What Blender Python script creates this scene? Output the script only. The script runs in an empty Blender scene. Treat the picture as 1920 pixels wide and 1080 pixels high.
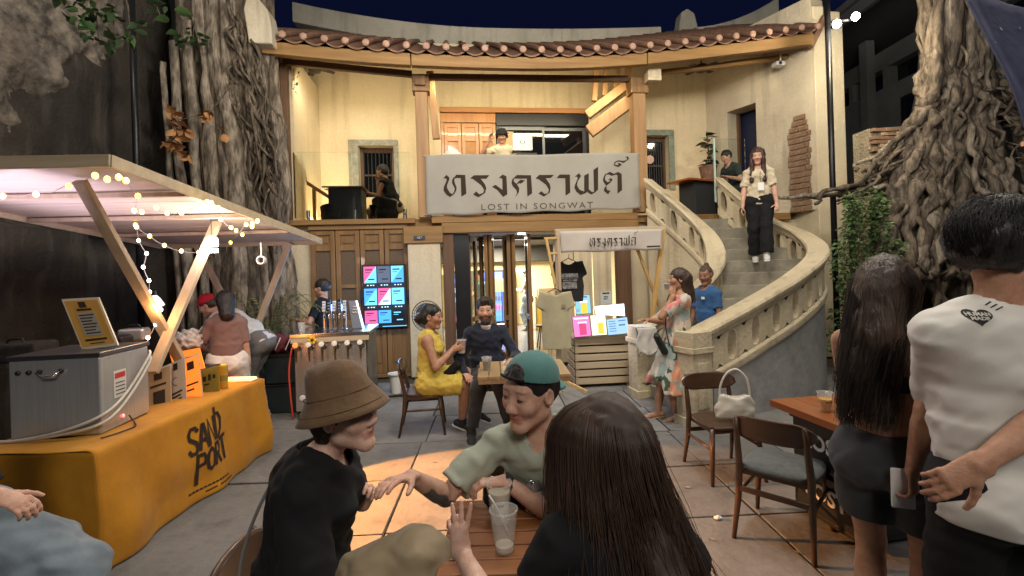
import bpy, bmesh, math, random
import numpy as np
from mathutils import Vector, Matrix
R = math.radians
scene = bpy.context.scene
COL = scene.collection

# ------------------------------------------------------------------ camera
CAM_H, FPX, PX_C, PY_C, ROLL = 1.7, 880.0, 960.0, 508.0, R(1.8)
cam_d = bpy.data.cameras.new('camera')
cam_d.sensor_width = 36.0
cam_d.lens = 36.0 * FPX / 1920.0
cam_d.shift_y = -(540.0 - PY_C) / 1920.0
cam_d.clip_start = 0.05
cam_d.clip_end = 400
cam = bpy.data.objects.new('camera', cam_d)
COL.objects.link(cam)
_cr, _sr = math.cos(ROLL), math.sin(ROLL)
cam.matrix_world = Matrix(((_cr, _sr, 0, 0), (0, 0, -1, 0), (-_sr, _cr, 0, CAM_H), (0, 0, 0, 1)))
scene.camera = cam

# ------------------------------------------------------------------ night sky
world = bpy.data.worlds.new('World')
scene.world = world
world.use_nodes = True
wn = world.node_tree
bg = wn.nodes['Background']
bg.inputs[0].default_value = (0.0022, 0.0036, 0.0155, 1)      # deep navy night
bg.inputs[1].default_value = 1.0
vs = scene.view_settings
vs.view_transform = 'Standard'
vs.look = 'None'
vs.exposure = 0.25
vs.gamma = 1.0
vs.use_curve_mapping = False
scene.cycles.use_denoising = True
scene.cycles.max_bounces = 7
scene.cycles.diffuse_bounces = 3
scene.cycles.glossy_bounces = 3
scene.cycles.transmission_bounces = 5
scene.cycles.transparent_max_bounces = 10
scene.cycles.sample_clamp_indirect = 4.0
scene.cycles.caustics_reflective = False
scene.cycles.caustics_refractive = False

def lamp(name, kind, loc, energy, color, size=0.1, target=None, spot=None, blend=0.4, size_y=None):
    d = bpy.data.lights.new(name, kind)
    d.energy = energy
    d.color = color
    if kind == 'AREA':
        d.size = size
        if size_y:
            d.shape = 'RECTANGLE'; d.size_y = size_y
    else:
        d.shadow_soft_size = size
    if kind == 'SPOT':
        d.spot_size = R(spot); d.spot_blend = blend
    o = bpy.data.objects.new(name, d)
    COL.objects.link(o)
    o.location = loc
    if target is not None:
        v = Vector(target) - Vector(loc)
        o.rotation_euler = v.to_track_quat('-Z', 'Y').to_euler()
    return o

WARM = (1.0, 0.74, 0.42)
WHITE = (1.0, 0.90, 0.76)
# two floodlights high over the courtyard (they show as reflections in the dark upper doors)
lamp('flood_lamp', 'SPOT', (-0.9, 1.2, 7.6), 400, (1.0, 0.87, 0.64), 0.12, (-0.6, 8.6, 3.4), 74, 0.5)
lamp('flood_lamp', 'SPOT', (0.9, 1.2, 7.6), 290, (1.0, 0.87, 0.64), 0.12, (1.4, 8.6, 3.0), 78, 0.5)
# added soft fill lamps above the courtyard and behind the camera, no fixtures
CB = (1.0, 0.93, 0.83)
for p_, e_ in (((0.4, -2.6, 4.6), 400), ((3.0, -1.2, 4.8), 130), ((1.4, 3.4, 5.2), 330), ((4.2, 3.8, 5.2), 190), ((-0.7, 4.2, 5.2), 220)):
    lamp('courtyard_fill', 'POINT', p_, e_, CB, 0.55)

# ------------------------------------------------------------------ pixel helpers (points on real planes)
def _ray(px, py):
    a = (px - PX_C) / FPX; b = (PY_C - py) / FPX
    return (a * _cr + b * _sr, 1.0, -a * _sr + b * _cr)
def at(px, py, Y):
    d = _ray(px, py)
    return Vector((d[0] * Y, Y, CAM_H + d[2] * Y))
def on(px, py, z=0.0):
    d = _ray(px, py); t = (z - CAM_H) / d[2]
    return Vector((d[0] * t, t, z))
FA = R(7.0); FC, FS = math.cos(FA), math.sin(FA); FO = (0.0, 8.05)
def bl(px, py, v=0.0):            # facade coordinates (u along, z up) of a pixel on the plane v
    d = _ray(px, py); n = (-FS, FC)
    t = (v + FO[1] * n[1]) / (d[0] * n[0] + d[1] * n[1])
    q = (d[0] * t - FO[0], t - FO[1])
    return q[0] * FC + q[1] * FS, CAM_H + d[2] * t
def fw(u, v, z):                  # facade -> world
    return Vector((FO[0] + u * FC - v * FS, FO[1] + u * FS + v * FC, z))

# ------------------------------------------------------------------ materials
MATS = {}
def mat(name, c1, c2=None, rough=0.7, metal=0.0, scale=8.0, bump=0.0, bscale=None, stretch=(1, 1, 1),
        detail=5.0, emis=None, estr=0.0, trans=0.0, ior=1.45, alpha=1.0, sheen=0.0, coat=0.0, spec=0.5,
        contrast=(0.35, 0.65), attr=None, sss=0.0, rvar=0.0, sample=True):
    if name in MATS:
        return MATS[name]
    m = bpy.data.materials.new(name); m.use_nodes = True
    nt = m.node_tree; b = nt.nodes['Principled BSDF']
    N = nt.nodes.new; L = nt.links.new
    b.inputs['Roughness'].default_value = rough
    b.inputs['Metallic'].default_value = metal
    b.inputs['Specular IOR Level'].default_value = spec
    b.inputs['IOR'].default_value = ior
    b.inputs['Base Color'].default_value = (*c1, 1)
    if sss:
        b.inputs['Subsurface Weight'].default_value = sss
        b.inputs['Subsurface Radius'].default_value = (0.012, 0.005, 0.003)
        b.inputs['Subsurface Scale'].default_value = 1.0
    if sheen: b.inputs['Sheen Weight'].default_value = sheen
    if coat: b.inputs['Coat Weight'].default_value = coat
    if trans: b.inputs['Transmission Weight'].default_value = trans
    if alpha < 1: b.inputs['Alpha'].default_value = alpha
    if emis:
        b.inputs['Emission Color'].default_value = (*emis, 1)
        b.inputs['Emission Strength'].default_value = estr
        if not sample:
            m.cycles.emission_sampling = 'NONE'
    tc = None
    def coords():
        t = N('ShaderNodeTexCoord'); mp = N('ShaderNodeMapping')
        mp.inputs['Scale'].default_value = stretch
        L(t.outputs['Object'], mp.inputs['Vector'])
        return mp.outputs['Vector']
    if c2 is not None or bump or rvar:
        tc = coords()
    col_out = None
    if c2 is not None:
        nz = N('ShaderNodeTexNoise'); nz.inputs['Scale'].default_value = scale
        nz.inputs['Detail'].default_value = detail; nz.inputs['Roughness'].default_value = 0.62
        L(tc, nz.inputs['Vector'])
        rp = N('ShaderNodeValToRGB')
        rp.color_ramp.elements[0].position = contrast[0]; rp.color_ramp.elements[0].color = (*c1, 1)
        rp.color_ramp.elements[1].position = contrast[1]; rp.color_ramp.elements[1].color = (*c2, 1)
        L(nz.outputs['Fac'], rp.inputs['Fac']); col_out = rp.outputs['Color']
    if attr:
        at_ = N('ShaderNodeAttribute'); at_.attribute_name = attr
        if col_out is None:
            L(at_.outputs['Color'], b.inputs['Base Color'])
        else:
            mx = N('ShaderNodeMix'); mx.data_type = 'RGBA'; mx.blend_type = 'MULTIPLY'
            mx.inputs['Factor'].default_value = 1.0
            L(col_out, mx.inputs['A']); L(at_.outputs['Color'], mx.inputs['B'])
            col_out = mx.outputs['Result']
    if col_out is not None:
        L(col_out, b.inputs['Base Color'])
    if bump:
        nb = N('ShaderNodeTexNoise'); nb.inputs['Scale'].default_value = bscale or scale * 3
        nb.inputs['Detail'].default_value = 6
        L(tc, nb.inputs['Vector'])
        bp = N('ShaderNodeBump'); bp.inputs['Strength'].default_value = min(1.0, bump)
        bp.inputs['Distance'].default_value = 0.02
        L(nb.outputs['Fac'], bp.inputs['Height']); L(bp.outputs['Normal'], b.inputs['Normal'])
        if rvar:
            mr = N('ShaderNodeMapRange'); mr.inputs['To Min'].default_value = rough - rvar
            mr.inputs['To Max'].default_value = rough + rvar
            mr.inputs['From Min'].default_value = 0.3; mr.inputs['From Max'].default_value = 0.7
            L(nb.outputs['Fac'], mr.inputs['Value']); L(mr.outputs['Result'], b.inputs['Roughness'])
    MATS[name] = m
    return m

def wood(name, c1, c2, axis=2, rough=0.5, grain=14.0, bump=0.15, coat=0.0):
    s = [grain, grain, grain]; s[axis] = grain * 0.07
    return mat(name, c1, c2, rough=rough, scale=1.0, bump=bump, bscale=2.5, stretch=tuple(s), contrast=(0.3, 0.7), coat=coat)

def wall_mat(name, base, stain, dark, rough=0.88, stain_amt=0.5, low=0.0, bump=0.25, pos=False, sc=1.0):
    """plaster with large clouds, small mottling, and streaky stains"""
    m = bpy.data.materials.new(name); m.use_nodes = True
    nt = m.node_tree; b = nt.nodes['Principled BSDF']; N = nt.nodes.new; L = nt.links.new
    b.inputs['Roughness'].default_value = rough; b.inputs['Specular IOR Level'].default_value = 0.25
    t = N('ShaderNodeTexCoord'); t_o = N('ShaderNodeNewGeometry').outputs['Position'] if pos else t.outputs['Object']
    n1 = N('ShaderNodeTexNoise'); n1.inputs['Scale'].default_value = 1.1 * sc; n1.inputs['Detail'].default_value = 6
    n1.inputs['Roughness'].default_value = 0.65
    L(t_o, n1.inputs['Vector'])
    mp = N('ShaderNodeMapping'); mp.inputs['Scale'].default_value = (6, 6, 0.6)
    L(t_o, mp.inputs['Vector'])
    n2 = N('ShaderNodeTexNoise'); n2.inputs['Scale'].default_value = 1.0; n2.inputs['Detail'].default_value = 5
    L(mp.outputs['Vector'], n2.inputs['Vector'])
    n3 = N('ShaderNodeTexNoise'); n3.inputs['Scale'].default_value = 22; n3.inputs['Detail'].default_value = 6
    L(t_o, n3.inputs['Vector'])
    r1 = N('ShaderNodeValToRGB'); r1.color_ramp.elements[0].position = 0.38; r1.color_ramp.elements[1].position = 0.68
    r1.color_ramp.elements[0].color = (*base, 1); r1.color_ramp.elements[1].color = (*stain, 1)
    L(n1.outputs['Fac'], r1.inputs['Fac'])
    r2 = N('ShaderNodeValToRGB'); r2.color_ramp.elements[0].position = 0.52; r2.color_ramp.elements[1].position = 0.78
    r2.color_ramp.elements[0].color = (0, 0, 0, 1); r2.color_ramp.elements[1].color = (stain_amt,) * 3 + (1,)
    L(n2.outputs['Fac'], r2.inputs['Fac'])
    mx = N('ShaderNodeMix'); mx.data_type = 'RGBA'
    L(r2.outputs['Color'], mx.inputs['Factor']); L(r1.outputs['Color'], mx.inputs['A']); mx.inputs['B'].default_value = (*dark, 1)
    mr = N('ShaderNodeMapRange'); mr.inputs['From Min'].default_value = 0.3; mr.inputs['From Max'].default_value = 0.7
    mr.inputs['To Min'].default_value = 0.95; mr.inputs['To Max'].default_value = 1.03
    L(n3.outputs['Fac'], mr.inputs['Value'])
    m2 = N('ShaderNodeMix'); m2.data_type = 'RGBA'; m2.blend_type = 'MULTIPLY'; m2.inputs['Factor'].default_value = 1.0
    L(mx.outputs['Result'], m2.inputs['A']); L(mr.outputs['Result'], m2.inputs['B'])
    L(m2.outputs['Result'], b.inputs['Base Color'])
    ad = N('ShaderNodeMath'); ad.operation = 'ADD'
    L(n1.outputs['Fac'], ad.inputs[0]); L(n3.outputs['Fac'], ad.inputs[1])
    bp = N('ShaderNodeBump'); bp.inputs['Strength'].default_value = bump; bp.inputs['Distance'].default_value = 0.03
    L(ad.outputs[0], bp.inputs['Height']); L(bp.outputs['Normal'], b.inputs['Normal'])
    MATS[name] = m
    return m

# ------------------------------------------------------------------ mesh builder
class MB:
    def __init__(s, M=None):
        s.v = []; s.f = []; s.M = M
    def add(s, vs, fs, M=None):
        o = len(s.v)
        for p in vs:
            p = Vector(p)
            if M is not None: p = M @ p
            if s.M is not None: p = s.M @ p
            s.v.append(tuple(p))
        s.f += [tuple(i + o for i in f) for f in fs]
        return s
    def box(s, c, d, M=None):
        x, y, z = d[0] / 2, d[1] / 2, d[2] / 2
        vs = [(c[0] + a * x, c[1] + b * y, c[2] + e * z) for a in (-1, 1) for b in (-1, 1) for e in (-1, 1)]
        return s.add(vs, [(0, 1, 3, 2), (4, 6, 7, 5), (0, 4, 5, 1), (2, 3, 7, 6), (0, 2, 6, 4), (1, 5, 7, 3)], M)
    def b2(s, lo, hi, M=None):
        return s.box([(a + b) / 2 for a, b in zip(lo, hi)], [b - a for a, b in zip(lo, hi)], M)
    def bar(s, p, q, w, h, up=(0, 0, 1), taper=1.0):
        p, q = Vector(p), Vector(q); d = (q - p).normalized(); u = Vector(up)
        if abs(d.dot(u)) > 0.98: u = Vector((0, 1, 0))
        r = d.cross(u).normalized(); u = r.cross(d)
        vs = []
        for e, k in ((p, 1.0), (q, taper)):
            for a, b in ((-1, -1), (1, -1), (1, 1), (-1, 1)):
                vs.append(e + r * (a * w / 2 * k) + u * (b * h / 2 * k))
        return s.add(vs, [(3, 2, 1, 0), (4, 5, 6, 7), (0, 1, 5, 4), (1, 2, 6, 5), (2, 3, 7, 6), (3, 0, 4, 7)])
    def tube(s, pts, rad, n=8, cap=True, squash=None):
        pts = [Vector(p) for p in pts]
        if not hasattr(rad, '__len__'): rad = [rad] * len(pts)
        vs, fs = [], []
        t0 = (pts[1] - pts[0]).normalized()
        nrm = t0.orthogonal().normalized()
        for i, p in enumerate(pts):
            t = (pts[min(i + 1, len(pts) - 1)] - pts[max(i - 1, 0)]).normalized()
            nrm = (nrm - t * nrm.dot(t))
            nrm = nrm.normalized() if nrm.length > 1e-6 else t.orthogonal().normalized()
            bt = t.cross(nrm)
            for k in range(n):
                a = 2 * math.pi * k / n
                rr = rad[i] * (squash(i, a) if squash else 1.0)
                vs.append(p + nrm * (math.cos(a) * rr) + bt * (math.sin(a) * rr))
        for i in range(len(pts) - 1):
            for k in range(n):
                k2 = (k + 1) % n
                fs.append((i * n + k, i * n + k2, (i + 1) * n + k2, (i + 1) * n + k))
        if cap:
            fs.append(tuple(range(n - 1, -1, -1))); fs.append(tuple(range((len(pts) - 1) * n, len(pts) * n)))
        return s.add(vs, fs)
    def lathe(s, prof, n=20, M=None, cap=True):
        vs, fs = [], []
        for r, z in prof:
            for k in range(n):
                a = 2 * math.pi * k / n
                vs.append((r * math.cos(a), r * math.sin(a), z))
        for i in range(len(prof) - 1):
            for k in range(n):
                k2 = (k + 1) % n
                fs.append((i * n + k, i * n + k2, (i + 1) * n + k2, (i + 1) * n + k))
        if cap:
            fs.append(tuple(range(n - 1, -1, -1))); fs.append(tuple(range((len(prof) - 1) * n, len(prof) * n)))
        return s.add(vs, fs, M)
    def prism(s, poly, d, M=None):      # polygon in local xy, extruded along +z by d
        n = len(poly)
        vs = [(p[0], p[1], 0) for p in poly] + [(p[0], p[1], d) for p in poly]
        fs = [tuple(range(n - 1, -1, -1)), tuple(range(n, 2 * n))]
        fs += [(i, (i + 1) % n, n + (i + 1) % n, n + i) for i in range(n)]
        return s.add(vs, fs, M)
    def grid(s, fn, nu, nv, thick=None):
        vs = [Vector(fn(i / nu, j / nv)) for j in range(nv + 1) for i in range(nu + 1)]
        fs = [(j * (nu + 1) + i, j * (nu + 1) + i + 1, (j + 1) * (nu + 1) + i + 1, (j + 1) * (nu + 1) + i) for j in range(nv) for i in range(nu)]
        if thick is not None:
            th = Vector(thick); n = len(vs)
            vs += [v + th for v in vs]
            fs += [tuple(i + n for i in reversed(f)) for f in fs]
            W = nu + 1
            ring = [i for i in range(W)] + [j * W + nu for j in range(1, nv + 1)] + [nv * W + i for i in range(nu - 1, -1, -1)] + [j * W for j in range(nv - 1, 0, -1)]
            for a in range(len(ring)):
                i, j = ring[a], ring[(a + 1) % len(ring)]
                fs.append((j, i, i + n, j + n))
        return s.add(vs, fs)
    def ell(s, c, r, n=14, m=9, M=None):
        vs = [(c[0], c[1], c[2] - r[2])]; fs = []
        for j in range(1, m):
            ph = math.pi * j / m - math.pi / 2
            for k in range(n):
                a = 2 * math.pi * k / n
                vs.append((c[0] + r[0] * math.cos(ph) * math.cos(a), c[1] + r[1] * math.cos(ph) * math.sin(a), c[2] + r[2] * math.sin(ph)))
        vs.append((c[0], c[1], c[2] + r[2])); T = len(vs) - 1
        for k in range(n):
            fs.append((0, 1 + (k + 1) % n, 1 + k)); fs.append((T, T - n + k, T - n + (k + 1) % n))
        for j in range(m - 2):
            for k in range(n):
                a = 1 + j * n + k; b = 1 + j * n + (k + 1) % n
                fs.append((a, b, b + n, a + n))
        return s.add(vs, fs, M)
    def mesh(s, name, m, smooth=False):
        me = bpy.data.meshes.new(name)
        me.from_pydata(s.v, [], s.f)
        if m is not None: me.materials.append(m)
        if smooth: me.shade_smooth()
        me.update()
        return me
    def build(s, name, m, parent=None, smooth=False, bevel=0.0, seg=2, loc=None):
        o = bpy.data.objects.new(name, s.mesh(name, m, smooth))
        COL.objects.link(o)
        if parent is not None: o.parent = parent
        if loc is not None: o.location = loc
        if bevel:
            md = o.modifiers.new('bevel', 'BEVEL'); md.width = bevel; md.segments = seg; md.limit_method = 'ANGLE'
            md.angle_limit = R(40)
            if smooth is False and seg > 1:
                o.data.shade_smooth()
                md.harden_normals = True
        return o

def tag(o, label=None, cat=None, group=None, kind=None):
    if label: o['label'] = label
    if cat: o['category'] = cat
    if group: o['group'] = group
    if kind: o['kind'] = kind
    return o
def empty(name, loc=(0, 0, 0), rz=0.0, label=None, cat=None, group=None):
    o = bpy.data.objects.new(name, None); COL.objects.link(o)
    o.location = loc; o.rotation_euler = (0, 0, rz); o.empty_display_size = 0.1
    return tag(o, label, cat, group)
def copy_tree(o, parent=None):
    c = o.copy(); COL.objects.link(c)
    if parent is not None: c.parent = parent
    for ch in list(o.children): copy_tree(ch, c)
    return c
def piece(name, mesh, parent, loc=(0, 0, 0), rot=(0, 0, 0), scale=(1, 1, 1)):
    o = bpy.data.objects.new(name, mesh); COL.objects.link(o)
    o.parent = parent; o.location = loc; o.rotation_euler = rot; o.scale = scale
    return o
def frame(o, x, y, z):
    """matrix with columns x, y, z at o"""
    x, y, z = Vector(x), Vector(y), Vector(z)
    return Matrix(((x[0], y[0], z[0], o[0]), (x[1], y[1], z[1], o[1]), (x[2], y[2], z[2], o[2]), (0, 0, 0, 1)))
def text_mesh(txt, size, m, name='lettering', extrude=0.002, bold=0.0, spacing=1.0, align='CENTER', sx=1.0, sy=1.0):
    c = bpy.data.curves.new('text', 'FONT'); c.body = txt; c.size = size; c.extrude = extrude; c.offset = bold
    c.space_character = spacing; c.align_x = align; c.align_y = 'CENTER'; c.resolution_u = 3
    o = bpy.data.objects.new('text', c); COL.objects.link(o)
    dg = bpy.context.evaluated_depsgraph_get()
    me = bpy.data.meshes.new_from_object(o.evaluated_get(dg))
    bpy.data.objects.remove(o)
    me.name = name; me.materials.clear(); me.materials.append(m)
    me.transform(Matrix.Diagonal((sx, sy, 1, 1)))
    return me
rnd = random.Random(7)
U = rnd.uniform
# ================================================================== GROUND
M_SLAB = [wall_mat('slab_%d' % i, c, tuple(x * 0.7 for x in c), tuple(x * .42 for x in c), rough=0.72, stain_amt=.55, pos=True, sc=1.6)
          for i, c in enumerate([(0.225, 0.218, 0.205), (0.195, 0.189, 0.178), (0.25, 0.241, 0.226)])]
M_JOINT = mat('joint_dirt', (0.045, 0.04, 0.034), (0.09, 0.08, 0.065), rough=0.95, scale=10)
g = MB(); g.grid(lambda a, b: (-60 + 120 * a, -40 + 120 * b, -0.03), 2, 2)
ground = tag(g.build('ground', M_JOINT), 'dark earth under the courtyard paving', 'ground', kind='structure')
def slab(u0, v0, du, dv, m, name='paving_slab'):
    b = MB()
    j = [(U(-.006, .006), U(-.006, .006)) for _ in range(4)]
    top = [(-du / 2 + j[0][0], -dv / 2 + j[0][1]), (du / 2 + j[1][0], -dv / 2 + j[1][1]), (du / 2 + j[2][0], dv / 2 + j[2][1]), (-du / 2 + j[3][0], dv / 2 + j[3][1])]
    b.prism(top, 0.032)
    o = b.build(name, m, ground, bevel=0.006, seg=2)
    o.location = (u0, v0, -0.031 + U(-.002, .003)); o.rotation_euler = (U(-.003, .003), U(-.003, .003), R(2.2))
    return o
rr = random.Random(3)
rows = [2.35, 3.12, 3.93, 4.78, 5.63, 6.5, 7.35]
for i in range(len(rows) - 1):
    y0, y1 = rows[i], rows[i + 1]
    xs = [-1.72, -0.93, -0.12, 0.68, 1.58, 2.4, 3.2, 4.0, 4.8, 5.6]
    if i % 2 == 1 and i > 2: xs = [x + 0.03 for x in xs]
    for k in range(len(xs) - 1):
        xm, ym = (xs[k] + xs[k + 1]) / 2, (y0 + y1) / 2
        slab(xm - (ym - 4) * 0.038, ym + xm * 0.038, xs[k + 1] - xs[k] - 0.011, y1 - y0 - 0.011, rr.choice(M_SLAB))
# poured concrete bays near the photographer and along the left wall
M_CONC = wall_mat('poured_concrete', (0.21, 0.204, 0.193), (0.15, 0.146, 0.138), (0.08, 0.077, 0.072), rough=0.7, stain_amt=.6, pos=True, sc=1.3)
for (x0, x1, y0, y1) in [(-1.75, 0.2, -1.2, 2.33), (0.22, 3.2, -1.2, 2.33), (3.22, 6.5, -1.2, 2.33), (-3.6, -1.77, -1.2, 2.0), (-3.6, -1.77, 2.02, 3.9),
                         (-3.6, -1.77, 3.92, 5.3), (-4.8, -1.77, 5.32, 7.4), (-6.2, -3.62, -1.2, 5.3), (-6.6, -4.83, 5.32, 7.9), (5.6, 9.0, 2.4, 7.4)]:
    slab((x0 + x1) / 2, (y0 + y1) / 2, x1 - x0 - 0.012, y1 - y0 - 0.012, M_CONC, 'concrete_bay').rotation_euler = (0, 0, 0)

# ================================================================== HOUSE
M_PLASTER = wall_mat('plaster_cream', (0.68, 0.58, 0.40), (0.60, 0.50, 0.33), (0.40, 0.33, 0.22), stain_amt=0.65)
M_PLASTER_OLD = wall_mat('plaster_old', (0.60, 0.53, 0.40), (0.47, 0.40, 0.29), (0.30, 0.26, 0.2), stain_amt=0.85, bump=0.45)
M_WOOD = wood('wood_honey', (0.46, 0.27, 0.12), (0.30, 0.165, 0.07), axis=2, rough=0.55)
M_WOODX = wood('wood_honey_x', (0.34, 0.195, 0.066), (0.21, 0.112, 0.04), axis=0, rough=0.6)
M_WOOD_DK = wood('wood_dark', (0.16, 0.085, 0.045), (0.09, 0.045, 0.022), axis=2, rough=0.6)
M_WOOD_DKX = wood('wood_dark_x', (0.17, 0.09, 0.045), (0.08, 0.04, 0.02), axis=0, rough=0.6)
M_WOOD_MID = wood('wood_mid', (0.30, 0.165, 0.058), (0.175, 0.092, 0.034), axis=2, rough=0.5, coat=0.1)
M_DOORWOOD = wood('wood_orange', (0.55, 0.27, 0.10), (0.40, 0.18, 0.06), axis=2, rough=0.35, coat=0.2)
M_TILE = mat('terracotta', (0.27, 0.145, 0.09), (0.14, 0.08, 0.055), rough=0.7, scale=9, bump=0.25)
M_TILE_END = mat('terracotta_end', (0.46, 0.29, 0.21), (0.30, 0.18, 0.125), rough=0.75, scale=14, bump=0.3)
M_STONE = mat('stone_surround', (0.36, 0.35, 0.30), (0.20, 0.21, 0.17), rough=0.9, scale=7, bump=0.5)
M_BRICK = mat('old_brick', (0.30, 0.19, 0.12), (0.19, 0.115, 0.07), rough=0.95, scale=9, bump=0.5)
M_BLACK = mat('black_frame', (0.012, 0.012, 0.013), rough=0.35)
M_GLASS_DK = mat('dark_glass', (0.006, 0.007, 0.009), rough=0.04, spec=0.9, coat=0.3)
M_GLASS = mat('clear_glass', (0.9, 0.95, 0.94), rough=0.02, trans=1.0, ior=1.12, spec=0.35)
M_CHROME = mat('chrome', (0.7, 0.7, 0.7), rough=0.18, metal=1.0)
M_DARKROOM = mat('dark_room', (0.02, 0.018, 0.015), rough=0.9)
M_BAR = mat('iron_bar', (0.05, 0.05, 0.05), rough=0.5, metal=0.6)

house = empty('courtyard_house', (FO[0], FO[1], 0), FA, 'old two storey cream plaster house with curved red tiled eave and timber posts', 'house')
house['kind'] = 'structure'
WV0, WV1 = 1.6, 1.85
w = MB()
def wseg(u0, u1, z0, z1, v0=WV0, v1=WV1): w.b2((u0, v0, z0), (u1, v1, z1))
zt = 6.35
wseg(-4.05, -2.79, 2.62, zt); wseg(-2.79, -2.11, 2.62, 3.25); wseg(-2.79, -2.11, 4.27, zt)
wseg(-2.11, -1.17, 2.62, zt); wseg(-1.17, 1.92, 5.06, zt); wseg(1.92, 3.17, 2.62, zt)
wseg(3.17, 3.66, 2.62, 3.35); wseg(3.17, 3.66, 4.5, zt); wseg(3.66, 4.7, 2.62, zt)
w.build('upper_wall', M_PLASTER, house)
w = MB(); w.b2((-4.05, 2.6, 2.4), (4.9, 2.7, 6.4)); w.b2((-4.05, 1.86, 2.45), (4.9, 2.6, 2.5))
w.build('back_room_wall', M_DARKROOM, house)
# upper floor
w = MB(); w.b2((-3.72, 0.03, 2.5), (5.25, 1.6, 2.62)); w.build('terrace_floor', M_WOODX, house)
w = MB(); w.b2((-3.72, -0.06, 2.545), (-1.6, 0.028, 2.63)); w.build('deck_edge', M_WOODX, house, bevel=.008)
w = MB(); w.b2((-1.33, -0.1, 2.535), (2.24, 0.02, 2.655)); w.build('floor_beam', M_WOODX, house, bevel=.01)
w = MB(); w.b2((-1.17, -0.13, 2.36), (2.24, 0.02, 2.53)); w.build('lintel_beam', M_WOODX, house, bevel=.012)
# timber posts
w = MB(); w.b2((-1.54, -0.1, 2.63), (-1.335, 0.1, 4.72)); w.build('post', M_WOOD, house, bevel=.012)
w = MB(); w.b2((-1.58, -0.13, 4.72), (-1.30, 0.12, 5.0)); w.b2((-1.53, -0.18, 4.8), (-1.36, -0.13, 4.98)); w.b2((-1.57, -0.15, 4.87), (-1.31, -0.13, 4.92))
w.build('carved_capital', M_WOOD_MID, house, bevel=.012)
w = MB(); w.b2((2.22, -0.1, 2.66), (2.45, 0.1, 4.75)); w.build('post', M_WOOD, house, bevel=.012)
w = MB(); w.b2((2.18, -0.12, 4.75), (2.5, 0.12, 5.02)); w.build('carved_capital', M_WOOD_MID, house, bevel=.012)
w = MB(); w.b2((2.42, -0.3, 4.9), (2.66, -0.13, 5.1)); w.b2((2.46, -0.315, 4.95), (2.62, -0.3, 5.06)); w.build('plaster_block', M_PLASTER, house, bevel=.01)
w = MB(); w.b2((-3.69, -0.08, 2.63), (-3.56, 0.05, 5.15)); w.build('post', M_WOOD_DK, house, bevel=.01)
# purlins
for (u0, z0, u1, z1, m, r) in [(-3.62, 5.20, -1.58, 5.04, M_WOOD_DKX, .048), (-1.3, 5.0, 2.18, 5.03, M_WOOD_DKX, .05)]:
    w = MB(); w.bar((u0, 0, z0), (u1, 0, z1), .09, .1); w.build('purlin', m, house, bevel=.01)
w = MB(); w.tube([(2.5, 0, 5.12), (3.5, 0, 5.25), (4.4, 0, 5.38), (5.25, 0, 5.5)], [.055, .05, .055, .05], 10); w.build('purlin', M_WOODX, house, smooth=True)
# braces next to the posts
def brace(p, q, th, v, dv, m=M_WOOD):
    a = bl(*p, v); b = bl(*q, v); x = MB(); x.bar((a[0], v, a[1]), (b[0], v + dv, b[1]), .13, th, up=(0, 0, 1)); x.build('brace', m, house, bevel=.012)
brace((1205, 172), (1112, 240), .24, .25, .25); brace((1175, 160), (1108, 208), .17, .5, .25); brace((806, 135), (818, 258), .12, .3, .1)
for px, y0, y1 in ((1118, 130, 190), (1137, 128, 180), (1158, 126, 170), (1178, 128, 172)):
    a = bl(px, y0, .75); b = bl(px - 4, y1, .75); x = MB(); x.bar((a[0], .75, a[1]), (b[0], .75, b[1]), .1, .09); x.build('strut', M_WOOD, house, bevel=.008)
# eave beam with upward curved ends
_eu = [-3.95, -3.73, -2.14, -0.47, 0.8, 2.2, 4.1, 5.27, 5.5]
_ez = [5.11, 5.09, 4.965, 4.93, 4.94, 5.04, 5.29, 5.47, 5.52]
def ez(u):
    return float(np.interp(u, _eu, _ez))
def ezs(u): return sum(ez(u + d) for d in (-.5, -.25, 0, .25, .5)) / 5
EV = -0.5
for u0, u1, n in ((-3.75, -1.56, 8), (-1.545, 2.3, 12), (2.315, 5.34, 12)):
    w = MB(); pr = []
    vs, fs = [], []
    for i in range(n + 1):
        u = u0 + (u1 - u0) * i / n; z = ezs(u)
        vs += [(u, EV - .06, z), (u, EV + .06, z), (u, EV + .06, z + .19), (u, EV - .06, z + .19)]
    for i in range(n):
        for k in range(4):
            a = i * 4 + k; b = i * 4 + (k + 1) % 4; fs.append((a, b, b + 4, a + 4))
    fs += [(3, 2, 1, 0), tuple(n * 4 + k for k in range(4))]
    w.add(vs, fs); w.build('eave_beam', M_WOODX, house, bevel=.012)
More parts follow.
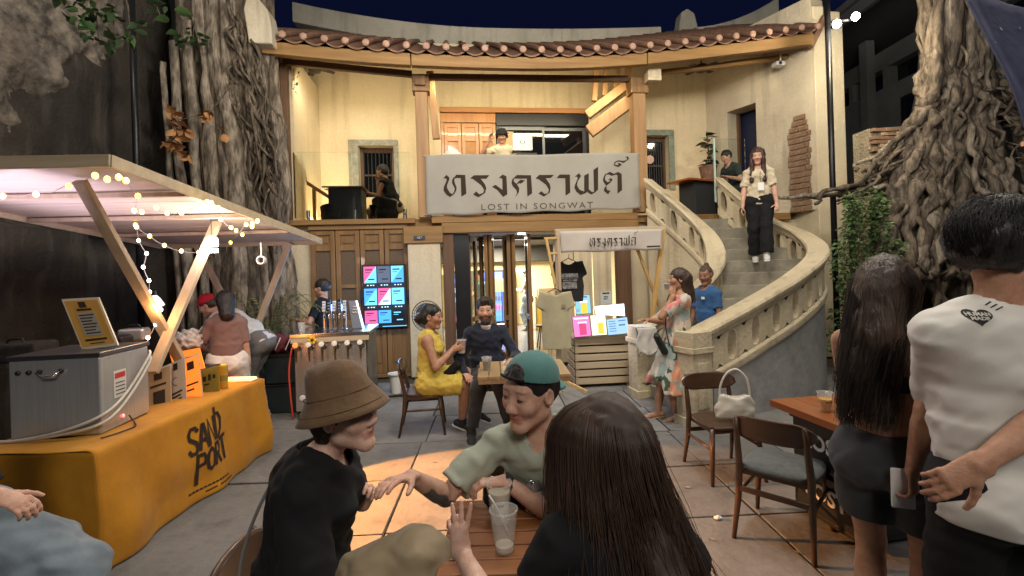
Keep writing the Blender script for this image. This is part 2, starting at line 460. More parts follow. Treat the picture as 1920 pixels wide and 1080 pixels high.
# roof deck (underside boards), tiles
SL = 0.53
w = MB(); w.grid(lambda a, b: (-3.95 + 9.4 * a, EV + .07 + b * 3.0, ezs(-3.95 + 9.4 * a) + .16 + b * 3.0 * SL), 24, 4, thick=(0, 0, .05)); w.build('roof_boards', M_WOODX, house)
NT = 31
for i in range(NT):
    u = -3.72 + (5.34 + 3.72) * i / (NT - 1); z = ezs(u) + .285
    w = MB()
    w.tube([(u, EV - .14, z - .02), (u, EV + 0.5, z + .64 * SL), (u, EV + 3.0, z + 3.0 * SL)], [.047, .047, .047], 10, cap=True)
    t = w.build('ridge_tile', M_TILE, house, smooth=False)
    e = MB(); e.lathe([(.054, 0), (.055, .018), (.045, .03), (.026, .037), (0.003, .04)], 14, frame((u, EV - .142, z - .02), (1, 0, 0), (0, 0, 1), (0, -1, 0)))
    e.build('tile_end', M_TILE_END, t, smooth=False)
    if i < NT - 1:
        u2 = u + (5.34 + 3.72) / (NT - 1); z2 = ezs(u2) + .285
        w = MB()
        def pan(a, b, u=u, u2=u2, z=z, z2=z2):
            sag = -.06 * math.sin(math.pi * a)
            return (u + (u2 - u) * a, EV - .1 + 3.1 * b, z + (z2 - z) * a - .05 + sag + (3.1 * b - .02) * SL)
        w.grid(pan, 6, 1, thick=(0, 0, .025)); w.build('pan_tile', M_TILE, house)
# ridge walls
def ridge(us, zs, v0, v1, h, name, m):
    w = MB(); vs, fs = [], []
    for u, z in zip(us, zs): vs += [(u, v0, z), (u, v1, z), (u, v1, z + h), (u, v0, z + h)]
    for i in range(len(us) - 1):
        for k in range(4):
            a = i * 4 + k; b = i * 4 + (k + 1) % 4; fs.append((a, b, b + 4, a + 4))
    fs += [(3, 2, 1, 0), tuple((len(us) - 1) * 4 + k for k in range(4))]
    w.add(vs, fs); return w.build(name, m, house, bevel=.02)
M_RIDGE = wall_mat('ridge_plaster', (0.46, 0.43, 0.36), (0.34, 0.32, 0.26), (0.18, 0.17, 0.14), stain_amt=0.7)
us = [-4.2 + 8.15 * i / 24 for i in range(25)]
ridge(us, [bl(960, 86, 2.4)[1] - .05 + .030 * abs(u + .2) ** 1.9 * (1 if u < 0 else .35) for u in us], 2.35, 2.6, .42, 'ridge', M_RIDGE)
a = bl(1275, 85, 2.3); w = MB()
poly = [(-.22, 0), (.22, 0), (.24, .5), (.17, .82), (0, .92), (-.15, .84), (-.22, .5)]
w.prism(poly, .3, frame((a[0] + .22, 2.6, a[1] - .05), (1, 0, 0), (0, 0, 1), (0, -1, 0))); w.build('ridge_end', M_RIDGE, house, bevel=.03)
us = [bl(1305, 60, 1.9)[0] + 2.0 * i / 10 for i in range(11)]
ridge(us, [6.55 + .20 * i / 10 + .55 * (i / 10) ** 2 for i in range(11)], 1.85, 2.05, .45, 'ridge', M_RIDGE)
w = MB(); a = bl(1478, 40, 1.7); w.b2((a[0] - .12, 1.6, a[1] - .6), (a[0] + .12, 1.8, a[1] + .15)); w.b2((a[0] - .3, 1.55, a[1] - .1), (a[0] + .3, 1.85, a[1] + .1)); w.build('ridge_ornament', M_RIDGE, house, bevel=.04)
# white gable end on the left of the eave
w = MB(); w.prism([(-.16, 0), (.17, 0), (.16, .28), (.12, .5), (.0, .66), (-.16, .74), (-.22, .5)], .35, frame((bl(500, 92, EV)[0], EV + .1, bl(500, 96, EV)[1]), (1, 0, 0), (0, 0, 1), (0, -1, 0)))
w.build('gable_ornament', M_PLASTER_OLD, house, bevel=.03)
# left pier (old plaster over brick)
w = MB(); w.b2((-4.2, -0.42, 0), (-3.70, 1.58, 5.25)); w.build('gable_pier', M_PLASTER_OLD, house, bevel=.02)
w = MB(); w.b2((-3.698, 0.06, 2.63), (-3.52, 1.59, 5.4)); w.build('side_wall', M_PLASTER, house)
# right splayed side wall with deep door opening
P0 = Vector((4.55, 1.6, 0)); P1 = Vector((5.42, -0.42, 0)); E1 = (P1 - P0).normalized(); N1 = Vector((E1.y, -E1.x, 0)); N1 = -N1 if N1.x < 0 else N1
SM = frame(P0, E1, N1, (0, 0, 1)); SLEN = (P1 - P0).length
def sw(px, py):
    d = Vector(_ray(px, py)); A = fw(P0.x, P0.y, 0); B = fw(P0.x + N1.x, P0.y + N1.y, 0); n = (B - A)
    t = (A - Vector((0, 0, CAM_H))).dot(n) / d.dot(n); p = Vector((0, 0, CAM_H)) + d * t
    C = fw(P1.x, P1.y, 0); e = (C - A).normalized()
    return (p - A).dot(e), p.z
d0 = sw(1366, 300)[0]; d1 = sw(1420, 300)[0]; dz = sw(1394, 200)[1]
w = MB(); w.b2((0, 0, 2.62), (d0, .38, 6.4), SM); w.b2((d1, 0, 2.62), (SLEN, .38, 6.4), SM); w.b2((d0, 0, dz), (d1, .38, 6.4), SM)
w.build('side_wall', M_PLASTER_OLD, house)
w = MB(); w.b2((d0 - .1, .5, 2.6), (d1 + .2, .52, dz + .2), SM); w.build('side_door', mat('night_blue_door', (0.02, 0.025, 0.06), rough=.4), house)
w = MB(); w.b2((d0 + .002, .30, 2.62), (d0 + .05, .37, dz - .002), SM); w.b2((d1 - .05, .30, 2.62), (d1 - .002, .37, dz - .002), SM); w.build('door_frame', M_WOOD_DK, house)
b0, bz1 = sw(1483, 400); b1, _ = sw(1528, 400); bz2 = sw(1500, 215)[1]
nr = 17; ch = (bz2 - bz1) / nr
for r in range(nr):
    f = r / (nr - 1); lo = b0 + (0.02 * math.sin(r * 1.3)) + (0.1 * max(0, f - .8) * 4); hi = b1 - 0.03 + .02 * math.sin(r * 2.1) - (0.12 * max(0, f - .86) * 5)
    x = lo - U(0, .08)
    while x < hi - .03:
        L = min(U(.17, .24), hi - x)
        if L > .05:
            q = MB(); q.box((0, 0, 0), (L - .012, .05, ch - .014), None)
            o = q.build('brick', M_BRICK, house, bevel=.006, seg=1)
            p = SM @ Vector((max(x, lo) + L / 2, -.002 - U(0, .012), bz1 + (r + .5) * ch)); o.location = p
            o.rotation_euler = (U(-.03, .03), U(-.03, .03), math.atan2(E1.y, E1.x) + U(-.03, .03))
        x += L
# right gable pier: pale plaster end face, two stepped halves
M_GABLE = wall_mat('gable_plaster', (0.66, 0.58, 0.42), (0.60, 0.51, 0.35), (0.46, 0.39, 0.27), stain_amt=0.35)
gz = bl(1540, 25, -.44)[1]
w = MB(); w.b2((5.425, -.45, 0), (6.0, .3, gz - .1)); w.build('gable_pier', M_GABLE, house, bevel=.02)
for i, (u0, u1, top) in enumerate(((5.43, 5.66, .15), (5.74, 5.98, .06))):
    w = MB(); w.b2((u0, -.43, gz - .1), (u1, .28, gz + top)); w.b2((u0 - .02, -.45, gz + top - .35), (u1 + .02, .3, gz + top - .27)); w.build('gable_finial', M_GABLE, house, bevel=.03)
w = MB(); w.bar((5.3, -.5, 5.45), (5.62, -.5, 6.0), .1, .1); w.build('barge_board', M_TILE, house, bevel=.01)
# ---- ground floor
w = MB(); w.b2((-3.72, .12, 0), (-3.33, .3, 2.5)); w.b2((2.115, .12, 0), (5.42, .3, 2.5)); w.b2((-1.72, .12, 0), (-1.2, .3, 2.2)); w.build('lower_wall', M_PLASTER, house)
w = MB(); w.b2((-1.73, -.15, .001), (-1.2, .118, 2.2)); w.build('pillar', M_PLASTER, house, bevel=.012)
w = MB(); w.b2((-1.79, -.19, 2.2), (-1.15, .11, 2.48)); w.build('pillar_cap', M_WOODX, house, bevel=.015)
w = MB(); w.b2((-1.62, -.215, 2.26), (-1.44, -.19, 2.32)); w.build('number_plate', mat('plate_dark', (.05, .055, .07), rough=.4), house)
o = piece('lettering', text_mesh('427', .05, mat('plate_white', (.6, .62, .65))), house, (-1.53, -.217, 2.29), (R(90), 0, 0))
# closed timber leaves on the left
for i in range(4):
    u0, u1 = -3.30 + .393 * i, -3.30 + .393 * (i + 1) - .012
    L = MB(); st = .075
    for (a0, a1, z0, z1) in ((u0, u0 + st, .06, 2.46), (u1 - st, u1, .06, 2.46), (u0 + st, u1 - st, .06, .2), (u0 + st, u1 - st, .85, .97), (u0 + st, u1 - st, 2.12, 2.22), (u0 + st, u1 - st, 2.38, 2.46), (u0 + st, u1 - st, 1.5, 1.56)):
        L.b2((a0, .02, z0), (a1, .075, z1))
    lf = L.build('shutter_leaf', M_WOOD_MID, house, bevel=.006)
    q = MB(); q.b2((u0 + st, .045, 2.22), (u1 - st, .06, 2.38)); q.b2((u0 + st + .025, .03, 2.245), (u1 - st - .025, .045, 2.355)); q.build('raised_panel', M_WOOD_MID, lf, bevel=.006)
    q = MB(); q.b2((u0 + st, .05, .97), (u1 - st, .06, 1.5)); q.b2((u0 + st, .05, 1.56), (u1 - st, .06, 2.12)); q.build('mesh_panel', mat('shutter_mesh', (.16, .105, .06), (.1, .065, .035), rough=.7, scale=40), lf)
    q = MB(); q.b2((u0 + st, .045, .2), (u1 - st, .06, .85)); q.b2((u0 + st + .03, .03, .24), (u1 - st - .03, .045, .81)); q.build('raised_panel', M_WOOD_MID, lf, bevel=.006)
w = MB(); w.b2((-3.33, .0, .0), (-1.74, .11, .055)); w.b2((-3.33, -.01, 2.465), (-1.74, .115, 2.54)); w.build('shutter_frame', M_WOODX, house, bevel=.006)
# door opening jambs
w = MB(); w.b2((-1.165, -.08, 0), (-.98, .2, 2.355)); w.build('door_jamb', M_WOOD_DK, house, bevel=.01)
w = MB(); w.b2((-.975, .02, 0), (-.72, .06, 2.355)); w.build('black_door_panel', mat('black_panel', (.015, .015, .016), rough=.3, coat=.3), house)
w = MB(); w.b2((1.86, -.06, 0), (2.11, .11, 2.355)); w.build('door_jamb', M_WOOD_DK, house, bevel=.01)
# folded glazed leaves, seen nearly edge on
def fold_leaf(px, ang, dep, flip=1):
    u = bl(px, 560, .1)[0]
    r = Matrix.Translation((u, .1, 0)) @ Matrix.Rotation(R(ang), 4, 'Z')
    L = MB(r); t = .06
    L.b2((0, -t / 2, .02), (.085, t / 2, 2.34)); L.b2((dep - .085, -t / 2, .02), (dep, t / 2, 2.34))
    for z0, z1 in ((.02, .14), (.82, .9), (2.26, 2.34)): L.b2((.085, -t / 2, z0), (dep - .085, t / 2, z1))
    lf = L.build('glazed_leaf', M_WOOD_MID, house, bevel=.005)
    q = MB(r); q.b2((.085, -.004, .14), (dep - .085, .004, .82)); q.b2((.085, -.004, .9), (dep - .085, .004, 2.26)); q.build('pane', M_GLASS, lf)
for px, ang, dep in ((872, 68, .62), (882, 112, .5), (913, 74, .62), (923, 108, .5), (956, 76, .62), (966, 104, .5), (995, 86, .62)):
    fold_leaf(px, ang, dep)
# plaster room behind the leaves
RV = 6.6
M_ROOMWALL = mat('bar_room_wall', (0.66, 0.56, 0.34), (0.6, 0.5, 0.3), rough=.8, scale=2)
w = MB(); w.b2((-1.75, RV, 0), (2.7, RV + .1, 1.98)); w.b2((-1.85, .31, 0), (-1.75, RV, 2.45)); w.b2((2.7, .31, 0), (2.8, RV, 2.45)); w.build('room_wall', M_ROOMWALL, house)
w = MB(); w.b2((-1.75, RV - .4, 1.99), (2.7, RV, 2.45)); w.b2((-1.85, .31, 2.452), (2.8, RV + .1, 2.495)); w.build('room_ceiling', mat('dark_ceiling', (.05, .05, .05), rough=.6), house)
w = MB(); w.b2((-1.75, .32, .0), (2.7, RV, .03)); w.build('room_floor', mat('polished_floor', (.13, .14, .165), (.09, .1, .12), rough=.2, scale=3), house)
w = MB(); w.b2((.1, 5.6, 1.0), (.2, 5.7, 1.0))
lamp('bar_lamp', 'AREA', fw(0.3, 2.6, 2.42), 120, (1.0, .88, .68), .9, fw(0.3, 2.6, 0))
lamp('bar_lamp', 'AREA', fw(0.3, 5.0, 2.42), 430, (1.0, .88, .66), .9, fw(0.3, 5.0, 0))
w = MB(); w.lathe([(.0, .02), (.07, .02), (.08, 0), (.0, 0)], 16, Matrix.Translation((.36, 1.2, 2.42))); w.build('downlight', mat('downlight_glow', (1, 1, 1), emis=(1, .96, .88), estr=14, sample=False), house)
# cream cloth partition right of the doors
for i, (p0, p1) in enumerate(((1040, 1078), (1079, 1113), (1114, 1149))):
    u0, u1 = bl(p0, 560, .25)[0], bl(p1, 560, .25)[0] - .01
    w = MB(); w.grid(lambda a, b: (u0 + (u1 - u0) * a, .25 + .012 * math.sin(a * 14 + i) * (1 - b * .3), .04 + 2.29 * b), 16, 4, thick=(0, .008, 0)); w.build('partition_panel', M_PLASTER, house)
# window left (stone surround, bars)
def window(u0, u1, z0, z1, fu0, fu1, fz1, m):
    S = MB(); S.b2((fu0, 1.565, z0 - .02), (u0, 1.61, z1)); S.b2((u1, 1.565, z0 - .02), (fu1, 1.61, z1)); S.b2((fu0, 1.565, z1), (fu1, 1.61, fz1))
    f = S.build('window', m, house, bevel=.01)
    q = MB(); q.b2((u0, 1.75, z1 - .09), (u1, 1.84, z1 - .002)); q.b2((u0 + .001, 1.75, z0), (u0 + .06, 1.84, z1 - .09)); q.b2((u1 - .06, 1.75, z0), (u1 - .001, 1.84, z1 - .09)); q.b2((u0 + .06, 1.77, (z0 + z1) / 2 - .05), (u1 - .06, 1.81, (z0 + z1) / 2 - .02)); q.build('window_frame', M_WOOD_DK, f)
    q = MB(); n = 9
    for i in range(1, n): q.tube([(u0 + (u1 - u0) * i / n, 1.74, z0), (u0 + (u1 - u0) * i / n, 1.74, z1 - .02)], .008, 6)
    q.build('window_bar', M_BAR, f)
    q = MB(); q.b2((u0 + .06, 1.80, z0), (u1 - .06, 1.805, z1 - .09)); q.build('pane', M_GLASS_DK, f)
window(-2.79, -2.11, 3.25, 4.265, -2.98, -2.02, 4.39, M_STONE)
window(3.17, 3.66, 3.35, 4.495, 3.03, 3.79, 4.62, mat('stone_green', (.27, .31, .25), (.16, .19, .15), rough=.9, scale=8, bump=.5))
# upper doors: three orange panelled leaves, black glazed sliding doors
w = MB(); w.b2((-1.17, 1.56, 4.95), (1.92, 1.66, 5.055)); w.build('door_head', wood('wood_orange_x', (0.5, 0.24, 0.09), (0.36, 0.16, 0.055), axis=0, rough=.4), house, bevel=.008)
for i in range(3):
    u0 = -1.10 + .355 * i; u1 = u0 + .345; L = MB(); st = .07
    L.b2((u0, 1.64, 2.63), (u0 + st, 1.7, 4.75)); L.b2((u1 - st, 1.64, 2.63), (u1, 1.7, 4.75))
    for z0, z1 in ((2.63, 2.8), (4.38, 4.46), (4.66, 4.75), (3.4, 3.5)): L.b2((u0 + st, 1.64, z0), (u1 - st, 1.7, z1))
    lf = L.build('door_leaf', M_DOORWOOD, house, bevel=.006)
    q = MB(); q.b2((u0 + st, 1.665, 3.5), (u1 - st, 1.68, 4.38)); q.b2((u0 + st, 1.665, 2.8), (u1 - st, 1.68, 3.4)); q.build('panel', mat('door_panel_gloss', (.5, .27, .12), (.4, .2, .08), rough=.12, coat=.6, scale=6), lf)
    q = MB(); q.b2((u0 + st, 1.66, 4.46), (u1 - st, 1.685, 4.66)); q.build('panel', M_DOORWOOD, lf, bevel=.004)
w = MB(); w.b2((-1.17, 1.62, 4.76), (-.04, 1.72, 4.945)); w.b2((-1.165, 1.62, 2.63), (-1.105, 1.72, 4.76)); w.build('door_casing', M_DOORWOOD, house, bevel=.006)
w = MB(); w.b2((-.035, 1.60, 4.70), (1.92, 1.72, 4.945)); w.b2((-.035, 1.62, 2.63), (.02, 1.72, 4.7)); w.b2((1.86, 1.62, 2.63), (1.92, 1.72, 4.7)); w.build('black_door_frame', M_BLACK, house, bevel=.005)
for u0, u1, v in ((.02, .98, 1.66), (.93, 1.86, 1.70)):
    L = MB(); L.b2((u0, v, 2.63), (u0 + .05, v + .03, 4.7)); L.b2((u1 - .05, v, 2.63), (u1, v + .03, 4.7)); L.b2((u0 + .05, v, 4.62), (u1 - .05, v + .03, 4.7)); L.b2((u0 + .05, v, 2.63), (u1 - .05, v + .03, 2.73))
    lf = L.build('sliding_door', mat('grey_frame', (.10, .105, .11), rough=.35, metal=.4), house)
    q = MB(); q.b2((u0 + .05, v + .01, 2.73), (u1 - .05, v + .018, 4.62)); q.build('pane', M_GLASS_DK, lf)
w = MB(); w.b2((.06, 1.63, 4.08), (.32, 1.655, 4.58)); w.build('door_poster', mat('poster_tan', (.48, .36, .18)), house)
# added area lamps behind the purlins brighten the plaster, no fixtures seen
for (u0, u1, e) in ((-3.4, -1.7, 20), (-1.2, 2.1, 46), (2.7, 5.0, 4)):
    um = (u0 + u1) / 2; z = ezs(um) + .05
    a = lamp('eave_fill_lamp', 'AREA', fw(um, .12, 4.98 if u0 < 2 else 5.22), e, (1.0, .83, .52), u1 - u0, fw(um, 1.75, 4.0), size_y=.05)
# added lamps low on the terrace brighten the wall, no fittings there
lamp('terrace_fill', 'POINT', fw(-3.3, .95, 2.85), 34, (1, .78, .42), .06)
lamp('terrace_fill', 'POINT', fw(4.0, 1.1, 2.75), 5, (1, .72, .38), .06)
# conduit, ceiling fans / speaker under the eave, small fittings
w = MB(); w.tube([(bl(580, 130, 1.55)[0], 1.55, 5.3), (bl(590, 330, 1.55)[0], 1.55, 2.63)], .014, 8); w.build('conduit', M_BAR, house)
# glass balustrade on the terrace
gr = empty('glass_railing', fw(-2.6, 0.04, 2.63), FA, 'frameless glass railing with chrome studs on the left terrace edge', 'railing')
w = MB(); w.b2((-.93, -.006, .05), (-.01, .006, 1.12)); w.build('glass_panel', M_GLASS, gr)
w = MB(); w.b2((.005, -.006, .05), (.93, .006, 1.12)); w.build('glass_panel', M_GLASS, gr)
for x in (-.72, .02, .83):
    w = MB(); w.lathe([(.045, 0), (.045, .012), (.03, .014), (.03, .16), (.0, .162)], 14, Matrix.Translation((x, -.02, .0))); w.build('stud', M_CHROME, gr, smooth=False)
gr = empty('glass_railing', at(1372, 384, 8.0), FA, 'clear glass railing panel beside the head of the curved stair', 'railing')
w = MB(); w.b2((-.28, -.006, .05), (.27, .006, 1.12)); w.build('glass_panel', M_GLASS, gr)
w = MB(); w.b2((-.3, -.012, .05), (-.275, .012, 1.13)); w.build('edge_trim', mat('glass_edge', (.45, .6, .55), rough=.2), gr)
for x in (.0, .2):
    w = MB(); w.lathe([(.04, 0), (.04, .012), (.028, .014), (.028, .2), (.0, .202)], 14, Matrix.Translation((x, -.03, 0))); w.build('stud', M_CHROME, gr)
# inner timber handrail on the left terrace
hr = empty('timber_handrail', fw(-3.2, .7, 2.62), FA, 'sloping brown timber handrail by the left terrace wall', 'handrail')
a = bl(548, 325, .7); b = bl(630, 378, .7); c = bl(589, 352, .7)
w = MB(); w.bar((a[0] + 3.2, 0, a[1] - 2.62), (b[0] + 3.2, 0, b[1] - 2.62), .06, .06); w.build('rail', M_WOOD_MID, hr, bevel=.008)
for q in (c, (b[0] - .04, b[1] - .02)):
    w = MB(); w.bar((q[0] + 3.2, 0, q[1] - 2.64), (q[0] + 3.2, 0, 0), .06, .06); w.build('post', M_WOOD_MID, hr, bevel=.006)

# ================================================================== CURVED STAIR
OUT = [(1.93, 5.02, 1.0), (2.7, 5.36, 1.27), (3.5, 5.78, 1.57), (4.08, 6.25, 1.85), (4.2, 6.75, 2.12), (3.92, 7.25, 2.46), (3.5, 7.82, 3.15)]
INN = [(1.72, 6.2, .91), (2.15, 6.3, 1.18), (2.6, 6.48, 1.45), (2.93, 6.75, 1.75), (3.02, 7.05, 2.1), (2.86, 7.4, 2.5), (2.36, 7.98, 3.2)]
def spl(P, t):
    n = len(P) - 1; x = min(max(t, 0), 1) * n; i = min(int(x), n - 1); f = x - i
    p = [Vector(P[max(i - 1, 0)]), Vector(P[i]), Vector(P[i + 1]), Vector(P[min(i + 2, n)])]
    return 0.5 * ((2 * p[1]) + (p[2] - p[0]) * f + (2 * p[0] - 5 * p[1] + 4 * p[2] - p[3]) * f * f + (3 * p[1] - p[0] - 3 * p[2] + p[3]) * f ** 3)
def spn(P, t):
    d = spl(P, min(t + .01, 1)) - spl(P, max(t - .01, 0)); return Vector((d.y, -d.x, 0)).normalized()
stair = empty('curved_staircase', (0, 0, 0), 0, 'curved stone staircase with pale balustrades pierced by oval holes', 'staircase')
stair['kind'] = 'structure'
M_STAIR = wall_mat('stair_plaster', (0.60, 0.51, 0.35), (0.47, 0.39, 0.26), (0.24, 0.2, 0.14), stain_amt=0.85, bump=.4)
M_STEP = mat('step_stone', (0.31, 0.28, 0.21), (0.2, 0.18, 0.14), rough=.75, scale=5, bump=.3, bscale=20)
M_DRUM = mat('grey_render', (0.36, 0.35, 0.33), (0.21, 0.21, 0.2), rough=.85, scale=3.2, bump=.35, bscale=14, contrast=(.3, .7))
NS = 14
for k in range(NS):
    t0, t1 = k / NS, (k + 1) / NS + .012; z1 = 2.62 * (k + 1) / (NS + 1); z0 = max(0.0, z1 - .40)
    vs = []
    for z in (z0, z1):
        for (P, t) in ((INN, t0), (INN, t1), (OUT, t1), (OUT, t0)):
            q = spl(P, t); o_ = spl(OUT if P is INN else INN, t); q = q + (o_ - q).normalized() * .03
            vs.append((q.x, q.y, z))
    w = MB(); w.add(vs, [(0, 1, 2, 3), (7, 6, 5, 4), (0, 4, 5, 1), (1, 5, 6, 2), (2, 6, 7, 3), (3, 7, 4, 0)]); w.build('step', M_STEP, stair, bevel=.012)
def balustrade(P, side, bays, name, hp=.62):
    """pierced parapet: base band, panel with oval openings, moulded cap"""
    th = .07
    def pt(t, off, dz):
        q = spl(P, t); n = spn(P, t) * side
        return Vector((q.x + n.x * off, q.y + n.y * off, q.z + dz))
    w = MB(); n = bays * 6
    def sweep(prof):
        vs, fs = [], []; m = len(prof)
        for i in range(n + 1):
            for o_, dz in prof: vs.append(pt(i / n, o_, dz))
        for i in range(n):
            for k in range(m):
                a = i * m + k; b = i * m + (k + 1) % m; fs.append((a, b, b + m, a + m))
        fs += [tuple(range(m - 1, -1, -1)), tuple(n * m + k for k in range(m))]
        w.add(vs, fs)
    sweep([(-.09, -hp), (.085, -hp), (.095, -hp + .03), (.095, -hp + .09), (.075, -hp + .115), (-.08, -hp + .115)])
    band = w.build(name, M_STAIR, stair, bevel=.006)
    w = MB(); sweep([(-.085, -.15), (.085, -.15), (.10, -.12), (.105, -.085), (.13, -.075), (.14, -.03), (.12, 0), (-.12, 0), (-.135, -.04), (-.1, -.085), (-.095, -.12)])
    w.build('cap_rail', M_STAIR, band, smooth=False, bevel=.006)
    w = MB(); K = 20
    for b in range(bays):
        c = (b + .5) / bays; hb = .5 / bays; zc = (-hp + .115 - .15) / 2; hz = (hp - .115 - .15) / 2
        L = (spl(P, c + hb) - spl(P, c - hb)).length; rx = min(.07 / L * hb * 2, hb * .7)
        for s_ in (1, -1):
            vs, fs = [], []
            for k in range(K):
                a = 2 * math.pi * k / K; cx, cz = math.cos(a), math.sin(a); m_ = max(abs(cx), abs(cz))
                vs.append(pt(c + hb * cx / m_, s_ * th, zc + hz * cz / m_))
                e = .75; vs.append(pt(c + rx * math.copysign(abs(cx) ** e, cx), s_ * th, zc + hz * .88 * math.copysign(abs(cz) ** e, cz)))
            for k in range(K):
                a, b_, k2 = 2 * k, 2 * k + 1, (k + 1) % K
                f = (a, 2 * k2, 2 * k2 + 1, b_); fs.append(f if s_ > 0 else tuple(reversed(f)))
            w.add(vs, fs)
            if s_ > 0: keep = vs
            else:
                hole = [keep[2 * k + 1] for k in range(K)] + [vs[2 * k + 1] for k in range(K)]
                w.add(hole, [(k, (k + 1) % K, K + (k + 1) % K, K + k) for k in range(K)])
    w.build('pierced_panel', M_STAIR, band)
    return band
balustrade(OUT, 1, 15, 'balustrade')
balustrade(INN, -1, 14, 'balustrade')
def drum(P, side, m, name, off, t0=.0, t1=1.0, hp=.625, base=0.0):
    w = MB(); n = 40; vs, fs = [], []
    for i in range(n + 1):
        t = t0 + (t1 - t0) * i / n; q = spl(P, t); nn = spn(P, t) * side
        for o_, z in ((off, base), (off, max(q.z - hp, .02)), (off - .1, max(q.z - hp, .02)), (off - .1, base)): vs.append((q.x + nn.x * o_, q.y + nn.y * o_, z))
    for i in range(n):
        for k in range(4):
            a = i * 4 + k; b = i * 4 + (k + 1) % 4; fs.append((a, b, b + 4, a + 4))
    fs += [(3, 2, 1, 0), tuple(n * 4 + k for k in range(4))]
    w.add(vs, fs); return w.build(name, m, stair)
drum(OUT, 1, M_DRUM, 'curved_wall', .06, .05, 1.0)
drum(INN, -1, M_STAIR, 'curved_wall', .06, .05, 1.0)
for (x, y, h, rz) in ((1.9, 5.0, 1.0, 24), (1.68, 6.2, .93, 12)):
    w = MB(); w.b2((-.13, -.13, 0), (.13, .13, h - .22)); w.b2((-.15, -.15, 0), (.15, .15, .1)); w.b2((-.155, -.155, h - .22), (.155, .155, h - .16)); w.b2((-.135, -.135, h - .16), (.135, .135, h))
    w.b2((-.08, -.142, .2), (.08, -.13, h - .32))
    o = w.build('newel', M_STAIR, stair, bevel=.012); o.location = (x, y, 0); o.rotation_euler = (0, 0, R(rz))
w = MB(); 
# ================================================================== OLD WALL ON THE LEFT
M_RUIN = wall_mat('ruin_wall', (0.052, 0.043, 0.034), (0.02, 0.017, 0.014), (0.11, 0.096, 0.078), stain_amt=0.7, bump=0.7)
from mathutils import noise as mnoise
def fbm(p, o=4):
    return mnoise.fractal(Vector(p), 1.0, 2.0, o)
lw = empty('old_wall', (-5.35, 0, 0), 0, 'tall dark weathered masonry wall with peeling plaster behind the drinks stall', 'wall')
lw['kind'] = 'structure'
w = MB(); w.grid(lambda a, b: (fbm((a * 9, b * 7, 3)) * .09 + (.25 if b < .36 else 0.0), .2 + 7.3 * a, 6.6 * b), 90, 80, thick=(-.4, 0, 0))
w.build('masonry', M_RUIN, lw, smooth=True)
rr = random.Random(5)
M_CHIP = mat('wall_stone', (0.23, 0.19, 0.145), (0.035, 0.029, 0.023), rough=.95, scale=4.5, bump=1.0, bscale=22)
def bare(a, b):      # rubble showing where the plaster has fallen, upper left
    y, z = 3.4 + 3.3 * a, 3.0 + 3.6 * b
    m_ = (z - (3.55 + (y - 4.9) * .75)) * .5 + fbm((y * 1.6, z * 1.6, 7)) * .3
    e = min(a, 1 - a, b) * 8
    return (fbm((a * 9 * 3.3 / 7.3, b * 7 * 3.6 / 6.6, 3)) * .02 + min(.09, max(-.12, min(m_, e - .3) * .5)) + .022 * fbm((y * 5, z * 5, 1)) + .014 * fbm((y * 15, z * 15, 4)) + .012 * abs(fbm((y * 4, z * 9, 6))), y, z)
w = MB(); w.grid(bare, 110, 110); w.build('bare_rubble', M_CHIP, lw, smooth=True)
w = MB(); w.b2((.25, 5.6, 2.35), (.6, 7.4, 2.5)); w.build('ledge', M_CHIP, lw, bevel=.02)
# wall closing the corner behind the left tree
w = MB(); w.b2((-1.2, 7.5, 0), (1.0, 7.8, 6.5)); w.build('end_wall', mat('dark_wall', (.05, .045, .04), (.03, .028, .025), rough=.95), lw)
lamp('wall_lamp', 'POINT', (-4.3, 4.6, 5.6), 46, (1, .94, .86), .1)

# ================================================================== TREES WITH AERIAL ROOTS
def bark(name, c1, c2):
    return mat(name, c1, c2, rough=.92, scale=1.0, bump=1.0, bscale=2.4, stretch=(16, 16, 4.5), contrast=(.36, .62))
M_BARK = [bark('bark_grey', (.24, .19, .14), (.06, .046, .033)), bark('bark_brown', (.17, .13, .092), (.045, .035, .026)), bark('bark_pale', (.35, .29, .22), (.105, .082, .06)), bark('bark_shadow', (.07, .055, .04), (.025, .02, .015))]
def root(path, r0, r1, parent, m, name='aerial_root', n=9, wob=.05, seed=0, steps=16, knots=.18):
    """gnarled tapering root along a polyline"""
    P = [Vector(p) for p in path]; pts = []; rad = []
    for i in range(steps + 1):
        q = spl(P, i / steps); s = seed * 7.31
        f = math.sin(math.pi * min(1, i / steps * 1.2)) if i else 0
        q = q + Vector((mnoise.noise((s, i * .45, 0)), mnoise.noise((s, 5.5, i * .45)), mnoise.noise((9.1, s, i * .4)) * .4)) * wob * 2
        pts.append(q); rad.append((r0 + (r1 - r0) * i / steps) * (1 + knots * 1.6 * mnoise.noise((s * 1.7, i * .8, 2.2))))
    w = MB(); w.tube(pts, rad, n, squash=lambda i, a, s=seed: 1 + .16 * math.sin(a * 3 + s + i * .2) + .1 * math.sin(a * 5 + s * 2 - i * .33))
    return w.build(name, m, parent, smooth=True)
lt = empty('banyan_tree', (-4.15, 7.0, 0), 0, 'thick banyan with braided hanging roots against the left end of the house', 'tree')
rr = random.Random(11)
w = MB(); w.tube([(.1, .35, 0), (.05, .35, 2.5), (-.05, .35, 5), (-.1, .4, 8)], [.5, .45, .44, .4], 14, squash=lambda i, a: 1 + .15 * math.sin(a * 4 + i)); w.build('trunk', M_BARK[1], lt, smooth=True)
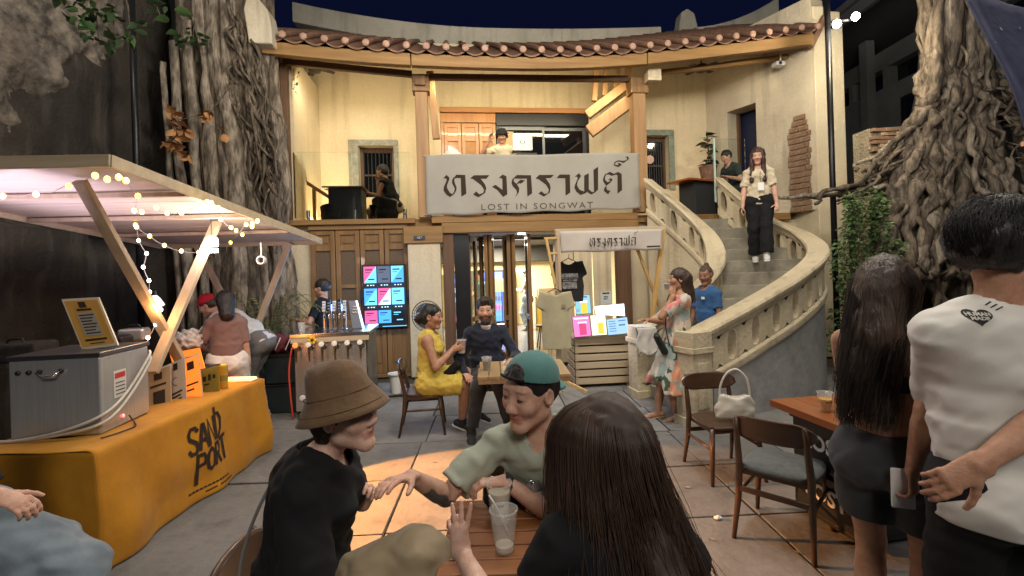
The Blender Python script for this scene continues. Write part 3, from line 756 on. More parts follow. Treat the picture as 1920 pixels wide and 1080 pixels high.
for i in range(44):
    a = math.pi * (1.02 + .96 * (i + .5) / 44) + rr.uniform(-.05, .05)
    rx = rr.uniform(.42, .72); ry = rr.uniform(.1, .34)
    x, y = math.cos(a) * rx, .35 + math.sin(a) * ry - .05
    dx = rr.uniform(-.25, .1) - .1; rad = rr.choice([.035, .05, .06, .075, .095, .12])
    zt_ = rr.uniform(6.4, 7.5) if rr.random() < .8 else rr.uniform(3.5, 5.5)
    root([(x + dx, y + .02, zt_), (x + dx * .6 + rr.uniform(-.08, .08), y, 5.0), (x + rr.uniform(-.08, .08), y - .02, 3.4), (x + .1 + rr.uniform(-.1, .1), y - .03, 1.8), (x * 1.1 + .1, y - .05, 0)], rad, rad * rr.uniform(.7, 1.0), lt, M_BARK[rr.choice([0, 2, 2, 1])], seed=i, wob=.045, steps=22)
for i in range(26):     # thin tangled roots on the house side
    x = rr.uniform(.42, .72)
    z0 = rr.uniform(3.6, 5.2)
    root([(x - rr.uniform(.25, .45), -.05, z0 + .6), (x - .2, -.1, z0), (x + rr.uniform(-.1, .12), -.12, z0 - .7), (x + rr.uniform(-.25, .2), -.1, z0 - 1.6)], rr.uniform(.018, .04), .014, lt, M_BARK[rr.choice([0, 1])], seed=100 + i, wob=.09, steps=14, n=7)
for x, r, z1 in ((-.68, .062, 5.2), (-.47, .055, 5.5), (-.84, .04, 4.9)):     # straight pale stems on the left
    root([(x, -.15, z1), (x + .03, -.16, 3.8), (x + .1, -.16, 2.4), (x + .2, -.15, 0)], r, r * 1.1, lt, M_BARK[2], seed=200 + int(x * 100), wob=.02, steps=16, knots=.08)
# leaves: green sprays and a clump of dry orange leaves
def leaf_mesh(name, L, W, m, fold=.25):
    b = MB(); pr = [(0, .06), (.2, .8), (.45, 1.0), (.7, .7), (.9, .25), (1, .02)]
    vs, fs = [], []
    for y, k in pr:
        x = W / 2 * k; z = -.18 * L * (y ** 2)
        vs += [(-x, y * L, z + fold * x), (0, y * L, z), (x, y * L, z + fold * x)]
    for i in range(len(pr) - 1):
        a = i * 3; fs += [(a, a + 1, a + 4, a + 3), (a + 1, a + 2, a + 5, a + 4)]
    b.add(vs, fs); return b.mesh(name, m, True)
LG = leaf_mesh('leaf', .13, .085, mat('leaf_green', (.05, .11, .035), (.10, .17, .05), rough=.5, scale=3))
LG2 = leaf_mesh('leaf', .10, .06, mat('leaf_deep', (.025, .055, .02), (.05, .09, .03), rough=.5, scale=3))
LO = leaf_mesh('dry_leaf', .12, .11, mat('leaf_dry', (.46, .23, .09), (.34, .15, .05), rough=.75, scale=5), fold=-.5)
def spray(parent, c, r, n, meshes, seed, name, droop=.6):
    q = random.Random(seed)
    for i in range(n):
        p = Vector((q.gauss(0, 1), q.gauss(0, 1), q.gauss(0, 1))); p = p.normalized() * (q.random() ** .5)
        s = q.uniform(.7, 1.35)
        piece(name, q.choice(meshes), parent, (c[0] + p.x * r[0], c[1] + p.y * r[1], c[2] + p.z * r[2]), (q.uniform(-1.2, .4) * droop, q.uniform(-.7, .7), q.uniform(0, 6.28)), (s, s, s))
def twigs(parent, pts_list, r=.008):
    for pts in pts_list:
        w = MB(); w.tube(pts, [r, r * .8] + [r * .5] * (len(pts) - 2) if len(pts) > 2 else [r, r * .5], 6); w.build('twig', M_BARK[1], parent, smooth=True)
c = at(362, 74, 6.7); c = c - Vector((-4.15, 7, 0)); spray(lt, c, (.26, .16, .17), 26, [LG, LG2], 5, 'leaf')
twigs(lt, [[(-.4, -.1, c.z + .4), tuple(c), (c.x - .2, c.y, c.z - .1)]])
for (px, y, r, n, sd) in ((325, 208, (.08, .06, .05), 7, 1), (338, 245, (.13, .08, .08), 14, 2), (322, 270, (.1, .08, .07), 10, 3), (385, 212, (.12, .06, .09), 9, 4), (352, 290, (.07, .05, .05), 5, 6), (416, 245, (.05, .03, .06), 4, 7)):
    c = at(px, y, 6.6) - Vector((-4.15, 7, 0)); spray(lt, c, r, n, [LO], sd, 'dry_leaf', 1.2)
twigs(lt, [[tuple(at(440, 150, 6.75) - Vector((-4.15, 7, 0))), tuple(at(395, 210, 6.6) - Vector((-4.15, 7, 0))), tuple(at(335, 225, 6.6) - Vector((-4.15, 7, 0))), tuple(at(322, 265, 6.6) - Vector((-4.15, 7, 0)))]], .012)
br = empty('overhanging_branch', at(200, -60, 5.0), 0, 'leafy green branch hanging over the dark wall from above', 'branch')
B0 = br.location
for (px, y, r, n, sd) in ((170, 45, (.2, .2, .14), 20, 11), (205, 25, (.22, .2, .12), 22, 12), (190, 72, (.16, .15, .1), 14, 13), (240, 60, (.1, .1, .14), 10, 14), (150, 8, (.2, .2, .1), 14, 15), (300, 15, (.16, .15, .1), 10, 16), (275, 50, (.1, .1, .08), 6, 17)):
    c = at(px, y, 4.9) - B0; spray(br, c, r, n, [LG, LG2, LG2], sd, 'leaf', .9)
twigs(br, [[(0, 0, .2), tuple(at(180, 20, 4.9) - B0), tuple(at(185, 75, 4.9) - B0)], [(0, 0, .2), tuple(at(240, 10, 4.9) - B0), tuple(at(245, 75, 4.9) - B0)], [(0, 0, .2), tuple(at(290, 0, 4.9) - B0), tuple(at(300, 30, 4.9) - B0)]])
# creeper on the left pier and ferny plant behind the stall
cp = empty('creeper_plant', at(550, 150, 7.6), 0, 'small creeper with round leaves hanging by the dark timber post', 'plant')
B1 = cp.location
for i in range(14):
    piece('leaf', LG if i % 2 else LG2, cp, at(548 + U(-8, 16), 118 + i * 4, 7.55) - B1, (U(-1.2, 0), U(-.5, .5), U(0, 6)), (.5,) * 3)
twigs(cp, [[(0, 0, .3), (0.02, 0, 0), (.03, 0, -.15)]], .005)
fp = empty('potted_fern', (-3.55, 6.7, 0), 0, 'feathery pale green plant standing between the banyan roots and the tap counter', 'plant')
w = MB(); w.lathe([(.13, 0), (.18, .3), (.2, .32), (.17, .33), (.0, .3)], 14); w.build('pot', mat('dark_pot', (.04, .04, .045), rough=.6), fp)
M_FERN = mat('fern', (.12, .14, .05), (.2, .19, .08), rough=.6, scale=6)
rr = random.Random(21); fo = MB()
for i in range(34):
    a = rr.uniform(0, 6.28); L = rr.uniform(.5, 1.1); h = rr.uniform(.5, 1.25)
    pts = [Vector((0, 0, .3)), Vector((math.cos(a) * L * .25, math.sin(a) * L * .2, .3 + h * .7)), Vector((math.cos(a) * L * .6, math.sin(a) * L * .4, .3 + h)), Vector((math.cos(a) * L, math.sin(a) * L * .6, .2 + h * .9))]
    prev = None
    for k in range(20):
        q = spl(pts, k / 19)
        if prev is not None: fo.bar(prev, q, .006, .006)
        if k > 5:
            for s in (-1, 1):
                t = (q - prev).normalized(); sd = t.cross(Vector((0, 0, 1))).normalized() * s
                tip = q + sd * .09 * (1 - k / 24) + t * .04 - Vector((0, 0, .02)); fo.add([q, q + t * .02, tip], [(0, 1, 2)])
        prev = q
tag(fo.build('fronds', M_FERN, fp), kind='stuff')

rt = empty('banyan_tree', (7.0, 7.3, 0), 0, 'pale gnarled banyan spreading its roots over the brick wall on the right', 'tree')
rr = random.Random(17)
def rp(px, py, Y=7.2): return at(px, py, Y) - Vector((7.0, 7.3, 0))
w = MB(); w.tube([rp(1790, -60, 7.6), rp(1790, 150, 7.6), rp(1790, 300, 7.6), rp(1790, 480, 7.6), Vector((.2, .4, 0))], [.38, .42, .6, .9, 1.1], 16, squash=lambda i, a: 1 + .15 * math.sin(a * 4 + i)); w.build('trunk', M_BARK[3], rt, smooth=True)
k = 0
for i in range(44):     # main braided stems
    f = (i + .5) / 44; x0 = 1742 + 92 * f + rr.uniform(-6, 6); spread = (f - .5)
    x2 = 1785 + spread * 190 + rr.uniform(-14, 14); x3 = 1785 + spread * 330 + rr.uniform(-30, 30)
    yy = 7.15 - .22 * math.sin(math.pi * f) + rr.uniform(-.12, .1)
    rad = rr.choice([.022, .03, .04, .05, .065, .08])
    root([rp(x0, -50, yy), rp(x0 + spread * 20 + rr.uniform(-8, 8), 120, yy), rp((x0 + x2) / 2 + rr.uniform(-10, 10), 210, yy - .03), rp(x2, 300, yy - .08), rp((x2 + x3) / 2, 400, yy - .14), rp(x3, 520, yy - .2)], rad, rad * 1.1, rt, M_BARK[rr.choice([0, 2, 0, 1, 1])], seed=300 + i, wob=.085, steps=34, knots=.5)
for i in range(48):    # side roots over the wall to the left
    y0 = rr.uniform(190, 330); ex = rr.uniform(1590, 1720); ey = rr.uniform(300, 420)
    if i < 6: y0, ex, ey = 250 + i * 14, 1585 - i * 4, 366 + i * 3
    yy = rr.uniform(6.95, 7.25); rad = rr.uniform(.014, .045)
    root([rp(1745 + rr.uniform(-15, 25), y0, yy), rp((1745 * .6 + ex * .4), y0 * .55 + ey * .45 - rr.uniform(-10, 25), yy - .05), rp(1745 * .25 + ex * .75, y0 * .2 + ey * .8, yy - .03), rp(ex, ey, yy)], rad, rad * .6, rt, M_BARK[rr.choice([0, 2, 1])], seed=400 + i, wob=.07, steps=18, knots=.3, n=8)
for i in range(60):     # tangle to the right
    sx = rr.uniform(1800, 1880); sy = rr.uniform(120, 360); ex = sx + rr.uniform(-40, 110); ey = sy + rr.uniform(40, 190)
    yy = rr.uniform(6.9, 7.3); rad = rr.uniform(.012, .04)
    root([rp(sx, sy, yy), rp(sx * .6 + ex * .4 + rr.uniform(-20, 30), (sy + ey) / 2 - 20, yy - .05), rp(ex + rr.uniform(-20, 20), ey - 20, yy - .05), rp(ex, ey, yy)], rad, rad * .6, rt, M_BARK[rr.choice([0, 1, 1])], seed=500 + i, wob=.1, steps=16, knots=.35, n=8)
for i in range(20):
    sx = rr.uniform(1700, 1900); yy = rr.uniform(6.75, 7.0); rad = rr.uniform(.03, .07)
    root([rp(sx, 330, yy + .1), rp(sx + rr.uniform(-40, 30), 400, yy), rp(sx + rr.uniform(-60, 60), 480, yy), rp(sx + rr.uniform(-70, 70), 620, yy)], rad, rad * .8, rt, M_BARK[rr.choice([0, 1, 2])], seed=600 + i, wob=.09, steps=14, knots=.3, n=8)
root([rp(1640, 352, 7.1), rp(1560, 362, 7.2), rp(1500, 368, 7.35), rp(1440, 372, 7.5)], .065, .03, rt, M_BARK[2], seed=701, wob=.05, steps=16, knots=.4)
root([rp(1600, 350, 7.1), rp(1545, 362, 7.1), rp(1535, 385, 7.1)], .05, .03, rt, M_BARK[1], seed=702, wob=.06, steps=10, knots=.4)

# ================================================================== BRICK WALL, NEIGHBOUR, RIGHT SIDE
bw = empty('brick_wall', (6.0, 7.75, 0), 0, 'crumbling brick and plaster wall gripped by roots right of the house', 'wall')
bw['kind'] = 'structure'
w = MB(); zt0 = at(1600, 240, 7.75).z
w.prism([(-.05, 0), (6, 0), (6, zt0 + .9), (1.6, zt0 + .7), (1.0, zt0 + .15), (.5, zt0), (-.05, zt0 - .02)], .35, frame((0, .35, 0), (1, 0, 0), (0, 0, 1), (0, -1, 0)))
w.build('core', wall_mat('wall_core', (.42, .36, .26), (.27, .22, .15), (.15, .12, .09), stain_amt=.8, bump=.8), bw)
rr = random.Random(31); brm = []
for L in (.2, .23, .17):
    q = MB(); q.box((0, 0, 0), (L, .09, .052)); brm.append((L, q.mesh('brick', M_BRICK)))
M_BRICK2 = mat('pale_brick', (.40, .30, .2), (.27, .19, .12), rough=.95, scale=10, bump=.5)
for L in (.2, .22):
    q = MB(); q.box((0, 0, 0), (L, .09, .052)); brm.append((L, q.mesh('brick', M_BRICK2)))
for r in range(21):
    z = zt0 - .06 - r * .066; x = -.02 - rr.uniform(0, .1)
    end = 1.05 if r > 2 else .8
    while x < end:
        L, me = rr.choice(brm)
        if rr.random() < .9 and x > -.06:
            piece('brick', me, bw, (x + L / 2, -.02 - rr.uniform(0, .035), z), (rr.uniform(-.05, .05), rr.uniform(-.05, .05), rr.uniform(-.06, .06)))
        x += L + .012
for (px, py, s) in ((1690, 345, .26), (1725, 352, .22), (1700, 380, .2), (1655, 400, .22), (1710, 410, .18), (1740, 385, .17)):
    q = MB(); q.box((0, 0, 0), (s, .16, s * .8)); o = q.build('stone', mat('pale_block', (.5, .43, .3), (.35, .29, .2), rough=.9, scale=6, bump=.5), bw, bevel=.03)
    o.location = at(px, py, 7.55) - Vector((6.0, 7.75, 0)); o.rotation_euler = (U(-.1, .1), U(-.25, .25), U(-.2, .2))
lc = MB(); lc.b2((0.02, -.25, 0), (1.6, -.02, at(1640, 400, 7.5).z)); lc.build('plaster_base', M_PLASTER_OLD, bw, bevel=.03)
nb = empty('neighbour_building', (9.6, 11, 0), 0, 'unlit grey neighbouring building with a strip of dark windows beyond the brick wall', 'building')
M_NB = mat('neighbour_grey', (.20, .21, .20), (.15, .16, .15), rough=.9, scale=1.5)
w = MB(); w.b2((0, -4, 0), (.3, 6, 6.05)); w.b2((0, -4, 6.55), (.3, 6, 7.0)); w.build('wall', M_NB, nb)
w = MB(); w.b2((.25, -4, 6.05), (.28, 6, 6.55)); wd = w.build('window', M_GLASS_DK, nb)
for i in range(9):
    q = MB(); q.b2((-.01, -4 + i * 1.2, 6.05), (.29, -3.85 + i * 1.2, 6.55)); q.build('mullion', M_NB, wd)
w = MB(); w.b2((-1.8, -4.2, 7.45), (1, 6.2, 7.6)); w.b2((-1.7, -4.2, 7.2), (-1.6, 6.2, 7.45)); w.build('roof', mat('tin_roof', (.10, .10, .095), rough=.7), nb)
for y in (-1.6, 1.2, 4.0):
    q = MB(); q.b2((-.22, y, 0), (-.002, y + .25, 7.4)); q.build('column', M_NB, nb)
q = MB(); q.b2((-.06, -1.2, 4.4), (-.002, .3, 5.5)); w2 = q.build('door', M_GLASS_DK, nb)
for (y0, y1, z0, z1) in ((-1.25, -1.17, 4.4, 5.5), (.27, .35, 4.4, 5.5), (-1.25, .35, 5.5, 5.6)):
    q = MB(); q.b2((-.08, y0, z0), (-.003, y1, z1)); q.build('frame', M_BLACK, w2)
# clipped bush in front of the right wall
def bush(name, c, r, n, m, label, seed):
    root_ = empty(name, c, 0, label, 'bush'); q = random.Random(seed); f = MB()
    for i in range(n):
        a = q.uniform(0, 6.283); zz = q.random(); rad = math.sqrt(q.random()) * (1 - .45 * zz ** 3) * (1 + .2 * math.sin(zz * 14 + a * 2))
        p = Vector((math.cos(a) * r[0] * rad, math.sin(a) * r[1] * rad, .12 + zz * r[2] + q.gauss(0, .05)))
        L = q.uniform(.035, .075); d = Vector((q.gauss(0, 1), q.gauss(0, 1), q.gauss(.4, .8))).normalized(); s = d.orthogonal().normalized() * L * .28
        f.add([p, p + d * L * .5 + s, p + d * L, p + d * L * .5 - s], [(0, 1, 2, 3)])
    tag(f.build('foliage', m, root_), kind='stuff'); f = MB()
    for i in range(n // 7):
        a = q.uniform(0, 6.283); zz = q.random(); rad = (.75 + .3 * q.random()) * (1 - .45 * zz ** 3) * (1 + .2 * math.sin(zz * 14 + a * 2))
        p = Vector((math.cos(a) * r[0] * rad, math.sin(a) * r[1] * rad, .12 + zz * r[2])); L = q.uniform(.06, .10); d = Vector((math.cos(a), math.sin(a), q.gauss(.2, .7))).normalized(); s = d.orthogonal().normalized() * L * .3
        f.add([p, p + d * L * .5 + s, p + d * L - Vector((0, 0, .02)), p + d * L * .5 - s], [(0, 1, 2, 3)])
    tag(f.build('young_foliage', mat('bush_leaf_young', (.10, .17, .05), (.06, .11, .03), rough=.4, scale=4), root_), kind='stuff')
    for i in range(9):
        a = q.uniform(0, 6.28); w = MB(); w.tube([(0, 0, 0), (math.cos(a) * r[0] * .3, math.sin(a) * r[1] * .3, r[2] * .5), (math.cos(a) * r[0] * .5, math.sin(a) * r[1] * .5, r[2] * q.uniform(.7, .95))], [.014, .01, .005], 6); w.build('stem', M_BARK[1], root_)
    return root_
p = at(1628, 560, 6.9)
bush('leafy_bush', (p.x, 6.9, 0), (.43, .38, 2.55), 5200, mat('bush_leaf', (.035, .075, .022), (.07, .13, .035), rough=.45, scale=2), 'dense green clipped bush against the pale wall right of the stair', 4)

# ================================================================== POSTS AND LIGHTS
M_POLE = mat('black_pole', (.015, .015, .017), rough=.35, metal=.3)
lp = empty('lamp_post', at(262, 500, 6.12).xy.to_3d(), 0, 'slim black post standing behind the drinks stall', 'post')
w = MB(); w.tube([(0, 0, 0), (0, 0, 7)], .038, 12); w.build('pole', M_POLE, lp, smooth=True)
w = MB(); w.lathe([(.11, 0), (.11, .015), (.05, .02), (.05, .1), (.0, .1)], 16); w.build('base', M_POLE, lp)
pl = at(1563, 400, 7.3); lp = empty('lamp_post', (pl.x, 7.3, 0), 0, 'black post carrying two bright floodlights by the right gable', 'lamp post')
w = MB(); w.tube([(0, 0, 0), (0, 0, 6.2)], .042, 12); w.build('pole', M_POLE, lp, smooth=True)
M_FLOODGLOW = mat('flood_glow', (1, 1, 1), emis=(1.0, .93, .8), estr=60, sample=False)
for px, py, nm in ((1569, 45, 0), (1604, 31, 1)):
    c = at(px, py, 7.16) - Vector((pl.x, 7.3, 0))
    w = MB(); w.bar((0, 0, c.z), (c.x, c.y * .2, c.z), .03, .03); w.bar((c.x, c.y * .2, c.z), (c.x, c.y * .6, c.z), .05, .03)
    f = w.build('flood_head', M_POLE, lp)
    w = MB(); w.lathe([(0.0, -.03), (.05, -.02), (.062, .0), (.05, .03), (.0, .045)], 16, Matrix.Translation(c) @ Matrix.Rotation(R(105), 4, 'X')); w.build('lens', M_FLOODGLOW, f, smooth=True)
lamp('post_flood', 'POINT', (pl.x + .05, 6.95, at(1569, 45, 7.1).z), 75, (1, .86, .6), .06)
lamp('post_flood', 'SPOT', (pl.x + .3, 6.95, at(1604, 31, 7.1).z), 110, (1, .86, .62), .06, (7.1, 6.6, 2.6), 100, .6)
# dark blue awning at the top right corner
aw = empty('blue_awning', at(1880, 60, 2.6), 0, 'dark blue canvas awning with pale flecks in the top right corner', 'awning')
A0 = aw.location
P_ = [at(1800, -30, 2.9), at(1890, 150, 2.7), at(1930, 262, 2.6)]
w = MB()
def awf(a, b):
    q = spl(P_, a); e = Vector((1.5, .25, -.25)); return q + e * b + Vector((0, 0, -.04 * math.sin(b * 6) - .015 * math.sin(a * 9))) - A0
w.grid(awf, 12, 12, thick=(0, .004, .004))
w.build('canvas', mat('awning_blue', (.035, .04, .085), (.06, .065, .12), rough=.8, scale=6, bump=.2), aw, smooth=True)
w = MB(); w.grid(lambda a, b: awf(a, 0) + Vector((-.006, -.008, 0)) + Vector((.0, .0, -.02 * b)), 12, 1, thick=(0, .004, 0)); w.build('hem', mat('awning_hem', (.02, .022, .05), rough=.8), aw)
w = MB(); M_FL = mat('awning_fleck', (.32, .28, .3), rough=.8)
rr = random.Random(8)
for i in range(16):
    a, b = rr.uniform(.1, .95), rr.uniform(.02, .35); q = awf(a, b); e1 = (awf(min(a + .02, 1), b) - q).normalized(); e2 = (awf(a, b + .02) - q).normalized(); n_ = e1.cross(e2); n_ = n_ if n_.y < 0 else -n_
    q = q + n_ * .006; s = rr.uniform(.01, .028); w.add([q, q + e1 * s, q + e1 * s * .8 + e2 * s * .6, q + e2 * s * .7], [(0, 1, 2, 3)])
tag(w.build('flecks', M_FL, aw), kind='stuff')
w = MB(); w.bar(P_[2] - A0 + Vector((-.03, 0, -.02)), P_[2] - A0 + Vector((1.4, .2, -.2)), .03, .025); w.build('valance_bar', mat('bar_orange', (.5, .25, .14), rough=.5), aw)
# ================================================================== FIGURE ENGINE (signed distance bodies -> one smooth mesh)
def V(*a): return np.array(a if len(a) > 1 else a[0], dtype=np.float64)
def unit(v): v = V(*v) if not isinstance(v, np.ndarray) else v; return v / (np.linalg.norm(v) + 1e-12)
class SDF:
    def __init__(s): s.p = []; s.wr = []; s.cuts = []; s.after = []
    def _add(s, op, lo, hi, fn, k): s.p.append((op, V(lo), V(hi), fn, k))
    def cap(s, a, b, ra, rb=None, k=.02, side=None, asp=1.0, flat=False, prof=None, op='add'):
        a, b = V(a), V(b); rb = ra if rb is None else rb
        ab = b - a; L2 = float(ab @ ab) + 1e-12; L = math.sqrt(L2)
        R_ = max(ra, rb, max(prof[1]) if prof else 0) * max(asp, 1.0)
        lo = np.minimum(a, b) - R_; hi = np.maximum(a, b) + R_
        sd = None
        if side is not None:
            sd = V(side); sd = unit(sd - ab * (sd @ ab) / L2)
        def fn(X, Y, Z):
            x, y, z = X - a[0], Y - a[1], Z - a[2]
            h = (x * ab[0] + y * ab[1] + z * ab[2]) / L2
            hc = np.clip(h, 0, 1); hl = h if flat else hc
            qx, qy, qz = x - hl * ab[0], y - hl * ab[1], z - hl * ab[2]
            q2 = qx * qx + qy * qy + qz * qz
            r = np.interp(hc, prof[0], prof[1]).astype(np.float32) if prof else ra + (rb - ra) * hc
            if sd is not None:
                s_ = qx * sd[0] + qy * sd[1] + qz * sd[2]
                q2 = q2 - s_ * s_ * (1 - 1 / asp ** 2)
            d = np.sqrt(np.maximum(q2, 0)) - r
            if flat: d = np.maximum(d, np.maximum(-h, h - 1) * L)
            return d
        s._add(op, lo, hi, fn, k); return s
    def ell(s, c, r, ax=None, k=.02, op='add'):
        c = V(c); R_ = max(r); A = np.eye(3) if ax is None else np.array(ax)
        def fn(X, Y, Z):
            x, y, z = X - c[0], Y - c[1], Z - c[2]
            k0 = 0; k1 = 0
            for i in range(3):
                q = (x * A[i][0] + y * A[i][1] + z * A[i][2]) / r[i]
                k0 = k0 + q * q; k1 = k1 + (q / r[i]) ** 2
            k0 = np.sqrt(k0); k1 = np.sqrt(k1) + 1e-9
            return k0 * (k0 - 1) / k1
        s._add(op, c - R_, c + R_, fn, k); return s
    def cut(s, p, n, within=None):      # keep the side where (x-p).n < 0
        s.cuts.append((V(p), unit(V(n)), within)); return s
    def wrinkle(s, amp, freq, seed=0, st=(1, 1, 1)): s.wr.append((amp, freq, seed, st)); return s
    def mesh(s, name, m, res=.012, fine=(), smooth=True, tint=None):
        add = [q for q in s.p if q[0] == 'add']
        lo = np.min([q[1] for q in add], axis=0) - .03; hi = np.max([q[2] for q in add], axis=0) + .03
        ax = []
        for i in range(3):
            xs = [lo[i]]
            while xs[-1] < hi[i]:
                x = xs[-1]; st = res
                for (c, h, fr) in fine:
                    if c[i] - h[i] - res * .5 < x < c[i] + h[i]: st = min(st, fr)
                xs.append(x + st)
            ax.append(np.array(xs, dtype=np.float32))
        n = [len(a) for a in ax]
        F = np.full(n, .3, dtype=np.float32)
        for op, l, h, fn, k in s.p:
            m_ = k + res * 2.5
            if op == 'int': l, h = lo, hi
            i0 = [max(int(np.searchsorted(ax[i], l[i] - m_)) - 1, 0) for i in range(3)]
            i1 = [min(int(np.searchsorted(ax[i], h[i] + m_)) + 1, n[i]) for i in range(3)]
            if min(b - a for a, b in zip(i0, i1)) < 1: continue
            sl = tuple(slice(a, b) for a, b in zip(i0, i1))
            X, Y, Z = ax[0][sl[0]][:, None, None], ax[1][sl[1]][None, :, None], ax[2][sl[2]][None, None, :]
            d = fn(X, Y, Z).astype(np.float32); f = F[sl]
            if op == 'int': F[sl] = np.maximum(f, d)
            elif op == 'add':
                hh = np.clip(.5 + .5 * (f - d) / k, 0, 1); F[sl] = f + (d - f) * hh - k * hh * (1 - hh)
            else:
                hh = np.clip(.5 - .5 * (f + d) / k, 0, 1); F[sl] = f + (-d - f) * hh + k * hh * (1 - hh)
        X, Y, Z = ax[0][:, None, None], ax[1][None, :, None], ax[2][None, None, :]
        for amp, fr, sd, st in s.wr:
            x, y, z = X * fr * st[0], Y * fr * st[1], Z * fr * st[2]
            F += (amp * (np.sin(x + 1.7 * np.sin(y * .8 + z * 1.1 + sd) + sd * 2.1) * np.sin(y * 1.1 + 1.5 * np.sin(z * .9 - x * .6 + sd * 1.3)) +
                         .6 * np.sin(z * 1.9 + 1.3 * np.sin(x * 1.4 + y * 1.2 + sd) + sd))).astype(np.float32)
        for p, nn, wi in s.cuts:
            d = ((X - p[0]) * nn[0] + (Y - p[1]) * nn[1] + (Z - p[2]) * nn[2]).astype(np.float32)
            if wi is None: F = np.maximum(F, d)
            else:
                c, r = wi; msk = ((X - c[0]) ** 2 + (Y - c[1]) ** 2 + (Z - c[2]) ** 2) < r * r
                F = np.where(msk, np.maximum(F, d), F)
        # surface nets
        S = F < 0
        C = np.zeros([a - 1 for a in n], dtype=np.uint8)
        for dx in (0, 1):
            for dy in (0, 1):
                for dz in (0, 1):
                    C += S[dx:n[0] - 1 + dx, dy:n[1] - 1 + dy, dz:n[2] - 1 + dz]
        act = (C > 0) & (C < 8)
        I, J, K = np.nonzero(act); N_ = len(I)
        idx = np.full(act.shape, -1, dtype=np.int32); idx[I, J, K] = np.arange(N_)
        P = np.zeros((N_, 3)); cnt = np.zeros(N_)
        for axis in range(3):
            o1, o2 = [(1, 2), (0, 2), (0, 1)][axis]
            for a in (0, 1):
                for b in (0, 1):
                    q = [I.copy(), J.copy(), K.copy()]; q[o1] = q[o1] + a; q[o2] = q[o2] + b
                    q2 = [c.copy() for c in q]; q2[axis] = q2[axis] + 1
                    f0, f1 = F[q[0], q[1], q[2]], F[q2[0], q2[1], q2[2]]
                    c = (f0 < 0) != (f1 < 0)
                    t = np.where(c, f0 / np.where(f0 == f1, 1, f0 - f1), 0)
                    for d in range(3):
                        x0 = ax[d][q[d]]
                        x = x0 + (ax[d][q2[d]] - x0) * t if d == axis else x0
                        P[:, d] += np.where(c, x, 0)
                    cnt += c
        P /= np.maximum(cnt, 1)[:, None]
        quads = []
        for axis in range(3):
            o1, o2 = [(1, 2), (2, 0), (0, 1)][axis]
            sl0 = [slice(None)] * 3; sl1 = [slice(None)] * 3
            sl0[axis] = slice(0, n[axis] - 1); sl1[axis] = slice(1, n[axis])
            for o in (o1, o2): sl0[o] = slice(1, n[o] - 1); sl1[o] = slice(1, n[o] - 1)
            a_, b_ = S[tuple(sl0)], S[tuple(sl1)]; ch = a_ != b_
            q = list(np.nonzero(ch)); sg = a_[tuple(q)]
            q[o1] = q[o1] + 1; q[o2] = q[o2] + 1
            def cell(d1, d2):
                z = [c.copy() for c in q]; z[o1] = z[o1] - d1; z[o2] = z[o2] - d2; return idx[z[0], z[1], z[2]]
            Q = np.stack([cell(1, 1), cell(0, 1), cell(0, 0), cell(1, 0)], 1)
            Q[~sg] = Q[~sg][:, ::-1]
            quads.append(Q)
        Q = np.concatenate(quads); Q = Q[(Q >= 0).all(1)]
        me = bpy.data.meshes.new(name)
        me.vertices.add(N_); me.vertices.foreach_set('co', P.astype(np.float32).ravel())
        me.loops.add(len(Q) * 4); me.loops.foreach_set('vertex_index', Q.astype(np.int32).ravel())
        me.polygons.add(len(Q)); me.polygons.foreach_set('loop_start', np.arange(0, len(Q) * 4, 4, dtype=np.int32))
        me.update(calc_edges=True); me.materials.append(m)
        if smooth: me.shade_smooth()
        if tint is not None:
            c = np.ones((N_, 4), dtype=np.float32); c[:, :3] = tint(P)
            at_ = me.attributes.new('tint', 'FLOAT_COLOR', 'POINT'); at_.data.foreach_set('color', c.ravel())
        return me

M_SKIN = mat('skin', (1, 1, 1), (.80, .70, .67), rough=.52, scale=22, bump=.14, bscale=150, attr='tint', sss=.12, spec=.4)
def cloth(name, c1, c2=None, rough=.9, scale=3, bump=.22, bscale=6, sheen=.12, weave=False):
    return mat(name, c1, c2 or tuple(x * .8 for x in c1), rough=rough, scale=scale, bump=bump, bscale=bscale, sheen=sheen)
def hairmat(name, c1, c2):
    return mat(name, c1, c2, rough=.42, scale=1.0, bump=.5, bscale=1.6, stretch=(70, 70, 5), spec=.5)
M_HAIR_BK = hairmat('hair_black', (.008, .007, .007), (.02, .017, .015))
M_HAIR_BR = hairmat('hair_brown', (.028, .016, .011), (.055, .032, .02))
M_HAIR_RED = hairmat('hair_auburn', (.026, .009, .007), (.06, .02, .014))
M_EYE = mat('eye_white', (.45, .42, .39), rough=.25)
M_IRIS = mat('iris_dark', (.012, .008, .006), rough=.12)
SKINS = {'light': (.60, .37, .27), 'pale': (.66, .44, .34), 'tan': (.46, .26, .165), 'deep': (.30, .16, .10)}

def ik(a, t, l1, l2, pole):
    a, t, pole = V(a), V(t), V(pole); d = t - a; L = np.linalg.norm(d)
    L = min(max(L, abs(l1 - l2) + .01), (l1 + l2) * .995); d = unit(d); t = a + d * L
    c = (l1 * l1 + L * L - l2 * l2) / (2 * l1 * L); sn = math.sqrt(max(0, 1 - c * c))
    p = pole - d * (pole @ d); p = unit(p)
    return a + d * (l1 * c) + p * (l1 * sn), t
def rotm(axis, deg):
    a = unit(axis); t = R(deg); K = np.array([[0, -a[2], a[1]], [a[2], 0, -a[0]], [-a[1], a[0], 0]])
    return np.eye(3) + math.sin(t) * K + (1 - math.cos(t)) * (K @ K)

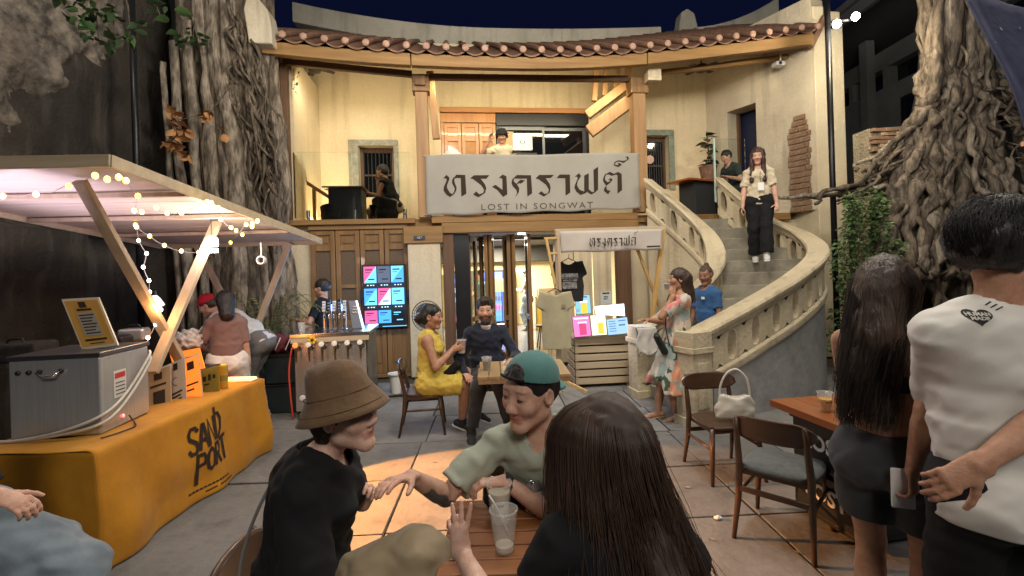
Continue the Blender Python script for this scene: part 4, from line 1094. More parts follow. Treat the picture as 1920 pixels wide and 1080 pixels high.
class Fig:
    """person with local axes x right, y forward, z up; origin on the floor"""
    def __init__(s, label, loc, heading, H=1.7, sex='m', skin='light', res=.012, name='person', group=None):
        s.root = empty(name, (loc[0], loc[1], loc[2] if len(loc) > 2 else 0), R(heading - 90), label, 'person', group)
        s.H, s.sex, s.res = H, sex, res; s.k = H / 1.7; s.skin = V(*SKINS[skin]) if isinstance(skin, str) else V(*skin)
        s.Mi = (Matrix.Translation(s.root.location) @ Matrix.Rotation(R(heading - 90), 4, 'Z')).inverted()
        s.j = {}; s.hands = {}; s.shw = (.172 if sex == 'm' else .145) * s.k; s.bulk = 1.0; s.tattoo = None
        s.female = sex == 'f'
    def L(s, p): q = s.Mi @ Vector(p); return V(q.x, q.y, q.z)
    def spine(s, pelvis, lean=0, side=0, twist=0, lean2=None, rise=.285):
        """lean: forward degrees of the lower spine, lean2: of the chest"""
        k = s.H; p = V(pelvis); rt = V(1., 0, 0)
        u1 = rotm((0, 1, 0), side) @ rotm((1, 0, 0), -lean) @ V(0, 0, 1.)
        l2 = lean if lean2 is None else lean2
        u2 = rotm((0, 1, 0), side) @ rotm((1, 0, 0), -l2) @ V(0, 0, 1.)
        s.u1, s.u2 = u1, u2
        s.r1 = unit(rotm((0, 1, 0), side * .5) @ rt)
        s.r2 = unit(rotm(u2, twist) @ rotm((0, 1, 0), side) @ rt)
        s.f2 = np.cross(u2, s.r2)
        s.j['pel'] = p; s.j['waist'] = p + u1 * k * .11; s.j['chest'] = s.j['waist'] + u2 * k * (rise - .11)
        s.j['neck'] = s.j['chest'] + u2 * k * .035
        for sd, sg in (('R', 1), ('L', -1)):
            s.j['sh' + sd] = s.j['chest'] + s.r2 * sg * s.shw - u2 * .012 * k
            s.j['hip' + sd] = p + s.r1 * sg * .052 * k * (1.1 if s.female else 1.0)
    def head(s, yaw=0, pitch=0, roll=0, fwd=.02, scale=1.0, drop=0.0):
        """yaw + to the figure's left, pitch + down"""
        M = rotm((0, 0, 1), yaw) @ rotm((0, 1, 0), roll) @ rotm((1, 0, 0), -pitch)
        s.hx, s.hy, s.hz = M @ V(1., 0, 0), M @ V(0, 1., 0), M @ V(0, 0, 1.)
        s.hs = 1.05 * scale * (s.k ** .4) * (.96 if s.female else 1.0)
        s.hc = s.j['neck'] + unit(s.u2 * .6 + V(0, 0, .5)) * .128 * s.hs * 1.08 + s.hy * fwd + V(0, 0, .012 - drop)
    def hp(s, x, y, z): return s.hc + (s.hx * x + s.hy * y + s.hz * z) * s.hs
    def arm(s, sd, wrist, pole=(0, -.3, -1), hd=None, palm=None, curl=(20, 22, 25, 28), spread=.0, thumb=0.0):
        a = s.j['sh' + sd]; e, w = ik(a, wrist, .172 * s.H, .152 * s.H, pole)
        s.j['el' + sd], s.j['wr' + sd] = e, w
        d = unit(w - e) if hd is None else unit(V(*hd)); n = V(0, 0, -1.) if palm is None else V(*palm)
        n = unit(n - d * (n @ d)); s.hands[sd] = (w, d, n, curl, spread, thumb)
    def arm_down(s, sd, out=.12, fwd=.02, bend=.06):
        sg = 1 if sd == 'R' else -1
        s.arm(sd, s.j['sh' + sd] + V(sg * out * .6, fwd + bend, -.315 * s.H), (sg * .2, -1, 0), palm=(-sg, 0, 0))
    def leg(s, sd, ankle, pole=(0, 1, .2), toe=None):
        k_, a = ik(s.j['hip' + sd], ankle, .245 * s.H, .245 * s.H, pole)
        s.j['kn' + sd], s.j['an' + sd] = k_, a; s.j['toe' + sd] = unit(V(*(toe if toe is not None else (0, 1, -.25))))
    def stand(s, lean=0, stance=.09, hipz=.515, **kw):
        s.spine((0, 0, hipz * s.H), lean, **kw)
        for sd, sg in (('R', 1), ('L', -1)): s.leg(sd, (sg * stance, -.01, .075 * s.k), toe=(sg * .25, 1, -.22))
    # ---------------------------------------------------------------- body
    def body(s, fine=True, shoe=False, headres=None, handres=None, name='body'):
        B = SDF(); j = s.j; k = s.k; b = s.bulk; f = s.female
        B.cap(j['hipL'], j['hipR'], .098 * k * b, k=.03, side=s.u1, asp=1.1)
        B.cap(j['pel'], j['waist'], .098 * k * b, (.088 if f else .098) * k * b, k=.04, side=s.r1, asp=1.3)
        B.cap(j['waist'], j['chest'] - s.u2 * .07 * k, (.088 if f else .1) * k * b, (.10 if f else .115) * k * b, k=.05, side=s.r2, asp=1.32)
        B.cap(j['shL'] + s.r2 * .03, j['shR'] - s.r2 * .03, .052 * k * b, k=.05)
        if f:
            for sg in (-1, 1): B.ell(j['chest'] - s.u2 * .095 * k + s.r2 * sg * .062 * k + s.f2 * .085 * k, (.052 * k * b, .05 * k * b, .055 * k * b), k=.03)
        for sg in (-1, 1): B.ell(j['pel'] - s.u1 * .03 + s.r1 * sg * .06 * k - np.cross(s.u1, s.r1) * .055, (.075 * k * b, .075 * k * b, .08 * k * b), k=.04)
        B.cap(j['neck'] - s.u2 * .05, s.hp(0, -.022, -.055), (.047 if f else .056) * k, (.045 if f else .054) * k, k=.035)
        B.cap(j['chest'] + s.u2 * .035 - s.r2 * .07, j['chest'] + s.u2 * .035 + s.r2 * .07, .035 * k, k=.05)
        for sd in 'LR':
            B.cap(j['sh' + sd], j['el' + sd], .048 * k * b, .036 * k * b, k=.02)
            B.cap(j['el' + sd], j['wr' + sd], .036 * k, .025 * k, k=.015, prof=([0, .25, 1], [.036 * k * b, .040 * k * b, .024 * k]))
            B.cap(j['hip' + sd], j['kn' + sd], .085 * k * b, .055 * k * b, k=.03)
            bk = unit(np.cross(j['kn' + sd] - j['an' + sd], V(1., 0, 0)))
            B.cap(j['kn' + sd], j['an' + sd], .053 * k, .036 * k, k=.02, prof=([0, .3, .7, 1], [.052 * k * b, .058 * k * b, .044 * k * b, .036 * k]))
            t = j['toe' + sd]; an = j['an' + sd]
            up = unit(V(0, 0, 1.) - t * t[2]); heel = an - t * .045 * k - up * .035 * k
            B.cap(heel, an + t * .10 * k - up * .042 * k, .033 * k, .026 * k, k=.02, side=np.cross(t, up), asp=1.15)
            B.cap(an + t * .10 * k - up * .045 * k, an + t * .155 * k - up * .05 * k, .026 * k, .02 * k, k=.015, side=np.cross(t, up), asp=1.6)
        zones = []
        for sd, hh in s.hands.items():
            w, d, n, curl, spread, th = hh; q = s.k * (.93 if f else 1.0); sv = np.cross(d, n) if sd == 'R' else np.cross(n, d)
            B.cap(w - d * .01, w + d * .082 * q, .0145 * q, .0135 * q, k=.012, side=sv, asp=2.35)
            for i, (o, ln) in enumerate(((.029, .072), (.0095, .08), (-.0095, .074), (-.028, .058))):
                p = w + d * (.084 - abs(o - .008) * .12) * q + sv * o * q; dd = unit(d + sv * (o * spread * 22)); c = curl[i]
                r0 = (.0092, .0092, .0088, .0078)[i] * q
                for sgm, fr in enumerate((.45, .31, .24)):
                    dd = rotm(np.cross(d, n), c * (.8, 1.0, .8)[sgm]) @ dd
                    p2 = p + dd * ln * fr * q; B.cap(p, p2, r0 * (1 - .07 * sgm), r0 * (.93 - .09 * sgm), k=.004); p = p2
            p = w + d * .022 * q + sv * .022 * q + n * .006; dd = unit(d * (.62 + th) + sv * .75 + n * .28) if th > -1 else unit(d * .75 - sv * .35 + n * .55)
            B.cap(w + d * .01, p + dd * .02, .014 * q, .0135 * q, k=.01)
            for ln, r0 in ((.042, .0118), (.03, .0102), (.02, .0088)):
                p2 = p + dd * ln * q; B.cap(p, p2, r0 * q, r0 * .9 * q, k=.005); p = p2; dd = unit(dd + d * .25 + n * .18 - sv * .1)
            if handres: zones.append((w + d * .08, V(.11, .11, .11), handres))
        # head and face
        E = lambda c, r, kk=.015, op='add': B.ell(s.hp(*c), [x * s.hs for x in r], (s.hx, s.hy, s.hz), kk * s.hs, op)
        Cp = lambda a, b_, r0, r1, kk=.01: B.cap(s.hp(*a), s.hp(*b_), r0 * s.hs, r1 * s.hs, kk * s.hs)
        E((0, -.014, .034), (.074, .094, .083)); E((0, .03, -.022), (.0605, .064, .082), .03)
        jw = .046 if f else .054
        Cp((-jw + .008, .0, -.062), (-.015, .068, -.096), .022, .014, .03); Cp((jw - .008, .0, -.062), (.015, .068, -.096), .022, .014, .03)
        E((0, .072, -.097), (.021, .019, .018), .03)
        for sg in (-1, 1):
            E((sg * .036, .062, -.018), (.028, .028, .026), .025)                       # cheekbone
            E((sg * .031, .104, .014), (.018, .022, .011), .014, 'sub')                  # socket
            E((sg * .031, .078, .013), (.0165, .012, .0125), .006)                       # lids
            E((sg * .076, -.006, -.004), (.011, .022, .032), .008); E((sg * .084, -.002, -.002), (.006, .012, .02), .006, 'sub')
            E((sg * .0125, .097, -.029), (.0085, .011, .0085), .008)                    # nostril wing
        Cp((-.038, .072, .036), (.038, .072, .036), .0105, .0105, .025)                      # brow
        Cp((0, .085, .024), (0, .103, -.012), .0072, .0105, .014); E((0, .108, -.021), (.0125, .0125, .0115), .012)
        Cp((-.02, .083, -.0555), (.02, .083, -.0555), .007, .007, .006); Cp((0, .089, -.054), (0, .089, -.054), .0085, .0085, .008)
        Cp((-.016, .083, -.068), (.016, .083, -.068), .0085, .0085, .006); B.cap(s.hp(-.022, .095, -.0615), s.hp(.022, .095, -.0615), .0022 * s.hs, k=.005, op='sub')
        if headres: zones.append((s.hc, V(.12, .12, .14) * s.hs, headres))
        skin = s.skin
        def tint(P):
            c = np.tile(skin, (len(P), 1)); q = (P - s.hc) / s.hs; x, y, z = q @ s.hx, q @ s.hy, q @ s.hz
            def blend(mask, col):
                c[:] = c + (V(*col) - c) * mask[:, None]
            sm = lambda v, a, b_: np.clip((v - a) / (b_ - a), 0, 1)
            near = (np.abs(x) < .1) & (np.abs(z) < .14) & (np.abs(y) < .13)
            cheek = near * np.exp(-(((np.abs(x) - .042) / .022) ** 2 + ((z + .028) / .024) ** 2)) * sm(y, .03, .06) * .18
            blend(cheek, skin * V(1.05, .72, .68))
            lip = near * np.exp(-((x / .025) ** 4 + ((z + .0615) / .0125) ** 4)) * sm(y, .07, .08)
            blend(lip * .9, getattr(s, 'lip', skin * V(.82, .5, .46)))
            br = near * np.exp(-(((np.abs(x) - .032) / .02) ** 4 + ((z - .036 + .2 * (np.abs(x) - .032) ** 1 * .3) / .0042) ** 4)) * sm(y, .05, .065)
            blend(br * min(.7, .0045 / s.res), (.02, .015, .012))
            if getattr(s, 'beard', 0):
                bd = near * np.clip(sm(-z, .035, .05) * sm(y, -.02, .02) * 1.0, 0, 1) * (1 - np.exp(-((x / .019) ** 4 + ((z + .0615) / .009) ** 4))) * sm(-z + 0 * y, .0, .01)
                mu = bd * s.beard; blend(np.clip(mu, 0, 1), (.035, .024, .018))
            for sd in 'LR':
                w, d, n, *_ = s.hands[sd]
                rel = (P - w) @ d; dist = np.linalg.norm(P - w - d * .1, axis=1)
                blend(((rel > .08) & (dist < .1)) * .12, skin * V(1.1, .75, .7))
            if s.tattoo: s.tattoo(P, c)
            return c
        me = B.mesh(name, M_SKIN, s.res, zones, tint=tint)
        o = piece(name, me, s.root)
        return o
    def eyes(s, look=(0, 1, 0), closed=False, r=.0122):
        if s.res >= .0094: closed, M_ = True, 1.7
        else: M_ = 1.0
        for sg in (-1, 1):
            b = MB(); c = s.hp(sg * .031, .0812, .0125); Mx = frame(c, s.hx, s.hy, s.hz)
            b.ell((0, 0, 0), (.0128 * s.hs, .0125 * s.hs, (.0015 * M_ if closed else .0045) * s.hs), 12, 8, Mx @ Matrix.Translation((0, .0025, 0)))
            e = b.build('eye', M_EYE if not closed else M_IRIS, s.root, smooth=True)
            if not closed:
                b = MB(); b.ell((look[0] * .006, .0118, look[2] * .003), (.0062 * s.hs, .003 * s.hs, .0062 * s.hs), 10, 6, Mx); b.build('iris', M_IRIS, e, smooth=True)
    # ---------------------------------------------------------------- clothes
    def put(s, S, name, m, res=None, fine=()):
        return piece(name, S.mesh(name, m, res or s.res, fine), s.root)
    def tee(s, m, loose=.013, sleeve=.72, hem=.07, neck=.062, wr=.0035, name='tshirt', tight=False, cutout=None, sl_w=.012, seed=1, res=None, longs=False, belly=0.0):
        S = SDF(); j = s.j; k = s.k; b = s.bulk; f = s.female; l = loose
        ub = (j['chest'] - j['pel']); Lb = np.linalg.norm(ub); lo = j['pel'] - s.u1 * hem * k
        w = .092 if f else .1; ch = .102 if f else .115
        S.cap(lo, j['waist'] + s.u2 * .01, w * k * b + l, k=.03, side=s.r1, asp=1.38, flat=True, prof=([0, .5, 1], [.105 * k * b + l * 1.1, .103 * k * b + l, w * k * b + l + belly]))
        S.cap(j['waist'] - s.u2 * .02, j['chest'] - s.u2 * .05 * k, w * k * b + l, ch * k * b + l * .8, k=.05, side=s.r2, asp=1.33)
        S.cap(j['shL'] + s.r2 * .035, j['shR'] - s.r2 * .035, .051 * k * b + l * .4, k=.04)
        S.cap(j['chest'] + s.u2 * .03 - s.r2 * .08, j['chest'] + s.u2 * .03 + s.r2 * .08, .036 * k + l * .5, k=.05)
        if f:
            for sg in (-1, 1): S.ell(j['chest'] - s.u2 * .095 * k + s.r2 * sg * .062 * k + s.f2 * .085 * k, (.055 * k * b + l * .5, .053 * k * b + l * .5, .06 * k * b), k=.04)
        for sd in 'LR':
            a = j['sh' + sd]; e = a + (j['el' + sd] - a) * (1.0 if longs else sleeve)
            S.cap(a, a + V(0, 0, .001), .050 * k * b + l * .5, k=.025)
            S.cap(a, e, .05 * k * b + l * .4, (.04 * k * b if longs else .046 * k * b) + sl_w, k=.03, flat=not longs)
            if longs:
                wv = j['el' + sd] + (j['wr' + sd] - j['el' + sd]) * .96
                S.cap(j['el' + sd], wv, .042 * k * b + sl_w * .8, .03 * k + sl_w * .6, k=.02, flat=False)
        S.wrinkle(wr, 19, seed); S.wrinkle(wr * .6, 41, seed + 3)
        if neck:
            S.cap(j['neck'] - s.u2 * (.035 if not f else .05), j['neck'] + s.u2 * .2, neck * k, neck * k * 1.5, k=.008, op='sub')
            S.ell(j['neck'] + s.f2 * .035 - s.u2 * .03, (neck * k, neck * k, neck * k * 1.1), k=.01, op='sub')
        if hem > .045:
            for sg in (-1, 1): S.ell(j['pel'] - s.u1 * .02 + s.r1 * sg * .06 * k - np.cross(s.u1, s.r1) * .055, (.09 * k * b + l, .09 * k * b + l, .095 * k * b), k=.05)
            S.cut(lo, -s.u1, within=(lo - s.u1 * .05, .3))
        if cutout: cutout(S)
        return s.put(S, name, m, res)
    def trousers(s, m, loose=.018, upto=.93, flare=0.0, name='trousers', wr=.004, seed=2, waist=.07, res=None, knee=1.0):
        S = SDF(); j = s.j; k = s.k; b = s.bulk; l = loose
        S.cap(j['hipL'], j['hipR'], .1 * k * b + l, k=.03, side=s.u1, asp=1.1)
        S.cap(j['pel'] - s.u1 * .02, j['pel'] + s.u1 * waist * k, .104 * k * b + l * .8, k=.04, side=s.r1, asp=1.32, flat=True)
        for sg in (-1, 1): S.ell(j['pel'] - s.u1 * .03 + s.r1 * sg * .06 * k - np.cross(s.u1, s.r1) * .055, (.078 * k * b + l, .078 * k * b + l, .083 * k * b + l), k=.04)
        for sd in 'LR':
            h, kn, an = j['hip' + sd], j['kn' + sd], j['an' + sd]
            if upto <= .5:
                S.cap(h, h + (kn - h) * upto * 2, .09 * k * b + l, .07 * k * b + l * 1.6 + flare, k=.03, flat=True)
            else:
                S.cap(h, kn, .088 * k * b + l, .06 * k * b + l, k=.03)
                S.cap(kn, kn + (an - kn) * (upto - .5) * 2, .06 * k * b + l, .042 * k + l + flare, k=.03, flat=False)
                if upto < 1.2: S.cut(kn + (an - kn) * (upto - .5) * 2.05, an - kn, within=(kn + (an - kn) * (upto - .5) * 2.05 + unit(an - kn) * .06, .12))
        S.wrinkle(wr, 17, seed); S.wrinkle(wr * .5, 38, seed + 5)
        return s.put(S, name, m, res)
    def skirt(s, m, length=.45, flare=.08, loose=.015, name='skirt', wr=.004, seed=3, waist=.08):
        S = SDF(); j = s.j; k = s.k; b = s.bulk
        top = j['pel'] + s.u1 * waist * k; bot = j['pel'] - V(0, 0, length)
        S.cap(top, bot, .1, .1, k=.03, side=s.r1, asp=1.3, flat=True, prof=([0, .3, 1], [.095 * k * b + loose, .112 * k * b + loose, .112 * k * b + loose + flare]))
        for sg in (-1, 1): S.ell(j['pel'] - s.u1 * .03 + s.r1 * sg * .06 * k - np.cross(s.u1, s.r1) * .055, (.08 * k * b + loose, .08 * k * b + loose, .085 * k * b + loose), k=.05)
        S.wrinkle(wr, 22, seed, (1, 1, .25)); S.wrinkle(wr * .5, 40, seed + 2, (1, 1, .3))
        return s.put(S, name, m)
    def shoes(s, m, sole=None, name='shoe', low=False):
        for sd in 'LR':
            S = SDF(); t = s.j['toe' + sd]; an = s.j['an' + sd]; k = s.k; up = unit(V(0, 0, 1.) - t * t[2]); sdv = np.cross(t, up)
            S.cap(an - t * .048 * k - up * .035 * k, an + t * .09 * k - up * .045 * k, .042 * k, .035 * k, k=.02, side=sdv, asp=1.08)
            S.cap(an + t * .09 * k - up * .045 * k, an + t * .165 * k - up * .052 * k, .035 * k, .026 * k, k=.015, side=sdv, asp=1.4)
            if not low: S.cap(an - up * .03, an + up * .02 * k, .045 * k, k=.02)
            S.cut(an - up * .078 * k, -up)
            o = s.put(S, name, m, min(s.res, .01))
            if sole:
                S = SDF(); S.cap(an - t * .052 * k - up * .068 * k, an + t * .165 * k - up * .068 * k, .044 * k, .04 * k, k=.01, side=sdv, asp=1.05)
                S.cut(an - up * .058 * k, up); S.cut(an - up * .082 * k, -up)
                q = piece('sole', S.mesh('sole', sole, min(s.res, .01)), o)
    # ---------------------------------------------------------------- hair
    def hair(s, m, kind='short', vol=.012, name='hair', extra=None, seed=1, res=None, amp=.0028):
        S = SDF(); v = vol; hs = s.hs
        E = lambda c, r, kk=.015, op='add': S.ell(s.hp(*c), [x * hs for x in r], (s.hx, s.hy, s.hz), kk * hs, op)
        Cp = lambda a, b_, r0, r1, kk=.02, **q: S.cap(s.hp(*a), s.hp(*b_), r0 * hs, r1 * hs, kk * hs, **q)
        E((0, -.016, .036), (.074 + v, .093 + v, .083 + v))
        if kind in ('long', 'bob', 'bun', 'curly'): E((0, -.055, -.01), (.072 + v, .06 + v, .075 + v), .03)
        else: E((0, -.05, .0), (.07 + v * .6, .055 + v * .8, .06 + v * .6), .03)
        if extra: extra(S, E, Cp)
        S.wrinkle(amp, 60, seed, (1, 1, .3)); S.wrinkle(amp * .6, 120, seed + 2, (1, 1, .3))
        E((0, .105, -.04), (.068, .075, .088), .015, 'sub')
        E((0, .11, .0), (.05, .05, .05), .02, 'sub')
        if kind in ('short',):
            for sg in (-1, 1): E((sg * .094, .022, -.04), (.042 + v * .6, .05, .06), .015, 'sub')
            E((0, -.07, -.095), (.09, .06, .045), .02, 'sub')
        return s.put(S, name, m, res or min(s.res, .008))
def strands(fig, name, m, n, path, seed, r=.0016, steps=11):
    """many fine locks following path(u, v, k) -> points in figure coordinates"""
    q = random.Random(seed); w = MB()
    for i in range(n):
        pts = [Vector(tuple(p)) for p in path(q, i / n)]
        rr_ = [r * (1 - .55 * k / (len(pts) - 1)) for k in range(len(pts))]
        w.tube(pts, rr_, 3, cap=False)
    return w.build(name, m, fig.root, smooth=True)
def strap(fig, name, m, pts, w=.012, h=.004, smooth=True):
    b = MB(); P = [Vector(tuple(p)) for p in pts]; n = 24; prev = None
    b.tube([spl(P, i / n) for i in range(n + 1)], w / 2, 6)
    return b.build(name, m, fig.root, smooth=True)
# ================================================================== DRINKS STALL ON THE LEFT
M_PLY = mat('plywood', (.56, .47, .37), (.44, .36, .28), rough=.6, scale=1.0, bump=.1, stretch=(1.5, 14, 14), contrast=(.3, .7))
M_PINE = wood('pine', (.50, .39, .27), (.38, .28, .18), axis=2, rough=.6)
M_PINEX = wood('pine_x', (.52, .42, .29), (.40, .31, .2), axis=0, rough=.6)
M_STEEL = mat('steel', (.50, .50, .50), (.56, .58, .60), rough=.27, metal=.62, scale=1, stretch=(60, 60, 2), bump=.05, bscale=2)
M_ORANGE = mat('orange_cloth', (.54, .24, .006), (.42, .17, .004), rough=.75, scale=2.6, bump=.5, bscale=7, sheen=.1)
M_INK = mat('print_brown', (.03, .018, .012), rough=.8)
M_WHITE = mat('white_plastic', (.72, .71, .68), rough=.45)
M_BLACKP = mat('black_plastic', (.012, .012, .013), rough=.45)
st = empty('drinks_stall', (-2.6, 3.45, 0), 0, 'timber drinks stall with V braces and a flat plywood canopy hung with fairy lights', 'market stall')
SO = st.location
PL = [Vector((-2.40, 2.83, 2.44)), Vector((-2.40, 5.95, 2.15)), Vector((-4.45, 5.95, 2.16)), Vector((-4.45, 2.83, 2.47))]
def pl_(a, b, dz=0): return PL[0].lerp(PL[1], a).lerp(PL[3].lerp(PL[2], a), b) + Vector((0, 0, dz)) - SO
for i in range(3):
    w = MB(); a0, a1 = i / 3 + .002, (i + 1) / 3 - .002; w.grid(lambda a, b: pl_(a0 + (a1 - a0) * a, b, .012), 4, 4, thick=(0, 0, .014)); w.build('canopy_board', M_PLY, st)
for (p, q) in ((pl_(0, 0), pl_(1, 0)), (pl_(1, 0), pl_(1, 1)), (pl_(0, 1), pl_(1, 1)), (pl_(0, 0), pl_(0, 1))):
    w = MB(); w.bar(p, q, .022, .075); w.build('canopy_batten', M_PINEX, st, bevel=.003)
for a in (.23, .48, .74):
    w = MB(); w.bar(pl_(a, .015, -.018), pl_(a, .985, -.018), .05, .036); w.build('canopy_batten', M_PINE, st, bevel=.003)
def vb(p, q, w_=.04, h_=.085):
    w = MB(); w.bar(p, q, w_, h_, up=(1, 0, 0)); w.build('brace', M_PINE, st, bevel=.004)
vb(tuple(Vector((-2.84, 4.18, .735)) - SO), tuple(Vector((-2.9, 3.17, 2.40)) - SO)); vb(tuple(Vector((-2.80, 3.62, 1.0)) - SO), tuple(Vector((-2.84, 4.54, 2.26)) - SO))
vb((-.78, 2.42, .7), (-.17, 2.42, 2.14), .04, .07); vb((-.66, 2.46, .7), (-1.36, 2.46, 2.14), .04, .07)
w = MB(); w.b2((-.78, 2.4, 0), (-.66, 2.5, .75)); w.build('leg_frame', M_PINE, st, bevel=.004)
# hanging lantern and the naked bulb
w = MB(); c = at(397, 455, 4.36) - SO
w.tube([tuple(c + Vector((0, 0, .26))), tuple(c + Vector((0, 0, .06)))], .004, 6); lan = w.build('lantern_cord', M_BLACKP, st)
M_LAN = mat('lantern_glow', (1, 1, 1), emis=(1, .95, .85), estr=16, sample=False)
w = MB(); w.lathe([(.0, -.035), (.05, -.035), (.055, 0), (.05, .035), (.0, .04)], 16, Matrix.Translation(c)); w.build('lamp_glass', M_LAN, lan, smooth=True)
w = MB(); w.lathe([(.0, .043), (.052, .04), (.03, .062), (.0, .066)], 14, Matrix.Translation(c)); w.build('lamp_cap', M_WHITE, lan)
w = MB(); w.box(tuple(c + Vector((-.005, .0, -.075))), (.13, .004, .04)); w.build('price_tag', mat('card', (.5, .47, .4), rough=.8), lan)
w = MB(); w.box(tuple(c + Vector((-.005, -.0035, -.075))), (.1, .002, .012)); w.build('tag_line', M_INK, lan)
lamp('stall_lantern', 'POINT', tuple(at(400, 455, 4.3)), 26, (1, .84, .74), .1)
lamp('stall_tube', 'AREA', (-3.5, 3.6, 2.05), 12, (.86, .72, 1.0), 1.2, (-3.4, 3.9, 2.5))
# fairy lights
M_FAIRY = mat('fairy_glow', (1, 1, 1), emis=(1.0, .66, .08), estr=5, sample=False)
M_FAIRYW = mat('fairy_white', (1, 1, 1), emis=(1.0, .93, .78), estr=9, sample=False)
M_WIRE = mat('white_wire', (.4, .37, .33), rough=.6)
fs_ = empty('fairy_lights', tuple(SO + Vector((0, 0, 2))), 0, 'string of small yellow fairy lights looped under the plywood canopy', 'fairy lights')
F0 = fs_.location
fb = MB().ell((0, 0, 0), (.017, .017, .021), 10, 7).mesh('bulb', M_FAIRY, True); fbw = MB().ell((0, 0, 0), (.013, .013, .017), 10, 7).mesh('bulb', M_FAIRYW, True)
c3 = lambda x, y: (x / 3, y / 3 + 280)
under = [(15, 262), (203, 253), (387, 208), (535, 148), (603, 168), (668, 157), (708, 176), (776, 262), (755, 345), (798, 352), (880, 327), (940, 358), (1020, 358), (1072, 340), (1110, 316), (1125, 300), (1165, 297), (1188, 302), (1228, 330), (1205, 338), (1242, 393), (1300, 440), (1328, 456), (1363, 480)]
under2 = [(1297, 524), (1385, 423), (1420, 417), (1448, 403), (1418, 435)]
pts = []
def plane_pt(px, py, drop=.085):
    d = Vector(_ray(px, py)); n = (PL[1] - PL[0]).cross(PL[3] - PL[0]); o = Vector((0, 0, CAM_H)); p0 = PL[0] - Vector((0, 0, drop))
    return o + d * ((p0 - o).dot(n) / d.dot(n))
for ch in (under, under2):
    prev = None
    for x, y in ch:
        p = plane_pt(*c3(x, y)) - F0; piece('bulb', fb, fs_, p)
        if prev is not None:
            w = MB(); m_ = (prev + p) / 2 - Vector((0, 0, .012)); w.tube([prev + Vector((0, 0, .012)), m_, p + Vector((0, 0, .012))], .0022, 5); w.build('wire', M_WIRE, fs_)
        prev = p
ch = [(762, 425, 4.4), (768, 435, 4.38), (842, 488, 4.4), (925, 540, 4.42), (1020, 572, 4.4), (1118, 580, 4.38)]
ch2 = [(768, 437, 3.88), (780, 513, 3.6), (825, 585, 3.55), (806, 663, 3.52), (838, 738, 3.5), (842, 803, 3.48), (860, 870, 3.47), (905, 903, 3.43), (872, 950, 3.4), (875, 985, 3.38), (832, 1060, 3.34)]
for cc in (ch, ch2):
    prev = None
    for x, y, Y in cc:
        Y = Y if Y > 4 else Y * 1.12; p = at(*c3(x, y), Y) - F0; piece('bulb', fbw if Y < 4.1 else fb, fs_, p)
        if prev is not None:
            w = MB(); w.tube([prev, (prev + p) / 2 - Vector((0, 0, .01)), p], .003, 5); w.build('wire', M_WIRE, fs_)
        prev = p
# work lamp clipped to the brace, throwing orange light to the paving
wl = empty('clip_lamp', tuple(at(292, 575, 3.78)), 0, 'clip lamp with white shade and glowing amber bulb at the crossing of the braces', 'lamp')
w = MB(); w.lathe([(.02, .09), (.035, .085), (.05, .05), (.062, .0), (.06, -.003), (.045, .05), (.02, .078)], 18, Matrix.Rotation(R(-18), 4, 'Y'), cap=False); w.build('lamp_shade', mat('lamp_shade_white', (.7, .68, .8), rough=.4, emis=(.75, .7, 1), estr=.7, sample=False), wl, smooth=True)
w = MB(); w.ell((0, 0, 0), (.03, .03, .038), 14, 9, Matrix.Translation((.006, 0, -.02))); w.build('lamp_bulb', mat('amber_glow', (1, 1, 1), emis=(1, .55, .12), estr=14, sample=False), wl, smooth=True)
w = MB(); w.tube([(-.0, 0, .08), (-.02, .03, .12), (-.05, .06, .1)], .008, 6); w.build('clip', M_BLACKP, wl)
lamp('amber_spot', 'SPOT', tuple(at(302, 580, 3.70) + Vector((.06, .0, 0))), 1250, (1, .40, .10), .03, (-.62, 3.55, 0), 42, .12)
lamp('amber_bulb', 'POINT', tuple(at(296, 582, 3.68)), 4, (1, .5, .2), .03)
# table and its cloth
TX, TY0, TY1, TZ = -2.50, 2.74, 4.62, .72
tb = empty('folding_table', (-2.9, 3.7, 0), 0, 'long folding table hidden under the orange cloth of the drinks stall', 'table')
w = MB(); w.b2((-.38, -.9, .68), (.37, .88, .712)); w.build('tabletop', M_WHITE, tb)
for x in (-.33, .33):
    for y in (-.8, .8):
        w = MB(); w.b2((x - .015, y - .015, 0), (x + .015, y + .015, .68)); w.build('leg', M_BAR, tb)
tcl = empty('tablecloth', (TX, 3.7, 0), 0, 'orange cloth with dark SAND PORT lettering hanging to the ground from the stall table', 'tablecloth')
def fold(y, z): d = max(0, (TZ - z)); return .055 * d + (.026 * math.sin(y * 7.3 + .6 + z * 1.5) + .016 * math.sin(y * 15.1 + z * 3) + .014 * math.sin(y * 4 - z * 6) + .03 * mnoise.noise(Vector((y * 3, z * 4, 2)))) * min(1, d * 1.8)
def clothf(a, b):
    y = (TY0 + (TY1 - TY0) * a) - 3.7; s = b * 1.5
    if s < .76: return (-.76 + s, y, TZ + .004 + .003 * math.sin(y * 9 + s * 14))
    if s < .80:
        t = (s - .76) / .04 * math.pi / 2; return (.0 + .025 * math.sin(t), y, TZ - .025 * (1 - math.cos(t)) + .004)
    z = max(TZ - .025 - (s - .80) * 1.0, .012); z = TZ - .025 - (s - .80) / .70 * (TZ - .04)
    return (.025 + fold(y, z), y, z)
w = MB(); w.grid(clothf, 60, 60, thick=(-.003, 0, -.003)); w.build('cloth', M_ORANGE, tcl, smooth=True)
